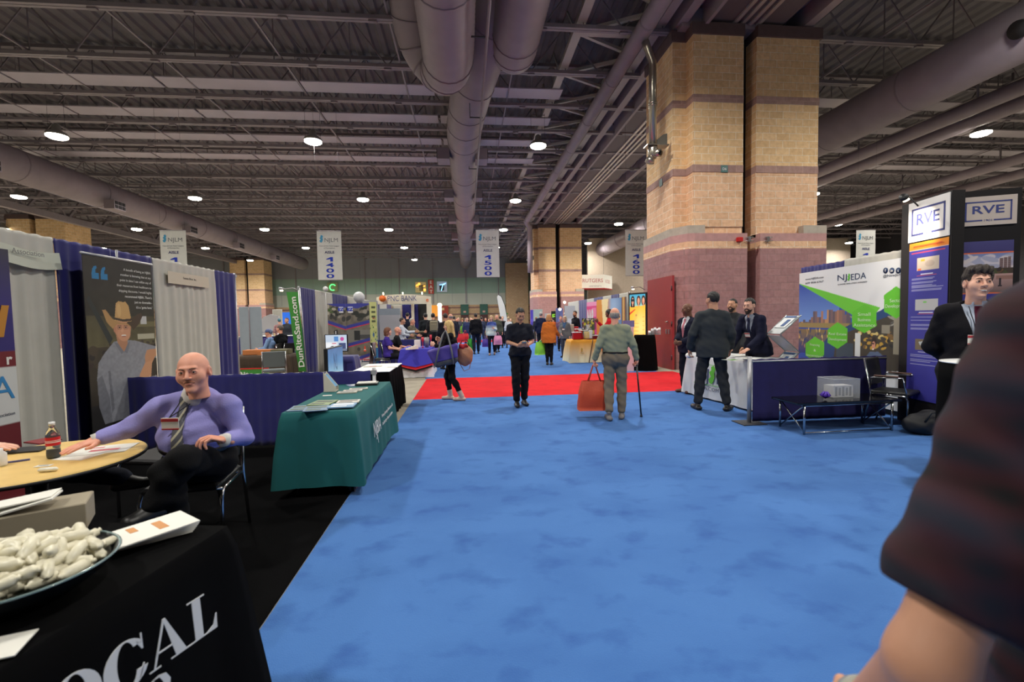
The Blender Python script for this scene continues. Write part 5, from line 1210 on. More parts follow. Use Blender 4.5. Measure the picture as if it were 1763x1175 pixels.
# ---------------------------------------------------------------- front table, bottom left
FA = -math.radians(11.5); fx = Vector((math.sin(-FA), math.cos(-FA), 0)); fn = Vector((math.cos(-FA), -math.sin(-FA), 0))   # long edge / outward
corner = Vector((-.93, 1.80, 0)); fc = corner - fx*.92 - fn*.38
ft = covered_table('black draped table with LOCAL lettering in the left foreground corner', fc.x, fc.y, .76, 1.84, .75, FA, black_cl, flare=.10, pleat=.006, wl=.5, clear=.02, seed=5)
def letter(ch):
    """didone capitals on a unit cap height: list of (outline polygon)"""
    def ring(cx, cy, rx, ry, ix, iy, n=28):
        o = [(cx+rx*math.cos(2*math.pi*i/n), cy+ry*math.sin(2*math.pi*i/n)) for i in range(n)]; q = [(cx+ix*math.cos(2*math.pi*i/n), cy+iy*math.sin(2*math.pi*i/n)) for i in range(n)]
        return [[o[i], o[(i+1) % n], q[(i+1) % n], q[i]] for i in range(n)]
    if ch == 'L': return [[(.0, 0), (.72, 0), (.72, .03), (0, .03)], [(.12, .03), (.34, .03), (.34, .97), (.12, .97)], [(0, .97), (.46, .97), (.46, 1), (0, 1)], [(.42, .03), (.72, .03), (.74, .36), (.71, .36), (.62, .12)]], .78
    if ch == 'A': return [[(.40, 1), (.46, 1), (.88, .03), (.62, .03)], [(.40, 1), (.43, .93), (.14, .03), (.10, .03)], [(.19, .30), (.60, .30), (.60, .335), (.2, .335)], [(0, 0), (.26, 0), (.26, .03), (0, .03)], [(.5, 0), (1, 0), (1, .03), (.5, .03)]], 1.0
    if ch == 'O': return ring(.46, .5, .46, .52, .20, .49), .95
    if ch == '0': return ring(.32, .5, .32, .52, .12, .48), .68
    if ch == 'C':
        R = ring(.46, .5, .46, .52, .20, .49); R = [q for q in R if not (q[0][0] > .62 and .22 < q[0][1] < .78)]
        return R+[[(.78, .66), (.81, .66), (.81, 1.0), (.78, 1.0)], [(.66, .90), (.78, .80), (.78, .66)], [(.78, .34), (.66, .08), (.70, .06), (.81, .34)]], .88
    if ch == '1': return [[(.14, .03), (.34, .03), (.34, 1), (.14, .9)], [(0, 0), (.48, 0), (.48, .03), (0, .03)], [(0, .86), (.14, .86), (.34, 1), (.2, 1)]], .56
    if ch == '2': return [[(.02, 0), (.6, 0), (.62, .05), (.02, .05)], [(.02, .05), (.30, .05), (.62, .55), (.50, .60)], [(.40, .05), (.6, .05), (.64, .28), (.61, .28), (.52, .14)], [(.5, .6), (.62, .55), (.66, .75), (.46, .80)], [(.46, .8), (.66, .75), (.56, .96), (.38, .98)], [(.56, .96), (.38, 1.02), (.2, .98), (.38, .96)], [(.2, .98), (.06, .86), (.10, .80), (.26, .94)], [(.05, .86), (.08, .68), (.2, .66), (.24, .76), (.16, .84)]], .66
b = MB(); tilt = Vector((fn.x*-.085, fn.y*-.085, 1)).normalized()
def word(s, right, zbase, h, wsc):
    tot = sum(letter(c)[1]*h*wsc for c in s); s0 = right-tot
    for c in s:
        P, adv = letter(c)
        for poly in P:
            O = corner + fn*(.0+(.75-zbase)*.085+.018) ; b.plate([((s0+x*h*wsc), y*h) for x, y in poly], O+Vector((0, 0, zbase)), fx, tilt, .002)
        s0 += adv*h*wsc
word('LOCAL', -.17, .555, .125, .95); word('102', -.33, .43, .105, 1.0)
wpart(b, 'lettering', mat('letter_silver', (206, 206, 204), .5), ft)
# mints bowl
def ftp(px, py, z=.75): p = atz(px, py, z); return p[0], p[1]
bc = (-1.27, 1.385); BR = .215
t = thing('glass_bowl', 'wide dark glass bowl of wrapped mints, bottom left', 'bowl', (bc[0], bc[1], .757))
b = MB(); b.lathe([(.0, .0), (.10, .0), (.13, .01), (.19, .055), (.215, .085), (.219, .088), (.214, .092), (.186, .062), (.125, .018), (.0, .01)], 48); b.build('bowl_body', mat('smoked_glass', (14, 17, 18), .25, spec=.35), t)
b = MB(); b.lathe([(.216, .086), (.221, .090), (.216, .094), (.212, .090), (.216, .086)], 48, caps=False); b.build('rim', mat('glass_rim', (110, 130, 130), .15, spec=.7), t)
mint0 = None; rr = random.Random(5); cnt = 0
mm = [mat('mint_white', 0), mat('mint_cream', (214, 208, 184), .35, vary=.08, vscale=50)]
for layer, (z, R_, n) in enumerate(((.060, .15, 30), (.090, .185, 48), (.112, .165, 40), (.134, .115, 22), (.150, .06, 9))):
    for i in range(n):
        a = i*2.39996+layer; r_ = R_*math.sqrt((i+.5)/n)
        if mint0 is None:
            mint0 = bpy.data.objects.new('wrapped_mint', None)
            b = MB(); b.tube([(-.031, 0, 0), (-.027, 0, 0), (-.022, 0, 0), (.022, 0, 0), (.027, 0, 0), (.031, 0, 0)], [.006, .004, .0115, .0115, .004, .006], 10); b.box((0, 0, 0), (.03, .0235, .0235), 1) if False else None
            mo = b.build('wrapped_mint', mat('mint_cream', 0)); tag(mo, 'small white wrapped mint heaped in the dark glass bowl', 'mint', 'mints in the glass bowl'); mint0 = mo; q = mo
        else: q = mint0.copy(); COL.objects.link(q)
        q.location = (bc[0]+r_*math.cos(a), bc[1]+r_*math.sin(a), .757+z+rr.uniform(-.004, .004)); q.rotation_euler = (rr.uniform(-.35, .35), rr.uniform(-.35, .35), rr.uniform(0, 3.14)); s_ = rr.uniform(1.15, 1.5); q.scale = (s_, s_, s_)
# newspapers and boxes
for i in range(7):
    x, y = ftp(262, 928); flat_item('brochure', 'fanned glossy brochure in the pile right of the mints bowl', 'brochure', x+.004*i-.02, y-.004*i+.02, .757+i*.0052, .17, .24, .0045, FA-.75+i*.045, white_paper, (mat('print_amber', (196, 130, 60), .5), [(0, .1, .5, .12), (-.2, -.2, .3, .1)]) if i == 6 else None, group='fanned brochures beside the bowl')
x, y = ftp(28, 918, .80); t = thing('cardboard_box', 'beige cardboard box lid standing behind the mints bowl', 'box', (x-.02, y+.1, .757), .5); b = MB(); b.box((0, 0, .05), (.3, .16, .1), bev=.004); b.build('box_body', mat('beige_card', (150, 140, 120), .8, vary=.05), t)
x, y = ftp(20, 893, .85); t = thing('folded_flyer', 'white folded flyers leaning on top of the beige box', 'flyer', (x-.02, y+.05, .859), .4); b = MB(); b.box((0, 0, .015), (.22, .1, .006), M=Matrix.Rotation(-.2, 4, 'Y')); b.box((0, .02, .03), (.2, .1, .005), M=Matrix.Rotation(-.1, 4, 'Y')); b.build('flyer', white_paper, t)
x, y = ftp(0, 1135); flat_item('paper_sheet', 'white paper at the bottom left corner of the black table', 'paper', x-.05, y+.02, .757, .15, .1, .003, .3, white_paper)

# ---------------------------------------------------------------- the seated man and his neighbour
def to_local(loc, rot, H, pts):
    S = H/1.75; c, s = math.cos(-rot), math.sin(-rot); o = {}
    for k, v in pts.items():
        d = np.array(v, float)-np.array(loc, float); o[k] = ((d[0]*c-d[1]*s)/S, (d[0]*s+d[1]*c)/S, d[2]/S)
    return o
A_ = lambda px, py, y: tuple(float(v) for v in aty(px, py, y))
loc = (-1.86, 3.2, 0); rot = math.pi-.08; Hm = 1.84
J = to_local(loc, rot, Hm, dict(P=A_(345, 778, 3.22), C=A_(340, 722, 3.18), N=A_(341, 676, 3.15), H=A_(333, 641, 3.03), shR=A_(277, 702, 3.12), shL=A_(394, 700, 3.12), elR=A_(222, 738, 3.08), elL=A_(420, 752, 3.12),
    wrR=A_(168, 757, 2.98), wrL=A_(388, 758, 2.96), hiR=A_(322, 795, 3.18), hiL=A_(368, 795, 3.18), knR=A_(287, 815, 2.78), knL=A_(314, 792, 2.78), anL=A_(265, 868, 2.76), toL=A_(222, 900, 2.66), anR=(-1.80, 2.95, .1), toR=(-1.85, 2.78, .04)))
stripe_tie = None
def striped(name, c1, c2, sc=70):
    if name in MC: return MC[name]
    m = bpy.data.materials.new(name); m.use_nodes = True; nt = m.node_tree; b_ = nt.nodes['Principled BSDF']; b_.inputs['Roughness'].default_value = .6; tc = nt.nodes.new('ShaderNodeTexCoord')
    wv = nt.nodes.new('ShaderNodeTexWave'); wv.bands_direction = 'DIAGONAL'; wv.inputs['Scale'].default_value = sc/6.28; r = nt.nodes.new('ShaderNodeValToRGB'); e = r.color_ramp.elements; e[0].position = .7; e[0].color = lin(c1); e[1].position = .85; e[1].color = lin(c2)
    nt.links.new(tc.outputs['Object'], wv.inputs['Vector']); nt.links.new(wv.outputs['Fac'], r.inputs[0]); nt.links.new(r.outputs[0], b_.inputs['Base Color']); MC[name] = m; return m
pm = person('seated bald person in lavender shirt and striped tie, arm on the round table', loc, rot, Hm, J, sk='rosy', head='w', hair=None, top=('tucked', (146, 142, 204)), legs=(14, 14, 16), shoes=(16, 15, 15), cuff=.03, lod=0, look=(14, -3, 4),
       hands=('hold', 'flat'), hdir={'R': (np.array(to_local(loc, rot, Hm, dict(a=A_(125, 772, 2.86)))['a'])-np.array(J['wrR']), (0, 0, -1)), 'L': (np.array(to_local(loc, rot, Hm, dict(a=A_(350, 752, 2.9)))['a'])-np.array(J['wrL']), (0, 0, -1))},
       fat=1.22, tie=striped('tie_stripe', (84, 84, 92), (190, 184, 160)), collar=(214, 212, 206), badge=(.045, .11), beard=('moustache', (150, 100, 76)))
S_ = Hm/1.75
for s in 'RL':   # white cuffs
    e, w_ = Vector(J['el'+s]), Vector(J['wr'+s]); d = (w_-e).normalized(); b = MB(); b.tube([(w_-d*.03)*S_, (w_+d*.022)*S_], [.040*S_, .038*S_], 16); b.build('cuff', cloth('collar_214_212_206', (214, 212, 206)), pm)
loc = (-3.42, 3.0, 0); rot = -math.pi/2
J = to_local(loc, rot, 1.75, dict(anL=tuple(atz(212, 824, .46)), toL=tuple(atz(268, 828, .42)), knL=(-3.0, 3.3, .62), anR=(-2.95, 2.78, .09), toR=(-2.8, 2.75, .03), wrL=(-2.98, 3.10, .80), elL=(-3.26, 3.22, .80), wrR=(-3.03, 2.75, .79), elR=(-3.3, 2.7, .78)))
bb = SIT(); bb.update(J)
person('person at the left edge, grey sleeve on the round table, jeans and black shoe', loc, rot, 1.75, bb, sk='fair', hair=('short', (70, 56, 44)), top=('shirt', (120, 118, 116)), legs=(24, 28, 40), shoes=(18, 17, 17), cuff=.02, lod=1, hands=('flat', 'flat'), hdir={'L': ((0, 1, -.12), (0, 0, -1)), 'R': ((0, 1, -.1), (0, 0, -1))})
# ================================================================ left side beyond the cross aisle
DX2 = -4.22
def dy2(px): return float(atx(px, 480, DX2)[1])
pts = [(517, 'N', 'navy drape at the near end of the second row, beside the green leaning flag'), (541, 'W', 'white drape behind the green leaning flag and the truck screen'), (571, 'N', 'navy drape above the large folding work photo panel'), (597, 'W', 'white drape right above the folding photo panel'),
       (612, 'N', 'navy drape left of the pale yellow leaning poster'), (626, 'W', 'white drape behind the pale yellow leaning poster'), (640, 'N', 'navy drape just right of the pale yellow poster'), (652, 'W', 'white drape left of the round bank booth'), (664, 'N', 'farthest navy drape of the second row')]
for i, (px, k, lab) in enumerate(pts):
    y0 = dy2(px); y1 = dy2(pts[i+1][0] if i+1 < len(pts) else 672)-.02
    drape('drape_panel', lab, (DX2, y0), (DX2, y1), .02, 2.44, navy_cl if k == 'N' else white_cl, None, .03, .18, step=.035)
pipe_frame('pipe frame carrying the drapes of the second row', (DX2-.035, dy2(516)), (DX2-.035, dy2(672)), 2.44, (0, .35, .7, 1))
# green leaning flag
def flag_banner():
    t = thing('feather_flag', 'tall green leaning flag reading DunRiteSand.com', 'flag', (-3.9, 11.6, 0))
    y = 11.6; TL, TR, BL, BR_ = [aty(a, b, y) for a, b in ((493, 503), (513, 503), (514, 640), (527, 640))]
    b = MB(); n = 20; vs = []
    for sgn in (0, .006):
        for j in range(n+1):
            f = j/n; a = TL+(BL-TL)*f; c = TR+(BR_-TR)*f; w_ = .02*math.sin(f*9); vs += [(a[0], y+w_+sgn, a[2]), (c[0], y-w_+sgn, c[2])]
    m = (n+1)*2; fs = []
    for j in range(n): k = 2*j; fs += [(k, k+2, k+3, k+1), (m+k, m+k+1, m+k+3, m+k+2)]
    b.add(vs, fs, 0, True); wpart(b, 'sheet', mat('flag_green', (58, 136, 52), .7), t)
    up = Vector(tuple(TL+TR-BL-BR_)).normalized(); b = MB(); o = (BL+BR_)/2+np.array([.075, -.03, 0])+np.array(up)*.12
    put_text(b, 'DunRiteSand.com', o, up, Vector((0, -1, 0)).cross(up)*-1 if False else Vector((-up.z, 0, up.x)), .135, 'l', .02, fit=1.72, ext=.002); wpart(b, 'lettering', mat('ink_white', 0), t)
    b = MB(); b.tube([tuple(BR_+np.array([.02, .02, -.25])), tuple(TR+np.array([.04, .02, .1]))], .012, 6); b.tube([(BR_[0]-.25, y, .02), (BR_[0]+.3, y, .02)], .02, 6); b.tube([(BR_[0]+.03, y, .02), tuple(BR_+np.array([.02, .02, -.2]))], .015, 6); wpart(b, 'pole', grey_metal, t)
flag_banner()
def arm_light(label, base, tip):
    t = thing('clip_light', label, 'lamp', tuple(base)); b = MB(); base = Vector([float(v) for v in base]); tip = Vector([float(v) for v in tip]); mid = (base+tip)/2+Vector((0, 0, .06)); b.tube([base, mid, tip], .011, 6); wpart(b, 'arm', grey_metal, t)
    b = MB(); d = (tip-base).normalized(); b.tube([tip, tip+d*.06, tip+d*.12], [.02, .045, .04], 10); wpart(b, 'lamp_head', grey_metal, t)
    b = MB(); b.tube([tip+d*.03-Vector((0, 0, .035)), tip+d*.1-Vector((0, 0, .045))], .03, 8); wpart(b, 'bulb', mat('warm_glow', (255, 236, 200), .5, emit=4), t)
arm_light('small arm light reaching left from the second row drape corner', aty(519, 502, 12.3), aty(489, 498, 12.3))
# brown table with DunRite banner
p = atz(430, 612, .75)
covered_table('table under a brown cloth with boxes on top, beyond the left booth', -5.15, 11.75, 1.7, .75, .75, .06, mat('brown_cloth', (62, 48, 36), .9, vary=.1), flare=.08, seed=11)
t = thing('table_banner', 'green and white banner hung on the brown cloth, reading DunRite', 'banner', (-5.2, 11.2, .3)); b = MB(); b.box((0, 0, 0), (1.1, .012, .36)); b.build('sheet', mat('flag_green', 0), t)
b = MB(); b.box((0, -.008, .165), (1.1, .004, .03)); b.build('edge_stripe', mat('label_red', 0), t); b = MB(); put_text(b, 'DunRite', (.20, -.009, -.03), (1, 0, 0), (0, 0, 1), .13, 'r', .03, fit=.72); put_text(b, 'SAND & GRAVEL', (.2, -.009, -.12), (1, 0, 0), (0, 0, 1), .05, 'r', .01); b.build('lettering', mat('ink_white', 0), t)
for i, (px, w_, rz, m_, lab) in enumerate(((450, .75, .1, mat('orange_card', (196, 120, 66), .7), 'long orange cardboard box lid on the brown table'), (485, .4, -.1, mat('olive_card', (110, 106, 80), .7), 'olive box beside the orange cardboard lid'))):
    p = aty(px, 604, 11.8); t = thing('cardboard_box', lab, 'box', (p[0], 11.8, .757), rz); b = MB(); b.box((0, 0, .06), (w_, .3, .12), bev=.005); b.box((0, -.16, .05 if i else .03), (.1, .02, .1)); b.build('box_body', m_, t)
stack_chair('grey folding chair right of the brown cloth table', -4.35, 10.75, .4, mat('grey_vinyl', (96, 104, 108), .5))
# grey wall panels far left
t = thing('display_wall', 'two tall plain grey panels side by side, far left beyond the drapes', 'partition', (-7.9, 16.5, 0))
pl = [aty(414, 600, 16.5)[0], aty(432, 600, 16.5)[0], aty(453, 600, 16.5)[0]]
for i in (0, 1): b = MB(); b.box(((pl[i]+pl[i+1])/2, 16.5, 1.05), (pl[i+1]-pl[i]-.02, .05, 2.1), bev=.01); wpart(b, 'panel', mat('panel_grey', (150, 160, 172), .6, vary=.03), t)
b = MB(); b.tube([(pl[1], 16.46, 0), (pl[1], 16.46, 2.1)], .015, 6); wpart(b, 'joint', MC['painted_steel'], t)
# far left booths seen in the gap
drape('drape_panel', 'far white drape behind the two persons in plaid and dark jackets', aty(470, 560, 27)[:2], aty(487, 560, 27)[:2], .02, 2.3, white_cl, None, .03, .2, step=.06)
t = thing('backdrop', 'round topped pale grey backdrop right of the grey panels', 'backdrop', (*aty(463, 560, 26)[:2], 0)); b = MB(); b.plate([(-.55, 0), (.55, 0), (.55, 1.9), (.1, 2.0), (-.25, 1.85), (-.5, 1.5)], (0, 0, .02), (1, 0, 0), (0, 0, 1), .05); b.build('panel', mat('panel_pale', (176, 176, 184), .7), t)
t = thing('backdrop', 'glowing blue backdrop panel behind the green leaning flag', 'backdrop', (*aty(494, 550, 30)[:2], 0)); b = MB(); b.box((0, 0, 1.1), (1.5, .06, 2.2)); b.build('panel', mat('panel_blue', (30, 100, 214), .5, emit=.25), t)
covered_table('far table with white top and navy skirt in the left gap', aty(475, 575, 20)[0], 20, 2.6, .7, .98, 0, navy_cl, flare=.03, seed=4)
t = thing('table_top_cover', 'white cover on the far navy skirted table in the left gap', 'table cover', (aty(475, 575, 20)[0], 20, .985)); b = MB(); b.box((0, 0, .01), (2.66, .76, .015)); b.build('cover', MC['white_cover'], t)
for i in range(4):
    p = aty(458+i*7, 566, 19.9); t = thing('paper_cup', 'small item standing on the far white topped table', 'cup', (p[0], 19.9, 1.003), 0, 'small items on the far white top'); b = MB(); b.lathe([(.0, 0), (.03, 0), (.04, .1), (.0, .1)], 10); b.build('cup', mat(['tan_card', 'cap_white'][i % 2], (190, 160, 120), .7), t)
# ---- folding photo panel
def photo_panel():
    y = 13.35; xs = [float(aty(568, 600, y)[0]), float(aty(597, 600, y)[0])-.0, float(aty(638, 600, y)[0])]; t = thing('photo_panel', 'large folding panel of street repair photos with blue and red stripes', 'display panel', (xs[1], y, 0)); Hh = 2.02
    def cv(W, seed, left):
        c = Canvas(W, 170, (112, 106, 96)); c.grad(0, (120, 112, 100), .3, (104, 98, 90)); c.noise(.35, 8, 18, seed); c.blobs(18, 0, .05, 1, .22, .12, .03, [(60, 60, 58), (140, 136, 126), (40, 44, 42)], seed)
        if left: c.blobs(8, 0, .02, .4, .15, .1, .02, [(60, 90, 40), (170, 165, 150)], 3); c.poly([(.3, .38), (.5, .36), (.6, .55), (.4, .6)], (40, 40, 44)); c.rect(.38, .38, .44, .5, (210, 210, 214)); c.blobs(5, .5, .5, 1, .7, .05, .02, [(190, 170, 140)], 7)
        else:
            c.ell(.65, .17, .22, .035, (44, 48, 44)); c.rect(.0, .37, 1, .55, (120, 118, 112)); c.rect(.32, .38, .58, .52, (40, 42, 44)); c.rect(.58, .44, 1, .5, (70, 70, 72)); c.ell(.5, .645, .07, .025, (60, 60, 62)); c.poly([(.74, .60), (.78, .60), (.82, .68), (.70, .68)], (226, 76, 46)); c.rect(.72, .65, .80, .66, (230, 225, 220))
        st = (54, 60, 146); rd = (208, 36, 56)
        def band(ya, yb): c.poly([(0, ya), (1, yb), (1, yb+.045), (0, ya+.045)], st); c.poly([(0, ya+.045), (1, yb+.045), (1, yb+.056), (0, ya+.056)], rd)
        if left: c.poly([(0, 0), (1, 0), (1, .06), (.3, .03)], st); band(.23, .32); band(.50, .58)
        else: c.poly([(0, 0), (1, 0), (1, .02), (.5, .07), (0, .05)], st); band(.31, .235); band(.565, .485); c.rect(0, .74, 1, 1, (206, 208, 212)); band(.80, .70); c.ell(.25, .83, .10, .035, (40, 42, 48)); c.rect(.42, .80, .5, .86, (150, 160, 176)); c.poly([(.6, .80), (.66, .775), (.64, .81), (.7, .83), (.63, .83), (.6, .86)], (60, 70, 110)); c.rect(.68, .79, .95, .805, (200, 50, 60)); c.rect(.68, .815, .95, .83, (60, 70, 110)); c.rect(.4, .90, .95, .905, (70, 72, 80)); c.rect(.3, .93, .9, .935, (70, 72, 80)); c.rect(.45, .87, .9, .875, (120, 122, 130))
        x0, x1 = (.62, .86) if left else (.08, .30); c.rect(x0, .045, x1, .125, (224, 224, 230)); return c
    for i, (xa, xb, ya, yb) in enumerate(((xs[0], xs[1], y-.1, y+.04), (xs[1], xs[2], y+.04, y-.02))):
        d = np.array([xb-xa, yb-ya, 0]); L = np.linalg.norm(d); b = MB(); b.plate([(0, 0), (L, 0), (L, Hh), (0, Hh)], (xa, ya+.03, .02), d/L, (0, 0, 1), .02); wpart(b, 'panel', mat('banner_back', 0), t)
        cv(60 if i == 0 else 80, 11+i, i == 0).place('print', (xa, ya+.005, Hh+.02), d, (0, 0, 1), L, Hh, t)
        b = MB(); put_text(b, 'EZ', np.array([xa, ya, Hh+.02])+d/L*(L*(.74 if i == 0 else .19))+np.array([0, -.003, -.20]), d, (0, 0, 1), .085, 'c', .04, fit=.15 if i == 0 else .17); wpart(b, 'lettering', mat('banner_blue', 0), t)
photo_panel()
t = thing('leaning_poster', 'pale yellow poster with small prints right of the folding photo panel', 'poster', (*aty(641, 600, 14.4)[:2], 0))
c = Canvas(30, 90, (206, 212, 140)); c.blobs(26, 0, .35, 1, 1, .09, .02, [(60, 130, 60), (170, 60, 60), (90, 100, 60), (60, 110, 160), (226, 226, 160)], 2)
for yy in (.1, .2, .3, .4): c.rect(.3, yy, .8, yy+.04, (80, 90, 60))
p0, p1 = aty(635, 520, 14.4), aty(648, 520, 14.5); d = p1-p0; d[2] = 0; L = np.linalg.norm(d); c.place('print', (p0[0], p0[1], p0[2]), d, (0, 0, 1), L, p0[2]-.7, t); b = MB(); b.plate([(0, 0), (L, 0), (L, p0[2]), (0, p0[2])], (p0[0], p0[1]+.02, 0), d/L, (0, 0, 1), .008); wpart(b, 'panel', mat('panel_cyan', (60, 130, 190), .6), t)
# balloons / round lamps above the second row
for px, py, Y_, R_, lab in ((618, 512, 17, .2, 'large white balloon above the second row of drapes'), (543, 498, 14, .075, 'small white ball on top of the second row drape')):
    p = aty(px, py, Y_); t = thing('balloon', lab, 'balloon', (DX2+.1 if R_ < .1 else p[0], p[1], p[2])); b = MB(); b.lathe([(R_*math.sin(a), -R_*math.cos(a)) for a in np.linspace(.001, math.pi-.001, 14)], 20); b.tube([(0, 0, -R_), (0, 0, -p[2]+.02)], .006, 5); b.build('balloon_body', mat('balloon_white', (214, 214, 216), .4), t)
# rails across second row
drape('rail_drape', 'low navy rail drape behind the seated pair, nearest of the second row', (-4.1, 15.2), (-1.15, 15.2), .03, .91, navy_cl, None, .014, .1, step=.04)
drape('rail_drape', 'low navy rail drape farther back, behind the two seated older persons', (-4.1, 18.3), (-1.15, 18.3), .03, .91, navy_cl, None, .014, .1, step=.04)
t = thing('display_wall', 'white pop-up frame and panels left of the bank booth', 'display panel', (-3.4, 17.2, 0))
for xa, xb, ya, z_, m_ in ((-3.85, -3.3, 17.6, 2.3, 'panel_pale'), (-3.2, -2.45, 17.3, 1.75, 'panel_pale'), (-3.3, -2.5, 17.7, 2.0, 'panel_grey')):
    b = MB(); b.box(((xa+xb)/2, ya, z_/2), (xb-xa, .05, z_)); wpart(b, 'panel', MC[m_], t)
# blue table with red and black stripes
bt2 = covered_table('table under layered blue cloth with red and black border over white', -1.36, 13.05, .74, 1.5, .75, 0, mat('cloth_white2', (224, 222, 226), .85), flare=.1, pleat=.02, wl=.2, seed=6)
def overlay(h, drop, m, nm, off):
    b = MB(); per = []; w, d = .74+off, 1.5+off; n = 20
    cs = [(-w/2, -d/2), (w/2, -d/2), (w/2, d/2), (-w/2, d/2)]
    for k in range(4):
        a, c2 = cs[k], cs[(k+1) % 4]; per += [(a[0]+(c2[0]-a[0])*i/n, a[1]+(c2[1]-a[1])*i/n, min(i, n-i)/n*2) for i in range(n)]
    vs = []; N = len(per)
    for j in range(5):
        for i, (x, y, e) in enumerate(per): dp = (drop*(.78+.22*e))*j/4; k = 1+.15*j/4; vs.append((x*k+.01*math.sin(i*.9), y*k, h-dp))
    fs = [(j*N+i, (j+1)*N+i, (j+1)*N+(i+1) % N, j*N+(i+1) % N) for j in range(4) for i in range(N)]+[tuple(range(N))]; b.add(vs, fs, 0, False); b.build(nm, m, bt2)
overlay(.758, .60, mat('stripe_black', (24, 22, 26), .8), 'black_border', .03); overlay(.760, .54, mat('stripe_red', (206, 30, 48), .8), 'red_border', .045); overlay(.762, .47, mat('cloth_royal', (52, 50, 172), .8), 'blue_cloth', .06)
for i, (px, py, h_, r_, mm_, lab) in enumerate(((719, 597, .26, .06, ('box_white', (222, 220, 222)), 'white box shaped dispenser on the blue and red table'), (728, 596, .30, .035, ('glass_red', (190, 40, 60)), 'red goblet left of the silver bucket on the blue table'), (735, 594, .28, .07, ('tin_grey', (130, 130, 132)), 'silver bucket on the blue and red table'), (742, 593, .34, .03, ('glass_red', 0), 'tall red stemmed ornament right of the silver bucket'))):
    p = atz(px, 601-i*1.2, .76); t = thing('table_ornament', lab, 'ornament', (p[0], p[1], .768)); b = MB()
    if i == 0: b.box((0, 0, h_/2), (.16, .12, h_*.8), bev=.01)
    elif i == 2: b.lathe([(.0, 0), (r_*.8, 0), (r_, h_), (r_*.9, h_), (r_*.7, .02)], 16)
    else: b.lathe([(.0, 0), (r_*1.2, 0), (r_*.3, .03), (r_*.3, h_*.5), (r_*1.1, h_*.7), (r_, h_), (.0, h_)], 14)
    b.build('body', mat(*mm_, .3), t)
for i in range(4):
    p = atz(702+i*4, 603, .76); t = thing('pamphlet_stack', 'pale stack of cards at the left end of the blue table', 'cards', (p[0], p[1]+.1*i, .768), .2*i, 'card stacks on the blue table'); b = MB(); b.box((0, 0, .02+.01*i), (.1, .08, .04+.02*i)); b.build('stack', white_paper, t)
stack_chair('chair of the seated purple-shirted person, grey jacket over its back', -2.38, 13.1, -math.pi/2+.1)
t = thing('jacket', 'pinkish grey jacket hanging over the back of the purple-shirted person\'s chair', 'jacket', (-2.62, 13.1, 0)); b = MB(); vs = []; fs = []
for j in range(8):
    for i in range(7): f = j/7; vs.append((-.03-.05*f+.015*math.sin(i*2+f*4), (i/6-.5)*(.44+.14*f), .93-.72*f))
for j in range(8):
    for i in range(7): f = j/7; vs.append((.03+.0*f+.01*math.sin(i*2), (i/6-.5)*(.44+.1*f), .93-.4*f))
for o in (0, 56):
    for j in range(7):
        for i in range(6): k = o+j*7+i; fs.append((k, k+1, k+8, k+7) if o else (k, k+7, k+8, k+1))
for i in range(6): fs.append((i, i+1, 57+i, 56+i))
b.add(vs, fs, 0, True); b.build('cloth', mat('jacket_taupe', (150, 132, 136), .9, bump=.2), t)
covered_table('far table with white top and navy skirt near the bank booth', -1.35, 20.4, .9, .8, .76, 0, navy_cl, flare=.04, seed=8)
t = thing('table_top_cover', 'white cover on the navy table near the bank booth', 'table cover', (-1.35, 20.4, .765)); b = MB(); b.box((0, 0, .012), (.98, .88, .02)); b.build('cover', MC['white_cover'], t)
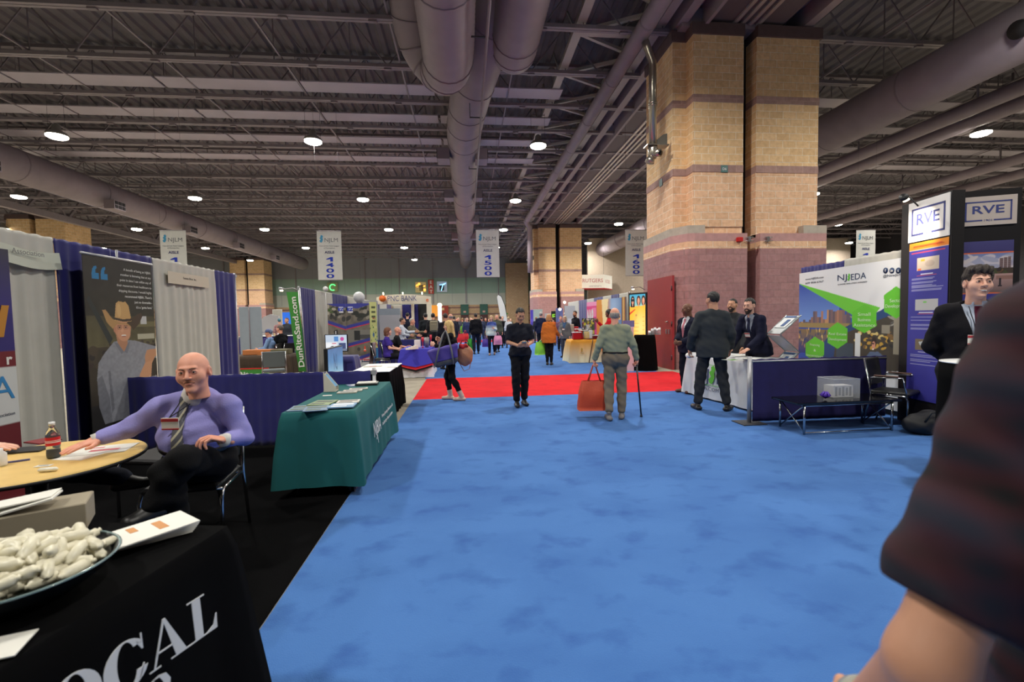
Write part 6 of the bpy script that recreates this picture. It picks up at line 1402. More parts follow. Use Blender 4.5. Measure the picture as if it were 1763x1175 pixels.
# bank booth
def bank():
    y = 22.5; xl, xr = aty(648, 515, y)[0], aty(742, 515, y)[0]; t = thing('bank_booth', 'curved cream booth header reading PNC BANK on two cream walls', 'booth', ((xl+xr)/2, y, 0)); W = xr-xl; cream = mat('booth_cream', (226, 216, 194), .6)
    zt = aty(695, 508, y)[2]; zb = aty(695, 524, y)[2]
    b = MB(); n = 20; vs = []
    for i in range(n+1):
        u = i/n; x = (u-.5)*W; yy = -.5*math.cos((u-.5)*math.pi)+0; zt_ = zt-.1*(2*(u-.5))**2; vs += [(x, yy, zb), (x, yy, zt_), (x, yy+.05, zb), (x, yy+.05, zt_)]
    fs = []
    for i in range(n): k = i*4; fs += [(k, k+4, k+5, k+1), (k+2, k+3, k+7, k+6), (k+1, k+5, k+7, k+3), (k, k+2, k+6, k+4)]
    b.add(vs, fs, 0, False); b.build('header', cream, t)
    b = MB(); put_text(b, 'PNC BANK', (.0, -.56, zb+.13), (1, 0, 0), (0, 0, 1), .26, 'c', 0, fit=W*.52); b.build('lettering', mat('pnc_blue', (66, 70, 124), .5), t)
    b = MB(); b.tube([(-W*.36, -.36, zb+.26), (-W*.36, -.50, zb+.26)], .15, 20); b.build('logo', mat('pnc_orange', (226, 106, 30), .5), t); b = MB(); put_text(b, 'e', (W*.44, -.2, zb+.1), (1, 0, 0), (0, 0, 1), .2, 'c', .02); b.build('logo', MC['pnc_orange'], t)
    for sx, w_ in ((W*.16, .12), (W/2-.1, .22)): b = MB(); b.box((sx, 0, zb/2), (w_, .3, zb)); b.build('post', cream, t)
    b = MB(); b.box((W*.29, .3, zb/2), (.8, .05, zb)); b.build('doorway_shade_sheet', black_vinyl, t)  # black sheet stands in for the shade inside the booth opening
    for sx in (-W*.35, 0, W*.35): b = MB(); b.tube([(sx, -.3, zt), (sx, -.35, zt+.1)], .03, 6); b.build('spot_lamp', MC['warm_glow'], t)
    drape('drape_panel', 'white drape under the bank header, left part', (aty(676, 540, 22.6)[0], 22.6), (aty(692, 540, 22.6)[0], 22.6), .02, zb-.02, white_cl, None, .03, .2, step=.05)
    drape('drape_panel', 'navy drape under the bank header, behind the seated persons', (aty(692, 540, 22.6)[0]+.02, 22.6), (aty(720, 540, 22.6)[0], 22.6), .02, zb-.02, navy_cl, None, .03, .2, step=.05)
bank()
# back wall signs
def wall_sign(px0, py0, px1, py1, label, c, y=61.8, words=None, ink=(230, 225, 215), emit=0, vert=False, name='wall_sign'):
    a, b_ = aty(px0, py0, y), aty(px1, py1, y); t = thing(name, label, 'sign', ((a[0]+b_[0])/2, y, (a[2]+b_[2])/2)); w_, h_ = b_[0]-a[0], a[2]-b_[2]; b = MB(); b.box((0, 0, 0), (w_, .12, h_)); b.build('panel', c, t)
    if words:
        b = MB()
        if vert:
            for i, ch in enumerate(words): put_text(b, ch, (0, -.07, h_*.5-(i+.85)*h_/len(words)), (1, 0, 0), (0, 0, 1), h_/len(words)*.66, 'c', .03, ext=.01)
        else: put_text(b, words, (0, -.07, -h_*.25), (1, 0, 0), (0, 0, 1), h_*.5, 'c', .02, ext=.01)
        b.build('lettering', mat('ink_%d_%d_%d' % ink, ink, .6, emit=emit), t)
    return t, w_, h_
wall_sign(737, 482, 747, 506, 'red vertical EAT sign on the green back wall', mat('sign_red', (176, 52, 34), .5), words='EAT', vert=True)
t, w_, h_ = wall_sign(715, 486, 734, 504, 'square picture sign of glowing amber lights left of the EAT sign', mat('sign_tan', (170, 150, 100), .6, emit=.3))
b = MB(); b.tube([(-.5*w_*.8, -.1, .1), (.4*w_, -.1, .3)], .05, 6); 
for x_ in (-.1, .1, .25): b.tube([(x_, -.1, -.5), (x_, -.1, .2)], .05, 6)
b.build('figure', mat('figure_dark', (40, 30, 26), .6), t)
for i, (x_, z_, r_) in enumerate(((-.45, .2, .2), (-.2, .45, .16), (.5, -.35, .17), (.45, .2, .14))): b = MB(); b.tube([(x_, -.08, z_), (x_, -.12, z_)], r_, 12); b.build('bulb', mat('amber_glow', (255, 170, 70), .5, emit=2.0), t)
t, w_, h_ = wall_sign(752, 485, 770, 503, 'square picture sign with a blue neon glass right of the EAT sign', mat('sign_blue', (150, 160, 170), .6, emit=.3))
b = MB(); b.plate([(-.3, -.5), (.25, -.5), (.3, .2), (-.35, .2)], (0, -.07, 0), (1, 0, 0), (0, 0, 1), .03); b.build('glass_shape', mat('figure_dark', 0), t); b = MB(); b.tube([(-.1, -.14, -.5), (.15, -.14, .3), (.5, -.14, .45)], .045, 6); b.tube([(-.3, -.14, .25), (.3, -.14, .25)], .03, 6); b.build('neon', mat('neon_blue', (120, 200, 255), .5, emit=4), t)
t, w_, h_ = wall_sign(563, 487, 582, 502, 'pale square sign with a green neon C on the back wall', mat('sign_olive', (140, 146, 110), .6))
b = MB(); b.tube([(.05+.38*math.cos(a), -.1, -.05+.38*math.sin(a)) for a in np.linspace(.6, 5.2, 16)], .06, 6); b.build('neon', mat('neon_green', (80, 240, 120), .5, emit=2.5), t)
t, w_, h_ = wall_sign(739, 526, 760, 545, 'bright orange food court panel on the back wall', mat('court_orange', (232, 150, 50), .6, emit=.35), y=61.5)
t, w_, h_ = wall_sign(758, 527, 772, 543, 'red food court panel beside the orange panel', mat('court_red', (150, 50, 34), .6), y=61.6)
b = MB(); b.lathe([(.45, -.2), (.45, .2)], 14, (-.35, -.1, .1)) if False else b.box((-.3, -.08, .2), (.6, .03, .3)); b.build('picture', mat('court_cream', (214, 186, 130), .6), t)
for px in (793, 826, 446): 
    a, b_ = aty(px, 524, 61.9), aty(px+14, 543, 61.9); t = thing('green_doorway', {793: 'left one of the two green door surrounds on the back wall', 826: 'right one of the two green door surrounds on the back wall', 446: 'far left green doorway on the back wall near the grey panels'}[px], 'doorway', ((a[0]+b_[0])/2, 61.85, 0)); w_ = b_[0]-a[0]
    b = MB(); b.box((0, 0, 2.9), (w_, .2, 1.4)); b.build('surround', mat('door_teal', (38, 84, 74), .6), t); b = MB(); b.box((0, 0, 1.1), (w_, .12, 2.2)); b.build('door_leaf', mat('door_brown', (70, 34, 34), .6), t); b = MB(); b.box((0, -.12, 2.6), (.35, .03, .25)); b.build('exit_plate', mat('exit_red', (190, 150, 140), .5), t)
# white pillar display near the food court
p = aty(757, 530, 30); t = thing('light_pillar', 'thin white lit pillar near the orange food court', 'pillar', (p[0], 30, 0)); b = MB(); b.box((0, 0, 1.2), (.25, .25, 2.4)); b.build('column', mat('pillar_white', (230, 232, 236), .5, emit=.3), t); b = MB(); b.lathe([(.1, 2.4), (.16, 2.5), (.1, 2.62), (.0, 2.64)], 10); b.build('lamp', MC['warm_glow'], t)
# feather flag in the distance
p = aty(868, 548, 28); t = thing('feather_flag', 'white feather flag with green letters beyond the crowd', 'flag', (p[0], 28, 0)); zt = aty(866, 508, 28)[2]; b = MB()
out = [(-.1, 0), (.25, 0), (.17, 1.2), (.03, 2.0), (-.16, 2.5), (-.33, 2.62), (-.42, 2.5), (-.36, 2.1), (-.2, 1.0)]; k = (zt-.4)/2.62
b.plate([(x, y*k) for x, y in out], (0, 0, .4), (1, 0, 0), (0, 0, 1), .02); b.build('sheet', mat('banner_white', 0), t); b = MB(); b.tube([(.27, .0, 0), (.27, 0, .4), (.19, 0, 1.2*k+.4), (.05, 0, 2*k+.4), (-.15, 0, 2.53*k+.4), (-.33, 0, zt)], .02, 6); b.box((.27, 0, .02), (.5, .5, .03)); b.build('pole', black_vinyl, t)
b = MB(); 
for i, ch in enumerate('WW'): put_text(b, ch, (.17-.14*i, -.004, 1.55+i*.5), (.25, 0, 1), (-1, 0, .25), .26, 'l', .03, fit=.42)
b.build('lettering', mat('flag_green', 0), t); b = MB(); b.plate([(0, 0), (.2, .1), (.15, .3), (-.05, .25)], (-.32, -.003, 2.3*k+.2), (1, 0, 0), (0, 0, 1), .003); b.build('emblem', black_vinyl, t)
# hanging university sign
y = 42.0; a, m_, e = aty(985, 473, y), aty(1041, 473, y), aty(1063, 475, y); zb = aty(1041, 497, y)[2]
t = thing('hanging_sign', 'white hanging box sign reading RUTGERS right of the far brick column', 'sign', (m_[0], y, m_[2])); Hs = m_[2]-zb
b = MB(); xl = a[0]-m_[0]; xr = e[0]-m_[0]; b.plate([(xl, 0), (0, 0), (xr, 1.6), (xl+.8, 1.6)], (0, 0, -Hs), (1, 0, 0), (0, 1, 0), Hs); b.build('box', mat('sign_lit_white', (236, 232, 222), .5, emit=.2), t)
b = MB(); b.plate([(xl-.01, -.01), (.005, -.01), (xr+.01, 1.61), (xl+.8, 1.61)], (0, 0, -Hs-.05), (1, 0, 0), (0, 1, 0), .1); b.build('red_edge', mat('sign_red2', (170, 36, 44), .5), t)
b = MB(); put_text(b, 'RUTGERS', (-.18, -.012, -Hs*.55), (1, 0, 0), (0, 0, 1), .36, 'r', 0, fit=1.95); dd = Vector((xr, 1.6, 0)).normalized(); put_text(b, 'RUTGERS', Vector((.1, .15, -Hs*.6))+Vector((dd.y, -dd.x, 0))*.012, dd, (0, 0, 1), .34, 'l', 0, fit=1.3); b.build('lettering', mat('rutgers_red', (186, 70, 74), .5), t)
b = MB(); put_text(b, 'UNIVERSITY', (-.3, -.012, -Hs*.86), (1, 0, 0), (0, 0, 1), .11, 'r', 0, fit=1.2); b.build('lettering', mat('banner_grey', 0), t)
b = MB(); 
for x_ in (xl+.4, 0): b.tube([(x_, .3, 0), (x_, .3, 11.0-m_[2])], .015, 5)
b.build('cable', MC['dark_steel'], t)

# ================================================================ right side, far booths
RX = 6.05
def ry(px): return float(atx(px, 510, RX)[1])
for i, (a, b_, k, lab) in enumerate(((1066, 1082, 'W', 'white drape left of the tall yellow lit poster'), (1052, 1066, 'N', 'navy drape above the orange and blue backdrop, right end'), (1038, 1052, 'W', 'white drape above the orange and blue backdrop'), (1022, 1038, 'N', 'navy drape above the pink NAP poster'), (1010, 1022, 'W', 'white drape above the pink poster, left end'), (996, 1010, 'N', 'bright navy drape left of the pink NAP poster'), (978, 996, 'W', 'pale drape behind the bearded person in black'))):
    drape('drape_panel', lab, (RX, ry(b_)), (RX, ry(a)-.02), .02, 2.44, navy_cl if k == 'N' else white_cl, None, .03, .2, step=.05)
pipe_frame('pipe frame carrying the drapes of the far right row', (RX+.05, ry(1082)), (RX+.05, ry(978)), 2.44, (0, .4, .8, 1))
def vert_poster(name, label, px0, px1, Y0, Y1, pyt, zb, canvas, parts=None, m=None, frame=None, cat='poster'):
    p0, p1 = aty(px0, pyt, Y0), aty(px1, pyt, Y1); d = np.array([p1[0]-p0[0], p1[1]-p0[1], 0]); L = np.linalg.norm(d); d /= L; zt = float(p0[2]); t = thing(name, label, cat, ((p0[0]+p1[0])/2, (p0[1]+p1[1])/2, 0)); n = np.cross(d, (0, 0, 1.0))
    canvas.place('print', (p0[0], p0[1], zt), d, (0, 0, 1), L, zt-zb, t, m)
    b = MB(); e = frame[1] if frame else 0; b.plate([(-e, zb-e), (L+e, zb-e), (L+e, zt+e), (-e, zt+e)], (p0[0]-n[0]*.06, p0[1]-n[1]*.06, 0), d, (0, 0, 1), .055); wpart(b, 'frame', frame[0] if frame else grey_metal, t)
    b = MB(); 
    if zb > .1:
        for s_ in (.1, .9): q = np.array([p0[0], p0[1], 0])+d*L*s_-n*.05; b = MB(); b.tube([(q[0], q[1], .01), (q[0], q[1], zb+.05)], .02, 6); b.box((q[0], q[1], .015), (.3, .3, .02)); wpart(b, 'post', black_vinyl, t)
    return t, p0, d, L, zt, n
c = Canvas(30, 80, (224, 64, 130)); c.rect(0, 0, 1, .08, (240, 150, 190)); c.rect(.55, .12, .95, .3, (236, 130, 170)); c.rect(.05, .5, .6, .54, (240, 220, 230)); c.rect(.05, .6, .5, .63, (240, 220, 230)); c.rect(.6, .34, .95, .37, (245, 230, 240)); c.rect(.7, .4, .9, .55, (120, 30, 70))
t, p0, d, L, zt, n = vert_poster('banner_stand', 'pink NAP poster on the far right row', 1010, 1027, 19.6, 18.6, 521, .05, c); b = MB(); put_text(b, 'NAP', p0+d*L*.06+np.array([0, 0, -.95])+n*.004, d, (0, 0, 1), .62, 'l', .05, fit=L*.62); wpart(b, 'lettering', mat('ink_white', 0), t)
def ob(c_):
    c_.grad(0, (226, 150, 60), 1, (216, 110, 30)); X = c_.x; Yc = c_.y
    c_._put(np.clip((X-.42)*5, 0, 1), lambda x, y: np.stack([.10+.25*np.exp(-((x-.7)**2+(y-.15)**2)*14), .20+.30*np.exp(-((x-.7)**2+(y-.15)**2)*14), .42+.3*np.exp(-((x-.7)**2+(y-.15)**2)*14)], -1)); c_.poly([(.22, 0), (.5, 0), (.42, .5), (.33, 1), (.28, .5)], (250, 226, 170)); c_.poly([(.8, .36), (.86, .26), (.9, .33), (.95, .25), (.97, .38)], (230, 190, 130)); return c_
vert_poster('backdrop', 'wide orange and blue gradient backdrop on the far right row', 1027, 1070, 18.4, 16.2, 517, .05, ob(Canvas(70, 80, (226, 150, 60))))
c = Canvas(16, 60, (190, 130, 70)); c.rect(.3, 0, .6, 1, (226, 190, 120)); vert_poster('banner_stand', 'narrow brown banner edge right of the orange and blue backdrop', 1071, 1076, 16.0, 15.8, 512, .05, c)
# yellow lit poster with black frame
c = Canvas(70, 150, (240, 184, 60)); c.grad(0, (60, 160, 196), .22, (150, 200, 190)); c.poly([(0, .34), (.35, .27), (1, .19), (1, 1), (0, 1)], (250, 190, 60)); c.poly([(0, .34), (.35, .27), (.38, .285), (0, .385)], (216, 70, 40)); c._put(np.clip(1-np.hypot((c.x-.7)/.6, (c.y-.62)/.4), 0, 1)*.8, (255, 236, 150)); c.grad(.85, (244, 160, 30), 1, (240, 150, 20), 0, .0)
for i, (x, hc_) in enumerate(((.2, (40, 30, 30)), (.58, (70, 34, 26)), (.88, (60, 30, 24)))):
    c.ell(x, .12, .13, .095, hc_); c.rect(x-.13, .13, x+.13, .24, hc_) if i == 0 else None; c.ell(x, .125, .075, .062, (222, 160, 128)); c.rect(x-.03, .17, x+.03, .22, (222, 160, 128)); c.ell(x, .15, .03, .006, (190, 70, 70)); 
    if i == 0: c.ell(x, .10, .13, .018, (40, 40, 44)); c.rect(x-.08, .115, x+.08, .132, (30, 30, 34))
c.ell(.42, .39, .05, .02, (200, 150, 90))
for i in range(7): c.rect(.18+.03*(i % 2), .47+i*.07, .58, .476+i*.07, (200, 130, 50)); c.rect(.82, .42+i*.08, .94, .426+i*.08, (200, 130, 50))
vert_poster('lit_poster', 'tall yellow lit poster with three faces in a black frame beside the near column', 1084, 1111, 14.75, 14.2, 508, .5, c, m=attr_mat('lit_print', .5, .55), frame=(black_vinyl, .05))
arm_light('small arm light above the tall yellow poster', aty(1110, 499, 14.2), aty(1092, 496, 13.9))
# black round cup table
RT_ = (5.22, 12.75-.55)
ct = covered_table('tall round table under a black cloth beside the red door', 5.02, 12.45, .56, .56, 1.0, 0, black_cl, flare=.12, pleat=.03, wl=.22, round_=True, seed=2)
for i, (px, hn, z_) in enumerate(((1117, 2, 0), (1122, 4, 0), (1127, 5, 0), (1134, 5, 0), (1131, 4, 0))):
    p = aty(px, 578, 12.4+.06*(i % 3)); t = thing('cup_stack', ['shortest stack of white foam cups at the left edge of the black round table', 'second stack of white foam cups from the left', 'third stack of white foam cups, middle of the black round table', 'tall stack of white foam cups, second from the right', 'rightmost stack of white foam cups near the red door'][i], 'cups', (p[0], 12.35+.07*(i % 3), 1.003), 0)
    for k in range(hn): b = MB(); z = k*.028; b.lathe([(.043, z), (.032, z+.09), (.0, z+.09)], 14); b.build('cup', mat('foam_white', (228, 230, 232), .6), t)
t = thing('display_pillar', 'narrow pinkish white pillar behind the old person\'s right arm', 'pillar', (4.5, 12.3, 0)); b = MB(); b.box((0, 0, .62), (.22, .22, 1.24), bev=.01); b.build('column', mat('pillar_pink', (214, 180, 184), .6), t); b = MB(); b.box((0, 0, 1.33), (.3, .1, .18)); b.build('card_box', mat('box_lilac', (110, 110, 160), .5), t)
# yellow cloth table with baskets
def grad_cloth(name, c1, c2, z0, z1):
    m = bpy.data.materials.new(name); m.use_nodes = True; nt = m.node_tree; b_ = nt.nodes['Principled BSDF']; b_.inputs['Roughness'].default_value = .8; g = nt.nodes.new('ShaderNodeTexCoord'); s = nt.nodes.new('ShaderNodeSeparateXYZ'); nt.links.new(g.outputs['Object'], s.inputs[0])
    mr = nt.nodes.new('ShaderNodeMapRange'); mr.inputs[1].default_value = z0; mr.inputs[2].default_value = z1; nt.links.new(s.outputs[2], mr.inputs[0]); r = nt.nodes.new('ShaderNodeValToRGB'); r.color_ramp.elements[0].color = lin(c1); r.color_ramp.elements[1].color = lin(c2); nt.links.new(mr.outputs[0], r.inputs[0]); nt.links.new(r.outputs[0], b_.inputs['Base Color']); return m
yt = covered_table('table under a cloth fading from amber to white, loaded with red baskets', 3.98, 15.35, .95, .75, .78, 0, grad_cloth('amber_fade_cloth', (236, 226, 190), (226, 158, 48), .1, .7), flare=.1, pleat=.025, wl=.2, seed=7)
b = MB(); b.plate([(-.02, 0), (.02, 0), (.03, .1), (0, .14), (-.03, .1)], (-.15, -.455, .38), (1, 0, 0), (0, 0, 1), .004); b.box((-.15, -.462, .33), (.16, .004, .015)); b.build('emblem', mat('emblem_gold', (190, 150, 60), .5), yt)
wt = covered_table('plain white fronted table behind the amber cloth table', 4.4, 17.5, .95, .6, .95, 0, mat('white_front', (206, 208, 206), .7), flare=.02, seed=12)
t = thing('table_top_cover', 'black runner on the white fronted table', 'table cover', (4.4, 17.5, .955)); b = MB(); b.box((0, 0, .01), (.99, .64, .02)); b.box((0, -.33, -.05), (.99, .01, .14)); b.build('cover', black_cl, t)
for i, (dx, dy_, h_, w_, m_, lab) in enumerate(((-.25, -.15, .24, .28, ('basket_red', (170, 24, 34)), 'low red lacquer basket at the front left of the amber table'), (.02, .0, .3, .26, ('basket_red', 0), 'taller red basket in the middle of the amber table'), (-.1, .2, .34, .22, ('basket_red', 0), 'red basket at the back of the amber table'), (.28, -.1, .12, .4, ('basket_dark', (110, 16, 30)), 'dark red tray at the right of the amber table'))):
    t = thing('gift_basket', lab, 'basket', (3.98+dx, 15.35+dy_, .787)); b = MB(); b.box((0, 0, h_/2), (w_, w_*.8, h_), bev=.02); b.build('basket_body', mat(*m_, .3), t); b = MB(); b.box((0, 0, h_), (w_*1.1, w_*.9, .03), bev=.01); b.build('rim', mat('basket_rim', (216, 210, 210), .4), t)
t = thing('picture_board', 'two tall colourful picture boards standing on the amber table', 'board', (4.15, 15.3, .79)); c = Canvas(40, 40, (90, 90, 80)); c.blobs(60, 0, 0, 1, 1, .09, .07, [(200, 190, 60), (220, 210, 190), (60, 90, 60), (150, 60, 80), (60, 60, 70), (190, 200, 210)], 9)
c.place('print', (3.95, 15.24, 1.5), (1, 0, 0), (0, 0, 1), .42, .55, t); b = MB(); b.box((.01, -.03, .42), (.44, .02, .58)); b.box((.01, -.03, .08), (.3, .1, .16)); b.build('board', black_vinyl, t)
t = thing('gift_bag', 'clear cellophane gift of yellow and white items in front of the picture boards', 'gift', (4.12, 15.12, .79)); b = MB(); b.lathe([(.0, 0), (.16, .0), (.2, .12), (.16, .28), (.06, .42), (.09, .5), (.0, .5)], 18); b.build('wrap', mat('cellophane', (220, 226, 226), .1, alpha=.22), t); b = MB(); b.box((-.05, 0, .14), (.14, .16, .24), rz=.3, bev=.02); b.build('item', mat('item_yellow', (222, 190, 60), .5), t); b = MB(); b.box((.07, 0, .16), (.12, .14, .28), rz=-.2, bev=.02); b.build('item', mat('item_white', (220, 222, 224), .5), t)
for i, (dx, h_, cc, lab) in enumerate(((-.45, .3, (226, 206, 190), 'white and orange box at the back of the black runner'), (-.2, .2, (196, 30, 40), 'red box on the black runner'), (.05, .16, (60, 60, 150), 'blue box on the black runner'), (.3, .34, (226, 226, 224), 'tall white container on the black runner'), (-.6+.0, .12, (120, 90, 80), 'brown bowl at the left end of the black runner'))):
    t = thing('display_item', lab, 'box', (4.42+dx*.75, 17.5, .978)); b = MB(); b.box((0, 0, h_/2), (.18, .2, h_), bev=.015); b.build('item_body', mat('item_%d_%d_%d' % cc, cc, .5), t)
t = thing('walking_pole', 'thin dark stick leaning on the front of the amber cloth table', 'stick', (4.15, 14.85, 0)); b = MB(); b.tube([(-.09, 0, .01), (.06, .02, .78)], .014, 6); b.build('stick', mat('dark_wood', (60, 24, 26), .5), t)
# stuff along the far right row
for i, (px0, px1, Y_, pt, cc, lab) in enumerate(((938, 948, 27, 540, (216, 210, 206), 'white panel with a small red logo far right of the aisle'), (949, 957, 26, 536, (26, 34, 26), 'black panel with a green letter F in the far right row'), (957, 969, 25, 531, (120, 128, 190), 'lilac lit panel in the far right row'), (972, 990, 21.5, 527, (206, 208, 214), 'large pale panel behind the bearded person in black'), (913, 918, 30, 534, (74, 60, 170), 'narrow purple banner right of the distant feather flag'), (918, 934, 31, 533, (150, 166, 166), 'pale green panel beyond the purple banner'))):
    c = Canvas(24, 40, cc); c.rect(.3, .3, .7, .4, tuple(min(255, v+30) for v in cc))
    if i == 0: c.poly([(.4, .3), (.55, .15), (.7, .3)], (200, 60, 50))
    t, p0, d, L, zt, n = vert_poster('display_board', lab, px0, px1, Y_, Y_, pt, .05, c, cat='display panel')
    if i == 1: b = MB(); put_text(b, 'F', p0+d*L*.5+np.array([0, -.01, -.45]), (1, 0, 0), (0, 0, 1), .28, 'c', .03); wpart(b, 'lettering', mat('ink_lime', (150, 220, 60), .5, emit=.4), t)
for i, (px, py, Y_) in enumerate(((964, 533, 24), (972, 521, 24), (974, 540, 23))):
    p = aty(px, py, Y_); t = thing('spot_light', ['bright spot light over the lilac panel', 'upper spot light of the far right booth', 'lower bright globe light of the far right booth'][i], 'lamp', tuple(p)); b = MB(); b.lathe([(.0, -.08), (.07, -.04), (.08, .03), (.0, .08)], 10); b.build('bulb', MC['warm_glow'], t); b = MB(); b.tube([(0, 0, .05), (0, .1, .12), (0, .1, -p[2]+.01)], .012, 5); b.build('stem', grey_metal, t)
# ================================================================ right side, near booths
# white cloth table
njt = covered_table('white cloth table with navy letters, behind the person in the grey suit', 4.66, 7.45, .62, 1.95, .82, .085, mat('nj_white_cloth', (206, 208, 210), .8, vary=.04), flare=.09, pleat=.022, wl=.34, clear=.04, seed=21)
M_ = Matrix.Rotation(.085, 3, 'Z'); r_ = M_ @ Vector((0, -1, 0)); nl = M_ @ Vector((-1, 0, 0))
def njp(s, z): f = (.82-z)/.78; return Vector((4.66, 7.45, z))+r_*s+nl*(.31+.006+.09*.6*f**.8+.016)
u_ = (njp(0, .8)-njp(0, .2)).normalized()
b = MB(); put_text(b, 'NJ', njp(-.62, .34), r_, u_, .24, 'l', 0, fit=.36, ext=.002); put_text(b, 'EDA', njp(-.05, .33), r_, u_, .27, 'l', 0, fit=.80, ext=.002); wpart(b, 'lettering', mat('ink_navy', (20, 48, 88), .6), njt)
b = MB(); put_text(b, 'NJEDA.COM \u2022 609 858 6700', njp(.08, .19), r_, u_, .065, 'c', 0, fit=1.4, ext=.002); wpart(b, 'lettering', mat('ink_grey', (84, 90, 100), .6), njt)
b = MB(); nj = [(.0, .02), (.06, .0), (.1, .06), (.12, .14), (.1, .2), (.13, .27), (.08, .33), (.02, .3), (.03, .24), (-.02, .2), (.03, .13), (-.03, .08)]
b.plate([(x, y) for x, y in nj], njp(-.23, .31), r_, u_, .004); wpart(b, 'state_emblem', mat('ink_green', (92, 186, 50), .6), njt)
for z, a0, a1 in ((.64, -.6, .76), (.285, -.65, .78)): b = MB(); b.plate([(a0, 0), (a1, 0), (a1, .008), (a0, .008)], njp(0, z), r_, u_, .003); wpart(b, 'stripe', MC['ink_green'], njt)
for i, (px, py, lab, dc) in enumerate(((1275, 612, 'white leaflets spread at the near end of the white cloth table', None), (1262, 620, 'leaflet with a green stripe on the white cloth table', 'ink_green'), (1290, 618, 'white sheets nearest the rail post on the white cloth table', None), (1268, 606, 'pile of white papers under the hands on the white cloth table', None))):
    p = atz(px, py, .83); flat_item('leaflet', lab, 'leaflet', p[0], p[1], .822+.0045*i, .2, .26, .004+.004*(i == 3), .3*i, white_paper, (MC[dc], [(0, 0, .7, .3)]) if dc else None)
# low rail on the right
drape('rail_drape', 'low dark navy rail drape behind the coffee table on the right', (3.95, 5.93), (5.98, 5.93), .03, .90, mat('drape_dark_navy', (32, 28, 84), .85, vary=.1), None, .008, .16, seed=5)
t = thing('rail_post', 'grey metal post with flat base at the left end of the right rail', 'post', (3.90, 5.93, 0)); b = MB(); b.tube([(0, 0, .02), (0, 0, .94)], .028, 14); b.build('pole', grey_metal, t); b = MB(); b.box((0, 0, .014), (.34, .3, .012)); b.build('base', mat('base_steel', (80, 80, 84), .5, .5), t); b = MB(); b.tube([(0, 0, .87), (2.08, 0, .87)], .015, 8); b.build('crossbar', grey_metal, t)
